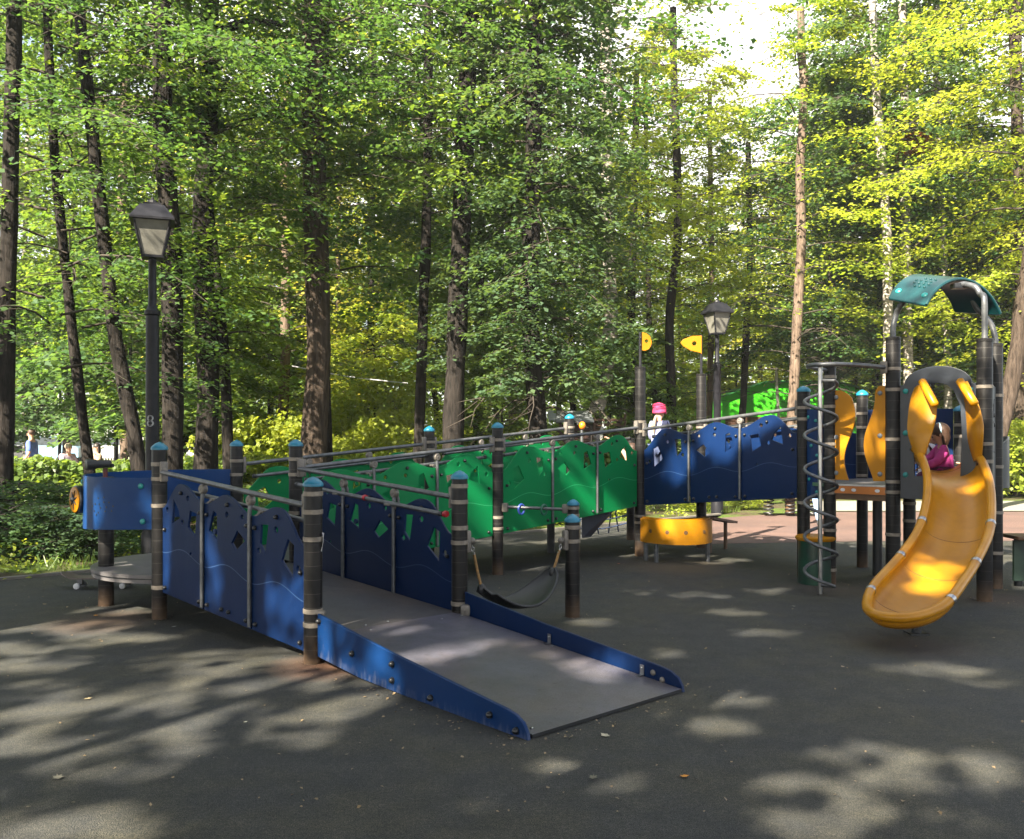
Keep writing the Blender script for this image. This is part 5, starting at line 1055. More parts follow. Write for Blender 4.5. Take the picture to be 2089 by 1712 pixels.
# wavy yellow boards and fascia between T and Q
M_tq = wallM(T, Q); Lt = (Q - T).length
def wavy(s_edge, dirn, z0, z1, nm='wavy_board'):
    pts = [(s_edge, z0), (s_edge, z1)]; wv = []
    for k in range(25):
        f = k / 24; z = z1 - (z1 - z0) * f
        wdt = (0.185 - 0.055 * math.cos(2 * PI * (f + 0.22)) if dirn > 0 else 0.155 + 0.055 * math.cos(2 * PI * (f - 0.62))); 
        if f < 0.08: wdt *= 0.55 + 0.45 * (f / 0.08) ** 0.5
        wv.append((s_edge + dirn * wdt, z))
    poly = [(s_edge, z0)] + wv[::-1] + [(s_edge, z1)]
    if dirn < 0: poly = poly[::-1]
    o = plate(nm, poly, [], 0.022, 0.003, [M_['yellow']], M_tq, PS); wear(o, lambda c: 0.1)
    for z in (z1 - 0.07, (z0 + z1) / 2 - 0.02, z0 + 0.07): bolt(T + (Q - T).normalized() * (s_edge + dirn * 0.05) + nT * 0.012 + Vector((0, 0, z)), nT, o, 'bolt_grey', r=0.024, h=0.014)
    return o
w1 = wavy(0.02, 1, 1.06, 1.96); w1['label'] = 'yellow wavy board beside the spiral climber'
w2 = wavy(Lt - 0.07, -1, 1.06, 1.99); w2['label'] = 'yellow wavy board beside the tall tower post'
ex_ = (Q - T).normalized(); mid = T.lerp(Q, 0.5)
mb = MB(); rotq = Matrix(((ex_.x, nT.x, 0), (ex_.y, nT.y, 0), (0, 0, 1))); mb.box(mid + nT * 0.015 + Vector((0, 0, 0.965)), (Lt - 0.12, 0.02, 0.075), rotq); fa = mb.build('fascia', M_['orange_fascia'], PS, smooth=False)
for s in (-0.17, -0.06, 0.17):
    b = MB(); c = mid + ex_ * s + nT * 0.0262 + Vector((0, 0, 0.965)); b.tube([c + ex_ * 0.022 * math.cos(x) + Vector((0, 0, 0.015 * math.sin(x))) for x in [2 * PI * k / 12 for k in range(12)]], 0.002, 4, closed=True)
    b.add([c + ex_ * 0.022 * math.cos(x) + Vector((0, 0, 0.015 * math.sin(x))) for x in [2 * PI * k / 12 for k in range(12)]], [tuple(range(12))]); b.build('oval_cutout', M_['white'], fa)
mb = MB(); mb.box(mid - nT * 0.02 + Vector((0, 0, 0.895)), (Lt - 0.1, 0.05, 0.06), rotq); mb.build('deck_beam', M_['brown'], PS, smooth=False)
mb = MB(); mb.box(mid + nT * 0.018 + Vector((0, 0, 1.012)), (Lt - 0.13, 0.02, 0.016), rotq); mb.build('deck_trim', M_['bright_steel'], PS, smooth=False)
# back boards of the tower
def back_board(P, Qq, z0, z1, hole, m='navy'):
    Lh = (Qq - P).length; o = plate('back_board', [(0.065, z0), (Lh - 0.065, z0), (Lh - 0.065, z1), (0.065, z1)], [hole] if hole else [], 0.02, 0.003, [M_[m]], wallM(P, Qq), PS); wear(o, lambda c: 0.1); return o
ML = (Uu - Mm).length
back_board(Mm, Uu, 0.9, 1.80, ([(0.12, 1.15), (0.55, 1.15), (0.55, 1.45)] + [(0.335 + 0.215 * math.cos(R(a)), 1.45 + 0.2 * math.sin(R(a))) for a in range(15, 166, 15)] + [(0.12, 1.45)])[::-1])
# carved grey board between R and S with tree-like grooves
RL = (S - Rr).length; gb = plate('carved_board', [(0.07, 0.98), (RL - 0.065, 1.0), (RL - 0.065, 1.98), (0.07, 2.02)], [], 0.02, 0.003, [M_['grey_sheet']], wallM(Rr, S), PS)
exr = (S - Rr).normalized(); nr2 = exr.cross(Vector((0, 0, 1))); nr2 = nr2 if nr2.x < 0 or nr2.y < 0 else -nr2
for sgn in (1, -1):
    b = MB(); base = Rr + exr * 0.42 + nr2 * sgn * 0.0115
    for pth in ([(0, 1.0), (0.03, 1.25), (-0.03, 1.45), (0.02, 1.62), (0.0, 1.85)], [(-0.01, 1.45), (-0.14, 1.6), (-0.2, 1.78)], [(0.02, 1.6), (0.14, 1.72), (0.2, 1.86)], [(0.0, 1.3), (0.12, 1.36), (0.22, 1.34)], [(0.0, 1.2), (-0.12, 1.12), (-0.22, 1.12)]):
        b.tube(spline([base + exr * x + Vector((0, 0, z)) for x, z in pth], 4), 0.005, 5)
    rg = np.random.default_rng(8)
    for k in range(16):
        x, z = rg.random() * 0.5 - 0.25, 1.55 + rg.random() * 0.38; b.ball(base + exr * x + Vector((0, 0, z)), 0.014, 6, 4, sc=(1, 0.5, 1.5))
    b.build('carving', M_['bolt'], gb)
# grey curved bubble board beyond S
cS = S + Vector((0.10, 0.30, 0)); o = arc_board('curved_grey_board', cS, 0.17, -80, 70, lambda f: 0.98, lambda f: 1.42 + 0.08 * math.sin(PI * f), 0.02, M_['grey_sheet'])
# roof
def v3(*a): return Vector(a)
E1, E2, F1, F2 = at(1816, 609, 8.75), at(1889, 622, 8.42), at(1950, 634, 9.25), at(2040, 640, 8.85)
g = []; nR = 18
for i in range(nR + 1):
    t_ = i / nR; a = PI * t_; hh = 0.285
    row = []
    for j in range(6):
        s = j / 5; l = E1.lerp(E2, s); r = F1.lerp(F2, s); xx = 0.5 - 0.5 * math.cos(a) if True else t_
        xx = 0.25 * xx + 0.75 * t_
        p = l.lerp(r, xx); p.z += hh * math.sin(a) ** 0.85; row.append(p)
    g.append(row)
mb = MB(); mb.sheet(g, 0.03); rf = mb.build('roof', M_['teal'], PS, ang=60)
mb = MB()
for j in (0, 5): mb.tube([r_[j] for r_ in g], 0.017, 8)
for i in (0, nR): mb.tube([g[i][0], g[i][5]], 0.017, 8)
mb.build('roof_edge', M_['teal'], rf, ang=60)
def roofpt(ti, s):
    i = min(int(ti * nR), nR - 1); j = min(int(s * 5), 4); fi = ti * nR - i; fj = s * 5 - j; return g[i][j].lerp(g[i + 1][j], fi).lerp(g[i][j + 1].lerp(g[i + 1][j + 1], fi), fj)
def roofn(ti, s):
    a = roofpt(min(ti + .03, 1), s) - roofpt(max(ti - .03, 0), s); b = roofpt(ti, min(s + .1, 1)) - roofpt(ti, max(s - .1, 0)); n = a.cross(b).normalized(); return n if n.z > 0 else -n
for ti, s in ((0.07, 0.14), (0.07, 0.86), (0.93, 0.14), (0.93, 0.86)): bolt(roofpt(ti, s) + roofn(ti, s) * 0.014, roofn(ti, s), rf, 'bolt_teal', r=0.03, h=0.014)
k = 0
for a_ in range(4):
    for b_ in range(4):
        if (a_, b_) in ((0, 0), (3, 0)): continue
        ti, s = 0.15 + 0.045 * a_, 0.32 + 0.13 * b_ + 0.03 * (a_ % 2); bolt(roofpt(ti, s) + roofn(ti, s) * 0.014, roofn(ti, s), rf, 'teal', r=0.012, h=0.014)
def pipe(pts, lab=None):
    mb = MB(); mb.tube(spline(pts, 7), 0.027, 14); return mb.build('roof_pipe', M_['steel'], PS, ang=70)
pipe([Q + v3(0, 0, 2.43), Q + v3(0, 0, 2.55), Q + v3(0.03, 0, 2.68), at(1836, 625, 8.75), at(1856, 600, 8.7)])
pipe([Rr + v3(0, 0, 2.36), Rr + v3(0, 0, 2.55), Rr + v3(-0.005, 0, 2.76), at(2000, 600, 8.4), at(1990, 586, 8.45), at(1968, 580, 8.55), at(1955, 583, 8.6)])
pipe([S + v3(0, 0, 2.38), S + v3(0, 0, 2.46), at(2022, 662, 9.0), at(2005, 642, 9.0), at(1992, 628, 9.0), at(1985, 612, 9.0)])
mb = MB(); mb.box(at(1958, 584, 8.6), (0.14, 0.10, 0.05), bevel=0.01); mb.build('roof_bracket', M_['bolt'], rf)
# guard loop, pole and spiral climber
mb = MB(); lp_ = spline([Q + v3(-0.06, 0.0, 2.165), v3(3.36, 8.62, 2.17), v3(3.08, 8.52, 2.175), v3(2.90, 8.56, 2.175), v3(2.84, 8.70, 2.175), v3(2.90, 8.86, 2.175), v3(3.04, 9.02, 2.17), T + v3(-0.05, -0.03, 2.165)], 8); mb.tube(lp_, 0.021, 12); gl = mb.build('guard_loop', M_['steel'], PS, ang=70)
mb = MB(); mb.box(Q + v3(-0.085, 0.0, 2.165), (0.07, 0.07, 0.12), Matrix.Rotation(-0.6, 3, 'Z'), bevel=0.015); mb.build('loop_clamp', M_['clamp'], gl)
HP = Vector((2.93, 8.64, 0)); mb = MB(); mb.tube([HP + v3(0, 0, -0.04), HP + v3(0, 0, 2.17)], 0.021, 12); SC_ = mb.build('climbing_pole', M_['bright_steel'], PS)
mb = MB(); hx = [HP + v3(0.02, 0, 2.03)]; turns = 6.0
for k in range(int(turns * 20) + 1):
    a = -0.9 + 2 * PI * k / 20; f = k / (turns * 20); hx.append(HP + v3(0.148 * math.cos(a) + 0.005, 0.148 * math.sin(a), 2.02 - 1.93 * f))
hx.append(HP + v3(0.0, 0.0, 0.085)); mb.tube(hx, 0.0165, 10); mb.build('spiral', M_['steel'], SC_, ang=70)
# curved blue board on post J, round stool beneath
o = arc_board('curved_blue_board', J + v3(0.16, -0.04, 0), 0.14, 120, 330, lambda f: 0.85, lambda f: 1.78, 0.014, M_['blue']); wear(o, lambda c: 0.1)
cj = J + v3(0.16, -0.04, 0)
for a, z in ((200, 1.70), (235, 1.66), (215, 1.40), (240, 1.3), (205, 1.05), (240, 0.92)): bolt(cj + n_arc(a) * 0.148 + v3(0, 0, z), n_arc(a), o, 'bolt_teal', r=0.018, h=0.01)
ST = thing('stool', (3.22, 9.28, 0), 'round yellow-topped stool with a dark green drum, behind the spiral climber', 'stool')
mb = MB(); mb.lathe([(0.175, 0.0), (0.17, 0.44)], (3.10, 9.28, 0), 28); mb.build('drum', mat('green_drum', (0.006, 0.05, 0.028), 0.3, col2=(0.012, 0.025, 0.02), scale=5), ST)
mb = MB(); mb.lathe([(0.19, 0.44), (0.20, 0.455), (0.20, 0.475), (0.185, 0.487), (0.001, 0.488)], (3.10, 9.28, 0), 28); o = mb.build('seat', M_['yellow'], ST); wear(o, lambda c: 0.3)

# table with green end at the right edge
GT = thing('play_table', (5.3, 9.3, 0), 'low play counter with brown top and dark green side right of the slide', 'table')
tp = [at(2044, 1096, 8.9), at(2300, 1098, 8.9)]; zt_ = 0.50
mb = MB(); mb.box((5.95, 9.05, zt_), (2.0, 0.34, 0.035), bevel=0.008); mb.build('top', M_['brown'], GT); mb = MB(); mb.box((5.95, 9.03, 0.265), (1.94, 0.03, 0.40)); mb.build('side_panel', mat('dark_green_board', (0.008, 0.022, 0.014), 0.5), GT, smooth=False)
for x in (5.08, 6.8): mb = MB(); mb.tube([(x, 9.12, -0.02), (x, 9.12, 0.48)], 0.04, 12); mb.build('leg', M_['rubber'], GT)

# ------------------------------------------------------------------ lamps
glass_m = mat('lamp_glass', (0.17, 0.165, 0.145), 0.25, col2=(0.10, 0.097, 0.085), scale=4)
def lantern(mb_parent, c, s=1.0, heads_rot=0.35):
    """square lantern standing on point c"""
    rot = Matrix.Rotation(heads_rot, 3, 'Z'); b, t = 0.115 * s, 0.205 * s; h = 0.44 * s
    fr = MB(); cor = [(-1, -1), (1, -1), (1, 1), (-1, 1)]
    P = lambda x, y, z: c + rot @ Vector((x, y, z))
    fr.lathe([(0.03 * s, -0.10 * s), (0.05 * s, -0.04 * s), (0.045 * s, 0)], c, 12); fr.box(c + Vector((0, 0, 0.012 * s)), (2 * b + 0.02 * s, 2 * b + 0.02 * s, 0.03 * s), rot)
    for x, y in cor: fr.tube([P(x * b, y * b, 0.02 * s), P(x * t, y * t, h)], 0.013 * s, 6)
    fo = fr.build('lantern_frame', M_['lamp_metal'], mb_parent)
    gl_ = MB(); k = 0.96
    vs = [P(x * b * k, y * b * k, 0.03 * s) for x, y in cor] + [P(x * t * k, y * t * k, h) for x, y in cor]; gl_.add(vs, [(0, 1, 5, 4), (1, 2, 6, 5), (2, 3, 7, 6), (3, 0, 4, 7)]); gl_.build('glass', glass_m, fo, smooth=False)
    rf_ = MB(); e, u_ = 0.255 * s, 0.135 * s
    vs = [P(x * e, y * e, h) for x, y in cor] + [P(x * e, y * e, h + 0.025 * s) for x, y in cor] + [P(x * u_, y * u_, h + 0.20 * s) for x, y in cor]
    rf_.add(vs, [(3, 2, 1, 0), (0, 1, 5, 4), (1, 2, 6, 5), (2, 3, 7, 6), (3, 0, 4, 7), (4, 5, 9, 8), (5, 6, 10, 9), (6, 7, 11, 10), (7, 4, 8, 11), (8, 9, 10, 11)])
    rf_.box(c + Vector((0, 0, h + 0.215 * s)), (0.20 * s, 0.20 * s, 0.03 * s), rot); rf_.lathe([(0.07 * s, 0), (0.055 * s, 0.04 * s), (0.02 * s, 0.06 * s), (0.018 * s, 0.085 * s), (0.001, 0.09 * s)], c + Vector((0, 0, h + 0.23 * s)), 10)
    rf_.build('lantern_roof', M_['lamp_metal'], fo, smooth=False)
def lamp(px, Y, htop, label, group=None, heads=1, s=1.0, ztap=2.7):
    p = at(px, 900, Y); o = thing('street_lamp', (p.x, p.y, 0), label, 'street lamp', group); hb = htop - 0.76 * s
    mb = MB(); mb.lathe([(0.13 * s, -0.02), (0.13 * s, 0.30), (0.115 * s, 0.34), (0.125 * s, 0.38), (0.09 * s, 0.45), (0.082 * s, 1.2), (0.078 * s, ztap), (0.095 * s, ztap + 0.02), (0.095 * s, ztap + 0.06), (0.065 * s, ztap + 0.09), (0.05 * s, ztap + 0.13), (0.046 * s, hb - 0.06), (0.05 * s, hb - 0.02)], (p.x, p.y, 0), 18)
    mb.build('pole', M_['lamp_metal'], o)
    if heads == 1: lantern(o, Vector((p.x, p.y, hb + 0.05)), s)
    else:
        ar = MB(); ar.tube([(p.x - 0.35, p.y, hb - 0.12), (p.x + 0.35, p.y, hb - 0.12)], 0.022, 8); ar.tube([(p.x, p.y, hb - 0.4), (p.x, p.y, hb + 0.25)], 0.025, 8)
        for sg in (-1, 1): ar.tube(spline([(p.x + sg * 0.05, p.y, hb - 0.35), (p.x + sg * 0.25, p.y, hb - 0.3), (p.x + sg * 0.35, p.y, hb - 0.12)], 5), 0.015, 6)
        ar.build('cross_arm', M_['lamp_metal'], o)
        for sg in (-1, 1): lantern(o, Vector((p.x + sg * 0.35, p.y, hb)), s)
    return o
LG = 'black lantern lamps of the park'
L1 = lamp(311, 11.2, 4.40, 'tall black lamp post with a square lantern, closest to the round platform', LG, ztap=2.98)
L2 = lamp(1463, 17.6, 4.12, 'black lamp post with a square lantern beside the right flag mast', LG, ztap=2.83, s=0.92)
L3 = lamp(1243, 30, 3.70, 'double-headed black lamp far behind the green panels', LG, heads=2, s=0.9)
L4 = lamp(237, 30, 3.15, 'small far lamp post left of the tall lamp', LG, s=0.8)
L5 = lamp(806, 36, 2.95, 'tiny far lantern among leaves left of the smooth leaning trunk', LG, s=0.8)
# painted figure on the tall lamp's pole
fc = bpy.data.curves.new('painted_number', 'FONT'); fc.body = '8'; fc.size = 0.20; fc.extrude = 0.001; fc.align_x = 'CENTER'; fo_ = bpy.data.objects.new('t', fc)
me = bpy.data.meshes.new_from_object(fo_); bpy.data.objects.remove(fo_); lp = L1.location
for v in me.vertices:
    a = v.co.x / 0.083; v.co = Vector((lp.x + math.sin(a + 0.05) * 0.0835 + 0.0, lp.y - math.cos(a) * 0.0835, 1.62 + v.co.y))
me.materials.append(M_['white']); link('painted_number', me, L1)
# ------------------------------------------------------------------ people
skin_m = mat('skin', (0.52, 0.30, 0.21), 0.5, col2=(0.46, 0.25, 0.17), scale=5)
def cloth(name, c, c2=None, sc=6): return mat(name, c, 0.85, col2=c2 or tuple(x * 0.7 for x in c), scale=sc, bump=0.25, bscale=30)
def skinned(name, J_, bones, m, parent, sub=2, rootj=None):
    names = list(J_); me = bpy.data.meshes.new('t'); me.from_pydata([J_[n][0] for n in names], [(names.index(a), names.index(b)) for a, b in bones], [])
    o = bpy.data.objects.new('t', me); COL.objects.link(o); o.modifiers.new('s', 'SKIN'); sv = me.skin_vertices[0].data
    for i, n in enumerate(names):
        r = J_[n][1]; sv[i].radius = (r, r) if not isinstance(r, tuple) else r; sv[i].use_root = (n == (rootj or names[0]))
    ss = o.modifiers.new('u', 'SUBSURF'); ss.levels = sub; ss.render_levels = sub
    bpy.context.view_layer.update(); dg = bpy.context.evaluated_depsgraph_get(); em = bpy.data.meshes.new_from_object(o.evaluated_get(dg)); em.name = name
    bpy.data.objects.remove(o); bpy.data.meshes.remove(me); em.materials.clear(); em.materials.append(m); finish(em, True, 180)
    return link(name, em, parent, world=False)
def hand_into(mb, wrist, dirn, palm_n, s):
    """palm, four unequal bent fingers and a thumb from the side of the palm"""
    d = dirn.normalized(); n = palm_n - d * palm_n.dot(d); n = n.normalized() if n.length > 1e-4 else d.orthogonal().normalized(); side = d.cross(n); c = wrist + d * 0.045 * s
    mb.ball(c, 0.045 * s, 8, 6, sc=(1, 0.85, 0.4), rot=Matrix((d, side, n)).transposed())
    for k, (off, ln) in enumerate(((-0.028, 0.062), (-0.010, 0.072), (0.009, 0.068), (0.027, 0.052))):
        p0 = c + side * off * s + d * 0.035 * s; p1 = p0 + d * ln * 0.5 * s - n * 0.006 * s; p2 = p1 + d * ln * 0.42 * s - n * 0.026 * s; mb.tube([p0, p1, p2], [0.0085 * s, 0.008 * s, 0.006 * s], 6)
    p0 = c - side * 0.032 * s - d * 0.01 * s; mb.tube([p0, p0 - side * 0.025 * s + d * 0.02 * s, p0 - side * 0.030 * s + d * 0.048 * s - n * 0.01 * s], [0.011 * s, 0.0095 * s, 0.007 * s], 6)
def person(label, loc, J_, face, hair, hairlen, clothes, rz=0.0, s=1.0, hat=None, feet=True, group=None):
    """J_: joint positions in local metres. face: direction of the face. clothes: list of (name, material, joints with radii grown, bones)"""
    o = thing('person', loc, label, 'person', group, rz)
    J = {k: (Vector(v[0]), v[1]) for k, v in J_.items()}
    bones = [('pelvis', 'waist'), ('waist', 'chest'), ('chest', 'neck'), ('neck', 'head_base'), ('head_base', 'head_mid'), ('head_mid', 'head_top')]
    for a in ('l', 'r'): bones += [('chest', a + 'sho'), (a + 'sho', a + 'elb'), (a + 'elb', a + 'wri'), ('pelvis', a + 'hip'), (a + 'hip', a + 'kne'), (a + 'kne', a + 'ank'), (a + 'ank', a + 'toe')]
    body = skinned('body', {k: (tuple(v[0]), v[1]) for k, v in J.items()}, bones, skin_m, o)
    # face and hands joined into the body surface object
    hm = J['head_mid'][0]; hr = J['head_mid'][1]; f = Vector(face).normalized(); sd = f.cross(Vector((0, 0, 1))).normalized(); x = MB()
    x.ball(hm + f * hr * 1.02 - Vector((0, 0, hr * 0.15)), hr * 0.17, 8, 6, sc=(1, 1, 1.5))
    x.ball(hm + f * hr * 0.93 - Vector((0, 0, hr * 0.55)), hr * 0.20, 8, 5, sc=(1.3, 1.3, 0.35))
    for sg in (1, -1):
        x.ball(hm + sd * sg * hr * 1.0 - Vector((0, 0, hr * 0.1)), hr * 0.22, 8, 6, sc=(0.6, 0.6, 1.3))
    for a in ('l', 'r'):
        w = J[a + 'wri'][0]; d = (w - J[a + 'elb'][0]); hand_into(x, w, d, Vector((0, 0, 1)) if abs(d.normalized().z) < 0.8 else f, s)
    hm2 = x.mesh('h', skin_m); bm = bmesh.new(); bm.from_mesh(body.data); bm.from_mesh(hm2); bm.to_mesh(body.data); bm.free(); body.data.polygons.foreach_set('use_smooth', [True] * len(body.data.polygons))
    e = MB()
    for sg in (1, -1): e.ball(hm + f * hr * 0.88 + sd * sg * hr * 0.38 + Vector((0, 0, hr * 0.05)), hr * 0.10, 8, 6)
    e.build('eyes', M_['bolt'], o, world=False)
    if hair:
        h = MB(); h.ball(hm + Vector((0, 0, hr * 0.32)) - f * hr * 0.24, hr * 1.10, 14, 10, sc=(1, 1, 0.98))
        if hairlen:
            for k in range(7):
                a = (k - 3) / 3 * 1.1; dd = (-f * math.cos(a) + sd * math.sin(a)); p = hm + dd * hr * 0.92; h.tube([p + Vector((0, 0, hr * .4)), p + dd * hr * 0.15 - Vector((0, 0, hairlen * .5)), p + dd * hr * 0.1 - Vector((0, 0, hairlen))], [hr * .35, hr * .33, hr * .14], 7)
        h.build('hair', hair, o, world=False)
    if hat:
        h = MB(); seg = 26; rings = 11; vs = []; fs = []; rg = np.random.default_rng(3)
        for q in range(rings + 1):
            t = q / rings; z = hr * (-0.42 + 1.85 * t ** 0.85); rad_ = hr * (1.10 * (1 - t ** 2.6) ** 0.5 + 0.03) * (1.03 if q < 3 else 1.0) * (1 + 0.05 * math.sin(q * 2.1))
            for k in range(seg):
                a_ = 2 * PI * k / seg; rr = rad_ * (1 + 0.035 * (k % 2) + 0.05 * math.sin(3 * a_ + q)); vs.append(hm + f * (rr * math.cos(a_) - hr * 0.35 * t * t) + sd * rr * math.sin(a_) + Vector((0, 0, z)))
        for q in range(rings):
            for k in range(seg): fs.append((q * seg + k, q * seg + (k + 1) % seg, (q + 1) * seg + (k + 1) % seg, (q + 1) * seg + k))
        fs.append(tuple(rings * seg + k for k in range(seg))); h.add(vs, fs)
        for k in range(3): h.tube(spline([hm + f * hr * math.cos(a_) * 1.17 + sd * hr * math.sin(a_) * 1.17 + Vector((0, 0, hr * (0.55 + 0.25 * k + 0.12 * math.sin(2 * a_ + k)))) * 1 for a_ in [PI * (0.55 + 0.9 * z / 8) for z in range(9)]], 2), hr * 0.07, 6)
        h.build('hat', hat, o, world=False)
    for nm, m, js, grow in clothes:
        bs = [b for b in bones if b[0] in js and b[1] in js]; jj = {k: (tuple(J[k][0]), J[k][1] + grow if not isinstance(J[k][1], tuple) else tuple(q + grow for q in J[k][1])) for k in js}
        skinned(nm, jj, bs, m, o)
    return o
def shift(J_, s): return {k: (tuple(c * s for c in v[0]), v[1] * s) for k, v in J_.items()}
STAND = dict(pelvis=((0, 0, 0.95), .125), waist=((0, 0, 1.10), .12), chest=((0, 0, 1.32), .135), neck=((0.0, 0, 1.49), .055), head_base=((0.01, 0, 1.56), .066), head_mid=((0.02, 0, 1.65), .088), head_top=((0.01, 0, 1.73), .060),
             lsho=((0, .17, 1.40), .060), lelb=((-.06, .21, 1.13), .045), lwri=((.10, .20, .90), .030), rsho=((0, -.17, 1.40), .060), relb=((-.02, -.22, 1.13), .045), rwri=((.16, -.20, .93), .030),
             lhip=((0, .09, .88), .088), lkne=((.16, .09, .50), .060), lank=((.10, .09, .09), .040), ltoe=((.24, .09, .035), .035), rhip=((0, -.09, .88), .088), rkne=((-.02, -.09, .49), .060), rank=((-.24, -.09, .13), .040), rtoe=((-.12, -.09, .04), .035))
TOP = ['waist', 'chest', 'pelvis', 'lsho', 'lelb', 'rsho', 'relb']; LONG = TOP + ['lwri', 'rwri']; TR = ['pelvis', 'lhip', 'lkne', 'lank', 'rhip', 'rkne', 'rank']; SHL = ['lank', 'ltoe']; SHR = ['rank', 'rtoe']
hair_br = mat('hair_brown', (0.030, 0.014, 0.008), 0.6, col2=(0.055, 0.026, 0.014), scale=30, bump=0.4, bscale=80); hair_lt = mat('hair_grey', (0.30, 0.24, 0.18), 0.6); hair_dk = mat('hair_dark', (0.02, 0.014, 0.012), 0.5)
def shoes(c=(0.03, 0.03, 0.035)): m = cloth('shoe', c); return [('shoe', m, SHL, 0.014), ('shoe', m, SHR, 0.014)]
p = at(64, 890, 23.5)
person('man in a blue t-shirt walking to the left behind the hedge', (p.x, p.y, 0), shift(STAND, 0.955), (1, 0, -0.1), hair_br, 0, [('t_shirt', cloth('blue_shirt', (0.10, 0.16, 0.48)), TOP, 0.022), ('trousers', cloth('light_jeans', (0.22, 0.30, 0.38)), TR, 0.016)] + shoes(), rz=PI)
SIT = dict(pelvis=((0, 0, 0.53), .12), waist=((-.03, 0, 0.68), .115), chest=((-.04, 0, 0.90), .13), neck=((-.02, 0, 1.06), .052), head_base=((0.0, 0, 1.12), .064), head_mid=((.01, 0, 1.20), .086), head_top=((0, 0, 1.28), .058),
           lsho=((-.03, .17, .98), .058), lelb=((.06, .20, .74), .043), lwri=((.28, .12, .66), .028), rsho=((-.03, -.17, .98), .058), relb=((.06, -.20, .74), .043), rwri=((.28, -.12, .66), .028),
           lhip=((.06, .09, .51), .088), lkne=((.44, .10, .50), .058), lank=((.42, .10, .10), .038), ltoe=((.56, .10, .04), .033), rhip=((.06, -.09, .51), .088), rkne=((.44, -.10, .50), .058), rank=((.42, -.10, .10), .038), rtoe=((.56, -.10, .04), .033))
b1 = at(140, 890, 24.2); b2 = at(197, 890, 24.3)
person('seated person with short greying hair and pale checked shirt beyond the hedge', (b1.x, b1.y, 0), SIT, (1, 0, 0), hair_lt, 0, [('shirt', cloth('checked_shirt', (0.42, 0.36, 0.42), (0.16, 0.12, 0.20), 26), LONG, 0.02), ('trousers', cloth('dark_trousers', (0.04, 0.05, 0.08)), TR, 0.015)] + shoes(), rz=-0.5)
person('seated woman with dark hair and a patterned top, on the bench beyond the hedge', (b2.x, b2.y, 0), SIT, (1, 0, 0), hair_dk, 0.18, [('blouse', cloth('pattern_blouse', (0.40, 0.30, 0.18), (0.10, 0.05, 0.06), 20), LONG, 0.02), ('trousers', cloth('dark_trousers', (0.04, 0.05, 0.08)), TR, 0.015)] + shoes(), rz=-2.4)
bn_ = thing('park_bench', ((b1.x + b2.x) / 2, 24.45, 0), 'wooden park bench beyond the hedge with two people seated on it', 'bench'); bx = (b1.x + b2.x) / 2
for y in (24.2, 24.32, 24.44): mb = MB(); mb.box((bx, y, 0.44), (1.9, 0.09, 0.035)); mb.build('seat_slat', M_['wood_plank'], bn_)
for z in (0.60, 0.74): mb = MB(); mb.box((bx, 24.56, z), (1.9, 0.03, 0.09)); mb.build('back_slat', M_['wood_plank'], bn_)
for x in (bx - 0.8, bx + 0.8): mb = MB(); mb.tube([(x, 24.2, 0), (x, 24.2, 0.42), (x, 24.5, 0.42), (x, 24.6, 0.82)], 0.025, 8); mb.tube([(x, 24.5, 0), (x, 24.5, 0.42)], 0.025, 8); mb.build('leg', M_['rubber'], bn_)
# girl in the pink hat on the landing
s_ = 0.665; ck = shift(STAND, s_); ck['head_mid'] = ((0.014, 0, 1.085), .078); ck['head_top'] = ((0, 0, 1.14), .058); ck['head_base'] = ((0.01, 0, 1.02), .055)
ck['lsho'] = ((0, .098, .905), .044); ck['rsho'] = ((0, -.098, .905), .044); ck['chest'] = ((0, 0, .87), .082); ck['lelb'] = ((.03, .125, .74), .032); ck['relb'] = ((.03, -.125, .74), .032); ck['lwri'] = ((.14, .09, .68), .02); ck['rwri'] = ((.14, -.09, .68), .02); ck['lkne'] = ((0.02, .06, .33), .04); ck['lank'] = ((0.0, .06, .06), .028); ck['ltoe'] = ((.09, .06, .025), .024); ck['rkne'] = ((0.02, -.06, .33), .04); ck['rank'] = ((0, -.06, .06), .028); ck['rtoe'] = ((.09, -.06, .025), .024)
pink = cloth('pink_knit', (0.55, 0.035, 0.12), (0.36, 0.02, 0.075), 22); hp = at(1345, 890, 12.15)
gk = person('child in a bright pink knitted hat and lilac top on the landing', (hp.x, hp.y, zG), ck, (1, 0, -0.1), None, 0, [('jumper', cloth('lilac_top', (0.26, 0.27, 0.42), (0.17, 0.18, 0.33), 9), LONG, 0.028), ('trousers', cloth('blue_trousers', (0.06, 0.08, 0.16)), TR, 0.012)] + shoes(), rz=0.95, s=0.7, hat=pink)
mb = MB(); c = Vector((-0.055, 0.02, 1.02)); mb.tube([c, c + Vector((-0.045, 0.0, -0.06)), c + Vector((-0.065, 0.0, -0.16)), c + Vector((-0.06, 0, -0.24))], [0.016, 0.020, 0.018, 0.006], 8); mb.build('hair_plait', hair_lt, gk, world=False)
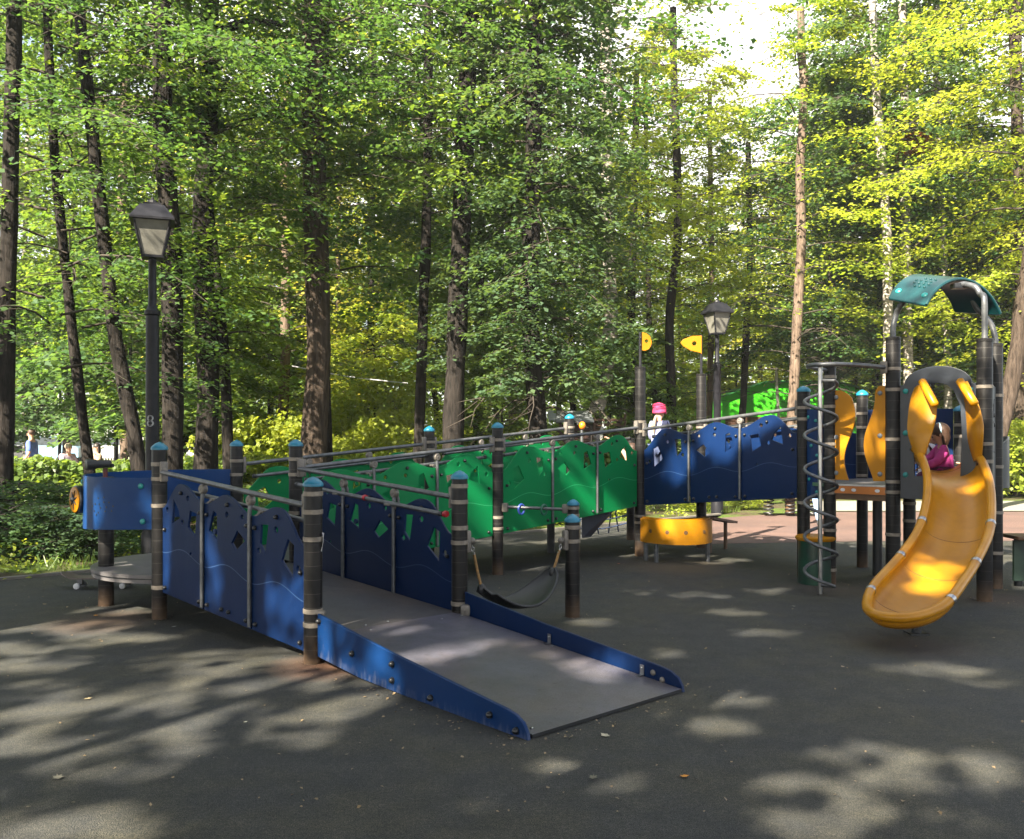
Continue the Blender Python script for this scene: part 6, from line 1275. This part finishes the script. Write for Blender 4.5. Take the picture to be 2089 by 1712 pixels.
# crouching child behind the green boards, one bare arm over the rail
cr_ = dict(pelvis=((0, 0, .22), .085), waist=((.02, 0, .30), .08), chest=((.05, 0, .42), .088), neck=((.06, 0, .50), .036), head_base=((.065, 0, .53), .050), head_mid=((.07, 0, .585), .072), head_top=((.065, 0, .635), .05),
           lsho=((.04, .11, .47), .036), lelb=((-.02, .22, .62), .026), lwri=((-.13, .30, .72), .020), rsho=((.05, -.10, .46), .036), relb=((.12, -.13, .34), .028), rwri=((.2, -.08, .28), .02),
           lhip=((.03, .07, .21), .055), lkne=((.2, .09, .26), .04), lank=((.10, .09, .04), .027), ltoe=((.19, .09, .02), .023), rhip=((.03, -.07, .21), .055), rkne=((.2, -.09, .26), .04), rank=((.10, -.09, .04), .027), rtoe=((.19, -.09, .02), .023))
q = at(1282, 890, 11.85)
person('crouching child in dark clothes behind the last green board, one bare arm over the handrail', (q.x, q.y, 0.73), cr_, (1, 0, 0), hair_br, 0.06, [('top', cloth('dark_top', (0.03, 0.025, 0.035)), ['waist', 'chest', 'pelvis'], 0.014), ('trousers', cloth('dark_trousers', (0.03, 0.03, 0.04)), TR, 0.012)] + shoes(), rz=-1.3 + PI * 0.5, s=0.62)
# girl in magenta at the slide head
mg = dict(pelvis=((0, 0, .10), .088), waist=((0.0, 0, .19), .080), chest=((.02, 0, .31), .088), neck=((.035, 0, .395), .036), head_base=((.045, 0, .43), .052), head_mid=((.055, 0, .495), .080), head_top=((.045, 0, .555), .056),
          lsho=((.02, .10, .355), .040), lelb=((.09, .13, .23), .032), lwri=((.20, .10, .19), .022), rsho=((.03, -.10, .355), .040), relb=((.12, -.13, .245), .032), rwri=((.25, -.08, .215), .022),
          lhip=((.04, .06, .09), .058), lkne=((.22, .13, .08), .042), lank=((.10, .17, .05), .028), ltoe=((.18, .2, .04), .024), rhip=((.04, -.06, .09), .058), rkne=((.22, -.13, .08), .042), rank=((.12, -.17, .05), .028), rtoe=((.2, -.19, .04), .024))
mc = cloth('magenta_top', (0.50, 0.05, 0.27), (0.30, 0.025, 0.16), 14); q = at(1928, 890, 8.86)
gm = person('girl in a magenta top with a pale hairband sitting inside the slide entrance, looking left', (q.x, q.y, zT), mg, (1, 0, -0.45), hair_br, 0.13, [('top', mc, LONG, 0.016), ('trousers', cloth('plum_trousers', (0.16, 0.03, 0.10)), TR, 0.012)] + shoes(), rz=PI - 0.25, s=0.68)
mb = MB(); hm = Vector((.055, 0, .495)); mb.tube([hm + Vector((0.0, math.cos(a) * 0.092, 0.02 + math.sin(a) * 0.092)) for a in [PI * k / 14 for k in range(15)]], 0.008, 6); mb.ball(hm + Vector((0, -0.06, 0.10)), 0.018, 8, 6); mb.build('hairband', mat('hairband', (0.35, 0.55, 0.62), 0.5), gm, world=False)
q = at(1892, 890, 9.25); t2 = {k: (v[0], v[1]) for k, v in mg.items()}
person('toddler in a floral sun hat and white top sitting next to the girl in magenta', (q.x, q.y, zT), t2, (1, 0, -0.3), None, 0, [('top', cloth('white_top', (0.7, 0.66, 0.70)), LONG, 0.02), ('trousers', cloth('white_trousers', (0.6, 0.6, 0.6)), TR, 0.012)] + shoes(), rz=-0.4, s=0.68, hat=cloth('floral_hat', (0.55, 0.35, 0.50), (0.08, 0.04, 0.12), 34))
# child in jeans standing beyond the dark blue panels
q = at(1652, 890, 15.3); cj_ = shift(STAND, 0.74); cj_['lkne'] = ((0.03, .12, .37), .048); cj_['lank'] = ((0, .15, .07), .033); cj_['ltoe'] = ((.11, .16, .03), .028); cj_['rkne'] = ((0.03, -.12, .37), .048); cj_['rank'] = ((0, -.15, .07), .033); cj_['rtoe'] = ((.11, -.16, .03), .028)
person('child in pale jeans, only the legs seen beneath the dark blue boards', (q.x, q.y, 0), cj_, (1, 0, 0), hair_br, 0, [('jumper', cloth('pale_blue_jumper', (0.3, 0.45, 0.6)), LONG, 0.02), ('jeans', cloth('pale_jeans', (0.30, 0.42, 0.62), (0.20, 0.30, 0.48)), TR, 0.020)] + shoes(), rz=-PI / 2 - 0.4, s=0.8)

# ------------------------------------------------------------------ small things on the ground
SK = thing('skateboard', (-4.05, 9.0, 0), 'skateboard parked under the round platform, its nose sticking out to the left', 'skateboard', rz=0.06)
mb = MB(); g = []
for i in range(21):
    x = -0.40 + 0.04 * i; k = max(0, abs(x) - 0.27); w = 0.10 * math.sqrt(max(0.02, 1 - (max(0, abs(x) - 0.30) / 0.102) ** 2)); g.append([Vector((x, w * q, 0.098 + k * 0.42 + 0.006 * q * q)) for q in (-1, -0.5, 0, 0.5, 1)])
mb.sheet(g, 0.012); mb.build('deck', mat('skate_deck', (0.10, 0.075, 0.065), 0.6), SK, world=False)
for x in (-0.22, 0.22):
    mb = MB(); mb.tube([(x, -0.075, 0.032), (x, 0.075, 0.032)], 0.010, 8); mb.box((x, 0, 0.065), (0.05, 0.04, 0.05)); tk = mb.build('truck', M_['steel'], SK, world=False)
    for y in (-0.085, 0.085): mb = MB(); mb.lathe([(0.022, -0.018), (0.029, -0.014), (0.029, 0.014), (0.022, 0.018)], (x, y, 0.03), 16, axis=(0, 1, 0)); mb.build('wheel', M_['white'] if y < 0 else M_['bolt_grey'], SK, world=False)
FL = 'fallen leaves on the rubber surface'
for px, py, s, c, lab in [(195, 1257, 0.040, (0.7, 0.30, 0.01), 'orange leaf lying in front of the round platform'), (1395, 1586, 0.035, (0.62, 0.24, 0.02), 'small orange leaf alone in the dark lower middle'), (1236, 1503, 0.05, (0.5, 0.45, 0.33), 'pale curled leaf just in front of the ramp end'),
                          (118, 1588, 0.055, (0.22, 0.20, 0.15), 'grey-green leaf near the lower left corner'), (92, 1234, 0.04, (0.35, 0.24, 0.12), 'tan leaf left of the round platform'), (180, 1427, 0.04, (0.45, 0.36, 0.2), 'pale leaf in the left sunny patch'), (354, 1280, 0.035, (0.4, 0.4, 0.38), 'torn white scrap below the first post'),
                          (1262, 1151, 0.04, (0.55, 0.16, 0.08), 'reddish leaf left of the yellow curved band'), (1290, 1119, 0.05, (0.6, 0.6, 0.6), 'white scrap under the landing'), (500, 1475, 0.02, (0.75, 0.7, 0.5), 'tiny bright chip in the left sunny patch'), (1210, 1588, 0.045, (0.15, 0.14, 0.10), 'dull dry leaf below the ramp end'), (1620, 1238, 0.03, (0.4, 0.38, 0.3), 'pale scrap in front of the spiral climber'), (1720, 1362, 0.03, (0.35, 0.26, 0.18), 'dry leaf left of the slide foot')]:
    p = gp(px, py); s *= 0.62; mb = MB(); a0 = RNG.random() * 6; P_ = [(1.2, 0), (0.55, 0.42), (0.3, 0.75), (-0.1, 0.45), (-0.6, 0.55), (-0.45, 0.1), (-1.0, 0), (-0.45, -0.15), (-0.55, -0.6), (-0.05, -0.45), (0.35, -0.7), (0.55, -0.38)]
    vs = [(0, 0, 0.006)] + [((x * math.cos(a0) - y * math.sin(a0)) * s, (x * math.sin(a0) + y * math.cos(a0)) * s, 0.005 + 0.25 * s * (abs(x) * .6 + y * y * .5)) for x, y in P_]; n = len(P_)
    mb.add(vs, [(0, 1 + k, 1 + (k + 1) % n) for k in range(n)]); o = mb.build('fallen_leaf', mat('fallen_leaf', c, 0.7, col2=tuple(q * 0.6 for q in c), scale=30), None, loc=(p.x, p.y, 0)); tag(o, lab, 'leaf', FL)

# ------------------------------------------------------------------ things further off
PV = thing('pavilion', (10.1, 33, 0), 'bright green tarpaulin pavilion with brown board walls behind the trees', 'pavilion')
tarp = mat('green_tarp', (0.07, 0.66, 0.012), 0.55, col2=(0.05, 0.56, 0.01), scale=1.2, bump=0.25, bscale=3); Yp = 33.0
X0, X1, Xp = 7.5, 12.75, 9.25
mb = MB(); fr = [(X0, 2.2), (X1, 2.2), (X1, 3.2), (11.7, 3.46), (Xp, 3.46), (X0, 2.88)]; n = len(fr)
mb.add([(x, Yp, z) for x, z in fr] + [(x, Yp + 0.04, z) for x, z in fr], [tuple(range(n)), tuple(range(n, 2 * n))[::-1]] + [(k, n + k, n + (k + 1) % n, (k + 1) % n) for k in range(n)]); mb.build('tarp_gable', tarp, PV, smooth=False)
mb = MB(); tp_ = fr[2:]; m = len(tp_); g = [[Vector((x, Yp - 0.25 + 0.9 * j, z + 0.03)) for x, z in tp_] for j in range(6)]; mb.sheet(g, 0.03); mb.build('roof', mat('dark_green_tarp', (0.01, 0.16, 0.03), 0.5), PV, smooth=False)
for x, w in ((X0 + 0.12, 0.22), (12.1, 1.2)): mb = MB(); mb.box((x, Yp - 0.02, 1.1), (w, 0.06, 2.2)); mb.build('tarp_strip', tarp, PV, smooth=False)
mb = MB()
for k in range(13): mb.box(((X0 + 11.5) / 2, Yp + 0.02, 0.09 + 0.17 * k), (11.4 - X0, 0.03, 0.155))
mb.build('board_wall', M_['wood_plank'], PV, smooth=False)
for x in (X0 + 0.03, X1 - 0.03): mb = MB(); mb.box((x, Yp + 2.2, 1.4), (0.05, 4.3, 2.8)); mb.build('side_wall', tarp, PV, smooth=False)
o = thing('pole', (9.0, 28, 0), 'thin pale pole leaning in front of the green pavilion', 'pole'); mb = MB(); mb.tube([at(1592, 905, 28) * 1 + Vector((0, 0, -1.2)), at(1589, 860, 28), at(1583, 750, 28)], 0.045, 8); mb.build('shaft', mat('pale_pole', (0.35, 0.33, 0.30), 0.8), o); mb = MB(); mb.tube([at(1572, 780, 28), at(1592, 776, 28)], 0.03, 6); mb.build('cross_bar', M_['steel'], o)
# wooden playhouse
PH = thing('playhouse', (2.3, 24, 0), 'small dark red playhouse with a pale roof and slatted side behind the green panels', 'playhouse')
mb = MB()
for k in range(9): mb.box((1.55, 23.6, 0.12 + 0.2 * k), (0.95, 0.05, 0.18))
mb.build('wall', mat('dark_red_board', (0.06, 0.025, 0.02), 0.7), PH, smooth=False); mb = MB(); mb.sheet([[Vector((0.95, 23.3, 1.88)), Vector((2.1, 23.3, 1.88))], [Vector((0.95, 24.2, 2.15)), Vector((2.1, 24.2, 2.15))]], 0.06); mb.build('roof', mat('pale_roof', (0.22, 0.24, 0.26), 0.6), PH, smooth=False)
mb = MB()
for k in range(14): mb.box((2.55, 23.7, 0.3 + 0.125 * k), (0.75, 0.03, 0.075))
for x in (2.15, 2.95): mb.box((x, 23.72, 1.05), (0.07, 0.07, 2.1))
mb.build('slatted_side', M_['wood_plank'], PH, smooth=False)
mb = MB(); mb.add([(2.2, 23.6, 1.35), (2.35, 23.6, 1.42), (2.40, 23.6, 1.9), (2.22, 23.6, 1.55)], [(0, 1, 2, 3)]); mb.build('pennant', M_['white'], PH)
KB = thing('orange_knob_toy', (1.4, 13.4, 0), 'two orange knobs on a stand showing on both sides of the far capped post', 'toy')
mb = MB(); mb.tube([(0.865, 13.4, -0.02), (0.865, 13.4, 1.62), (1.03, 13.4, 1.62), (1.03, 13.4, -0.02)], 0.02, 8); mb.build('stand', M_['steel'], KB)
for x in (0.855, 1.035): mb = MB(); mb.ball((x, 13.38, 1.655), 0.05, 12, 8, sc=(1, 1, 1.2)); mb.build('knob', M_['orange'], KB)
# spring platform toy
SPt = thing('spring_platform', (5.2, 17.2, 0), 'low pink board on coil springs standing on the red surface', 'spring toy'); mb = MB(); mb.box((5.2, 17.1, 0.40), (1.35, 0.6, 0.05), bevel=0.012); mb.build('board', mat('pink_board', (0.42, 0.22, 0.20), 0.5), SPt)
for x in (4.8, 5.2, 5.6):
    mb = MB(); mb.tube([(x + 0.09 * math.cos(a), 17.0 + 0.09 * math.sin(a), 0.03 + 0.34 * k / 60) for k, a in [(k, k * 2 * PI / 12) for k in range(61)]], 0.014, 6); mb.build('spring', M_['rubber'], SPt)
mb = MB(); mb.box((5.2, 17.0, 0.22), (0.16, 0.1, 0.34), bevel=0.02); mb.build('core', M_['brown'], SPt)
# parked cars beyond the wood
def car(px, Y, col, label, L_=4.3):
    p = at(px, 900, Y); o = thing('parked_car', (p.x, p.y, 0), label, 'car', 'cars parked along the far street')
    prof = [(-L_ / 2, 0.35), (-L_ / 2, 0.80), (-L_ / 2 + 0.5, 0.92), (-0.9, 1.0), (-0.45, 1.0), (1.55, 1.0), (2.0, 0.95), (L_ / 2, 0.85), (L_ / 2, 0.35), (1.75, 0.30), (1.3, 0.62), (0.95, 0.30), (-0.9, 0.30), (-1.25, 0.62), (-1.6, 0.30)]
    mb = MB(); n = len(prof); mb.add([(x, -0.85, z) for x, z in prof] + [(x, 0.85, z) for x, z in prof], [tuple(range(n)), tuple(range(n, 2 * n))[::-1]] + [(k, n + k, n + (k + 1) % n, (k + 1) % n) for k in range(n)])
    mb.build('body', mat('car_paint', col, 0.3, coat=0.6), o, world=False, smooth=False)
    gp_ = [(-0.95, 0.98), (-0.35, 1.42), (1.15, 1.45), (1.85, 0.98)]; mb = MB(); mb.add([(x, -0.76, z) for x, z in gp_] + [(x, 0.76, z) for x, z in gp_], [(0, 1, 2, 3), (7, 6, 5, 4), (0, 4, 5, 1), (1, 5, 6, 2), (2, 6, 7, 3)]); mb.build('windows', mat('car_glass', (0.03, 0.04, 0.05), 0.1), o, world=False, smooth=False)
    mb = MB(); mb.box((0.4, 0, 1.455), (1.5, 1.5, 0.04), bevel=0.015); mb.build('roof', mat('car_paint', col, 0.3), o, world=False)
    for x in (-1.25, 1.35):
        for y in (-0.8, 0.8): mb = MB(); mb.lathe([(0.2, -0.09), (0.31, -0.08), (0.31, 0.08), (0.2, 0.09)], (x, y, 0.31), 18, axis=(0, 1, 0)); mb.build('wheel', M_['rubber'], o, world=False)
    for y in (-0.6, 0.6): mb = MB(); mb.ball((-L_ / 2, y, 0.68), 0.11, 8, 6, sc=(0.4, 1.2, 0.8)); mb.build('headlight', M_['white'], o, world=False)
car(10, 50, (0.28, 0.28, 0.31), 'white parked car left of the walking man, beyond the wood'); car(95, 50, (0.16, 0.26, 0.38), 'pale blue parked car right behind the walking man'); car(215, 51, (0.28, 0.28, 0.28), 'white parked car beyond the woman on the bench'); car(390, 52, (0.55, 0.57, 0.62), 'silver parked car beyond the urn planter'); car(1040, 60, (0.5, 0.5, 0.52), 'grey parked car seen far between the trunks over the green panels')
def fence(x0, x1, Y, h, col, label, step=0.16, dy=0):
    o = thing('fence', ((x0 + x1) / 2, Y, 0), label, 'fence'); mb = MB(); n = int((x1 - x0) / step); m = mat('fence_paint', col, 0.7)
    for k in range(n + 1): x = x0 + (x1 - x0) * k / n; mb.box((x, Y, h / 2 + 0.05), (step * 0.28, 0.02, h - 0.1))
    mb.build('pickets', m, o, smooth=False); mb = MB()
    for z in (0.25, h - 0.15): mb.box(((x0 + x1) / 2, Y + 0.03, z), (x1 - x0, 0.04, 0.06))
    mb.build('rails', m, o, smooth=False)
    for k in range(int((x1 - x0) / 4) + 1): mb = MB(); mb.box((x0 + 4 * k, Y + 0.05, h / 2), (0.09, 0.09, h + 0.1)); mb.build('fence_post', m, o, smooth=False)
fence(-30, -10, 53, 1.9, (0.42, 0.42, 0.42), 'pale picket fence along the far street on the left'); fence(-9.5, 6, 48, 1.8, (0.36, 0.37, 0.36), 'pale picket fence in the far middle behind the trunks'); fence(12.8, 24, 28, 1.75, (0.55, 0.42, 0.28), 'tan board fence beyond the hedge at the right edge', 0.2)
# notice board and urn planter
NB = thing('notice_board', (-7.75, 28, 0), 'small white notice board with a bright green sheet between the trunks', 'sign'); p = at(511, 880, 27)
mb = MB(); mb.box((p.x, 27.03, 1.55), (0.42, 0.03, 0.95)); mb.box((p.x - 0.18, 27.05, 0.55), (0.05, 0.05, 1.1)); mb.box((p.x + 0.18, 27.05, 0.55), (0.05, 0.05, 1.1)); mb.build('board', mat('notice_white', (0.40, 0.42, 0.43), 0.6), NB, smooth=False); mb = MB(); mb.box((p.x, 27.0, 1.62), (0.22, 0.012, 0.28)); gs = mb.build('green_sheet', mat('notice_green', (0.02, 0.55, 0.16), 0.5), NB, smooth=False)
mb = MB()
for k in range(5): mb.box((p.x - 0.01 * (k % 2), 26.992, 1.72 - 0.05 * k), (0.16 - 0.03 * (k % 2), 0.004, 0.010))
mb.build('written_lines', mat('notice_dark', (0.01, 0.12, 0.05), 0.5), gs, smooth=False)
UP = thing('planter', (at(362, 890, 23).x, 23, 0), 'dark urn planter on thin legs holding a ball of leaves', 'planter'); ux = at(362, 890, 23).x
mb = MB(); mb.lathe([(0.10, 1.12), (0.22, 1.16), (0.27, 1.30), (0.29, 1.38)], (ux, 23, 0), 16); mb.build('bowl', M_['lamp_metal'], UP)
for k in range(3): a = k * 2.09; mb = MB(); mb.tube([(ux + 0.16 * math.cos(a), 23 + 0.16 * math.sin(a), 1.16), (ux + 0.20 * math.cos(a), 23 + 0.2 * math.sin(a), 0)], 0.022, 6); mb.build('leg', M_['lamp_metal'], UP)
mb = MB(); mb.tube(spline([(ux + 0.2, 23, 1.3), (ux + 0.26, 23, 1.75), (ux + 0.45, 23, 1.88), (ux + 0.62, 23, 1.7), (ux + 0.62, 23, 0)], 6), 0.022, 6); mb.build('hoop', M_['lamp_metal'], UP)
lv = leaf_box('plant', 31, (0.62, 0.62, 0.45), 700, 0.09, LF['dark'], 0.3); lo = link('plant', lv, UP, world=False, loc=(0, 0, 1.33))
for a, b, sag, Y0, lab, m_, r in (((1170, 803), (1480, 795), 0.1, 26, 'thin dark cable strung between trunks behind the masts', 'rubber', 0.016), ((596, 747), (832, 782), 0.05, 21, 'pale rope sloping between the trunks above the bright hedge', 'white', 0.012)):
    q0, q1 = at(*a, Y0), at(*b, Y0); mb = MB(); mb.tube(spline([q0, q0.lerp(q1, .5) + Vector((0, 0, -sag)), q1], 8), r, 5); o = mb.build('cable', M_[m_]); tag(o, lab, 'cable')

# fine litter gathered along the ramp foot, the posts and the kerb
def litter():
    rg = np.random.default_rng(21); P = []
    def line(a, b, n, w):
        t = rg.random(n); d = (b - a).normalized(); nx = Vector((-d.y, d.x, 0)); o = rg.normal(size=n) * w
        for k in range(n): q = a.lerp(b, t[k]) + nx * o[k]; P.append((q.x, q.y))
    line(P1 + Vector((-0.05, -0.08, 0)), P2 + Vector((0.1, -0.05, 0)), 50, 0.10); line(A + Vector((-0.05, -0.12, 0)), P1 + Vector((-0.05, -0.1, 0)), 60, 0.08); line(C + Vector((0.1, 0.05, 0)), P2 + Vector((0.1, 0.05, 0)), 50, 0.07)
    line(K0 - kd * 6 + Vector((0.1, -0.15, 0)), K0 + kd * 10 + Vector((0.1, -0.15, 0)), 260, 0.22)
    for q in (A, B, C, E, Fp, Vp, Wp, G, J, T, Rr, S, Lp): 
        for k in range(9): a = rg.random() * 6.28; r_ = 0.07 + abs(rg.normal()) * 0.10; P.append((q.x + r_ * math.cos(a), q.y + r_ * math.sin(a)))
    for k in range(420): y = 3.6 + 9 * rg.random() ** 1.3; x = (rg.random() - 0.5) * 1.25 * y; P.append((x, y))
    P = [p_ for p_ in P]; n = len(P); X = np.array(P); z = np.full(n, 0.006); nr = rg.normal(size=(n, 3)) * 0.25 + np.array([0, 0, 1.0])
    return leaf_mesh('litter', np.stack([X[:, 0], X[:, 1], z], 1), nr, 0.012 + 0.012 * rg.random(n) ** 2, [leaf_mat('litter_bits', (0.06, 0.045, 0.025), (0.34, 0.24, 0.13), (0.05, 0.04, 0.02), (0.2, 0.15, 0.06), 0.1)], rg.random(n))
tag(link('litter', litter()), 'scattered crumbs of dry leaves and twigs on the rubber surface', kind='stuff')

# sunlit summer air: far crowns pale a little
hz = MB(); hz.box((0, 28, 14.9), (180, 160, 33)); hm_, hn, ho = new_mat('haze_air')
pv = N(hn, 'ShaderNodeVolumePrincipled'); pv.inputs['Density'].default_value = 0.0008; pv.inputs['Color'].default_value = (0.92, 0.95, 1.0, 1); pv.inputs['Anisotropy'].default_value = 0.2; hn.links.new(pv.outputs[0], ho.inputs['Volume'])
tag(hz.build('haze', hm_, smooth=False), 'faint pale summer haze filling the park', kind='stuff')
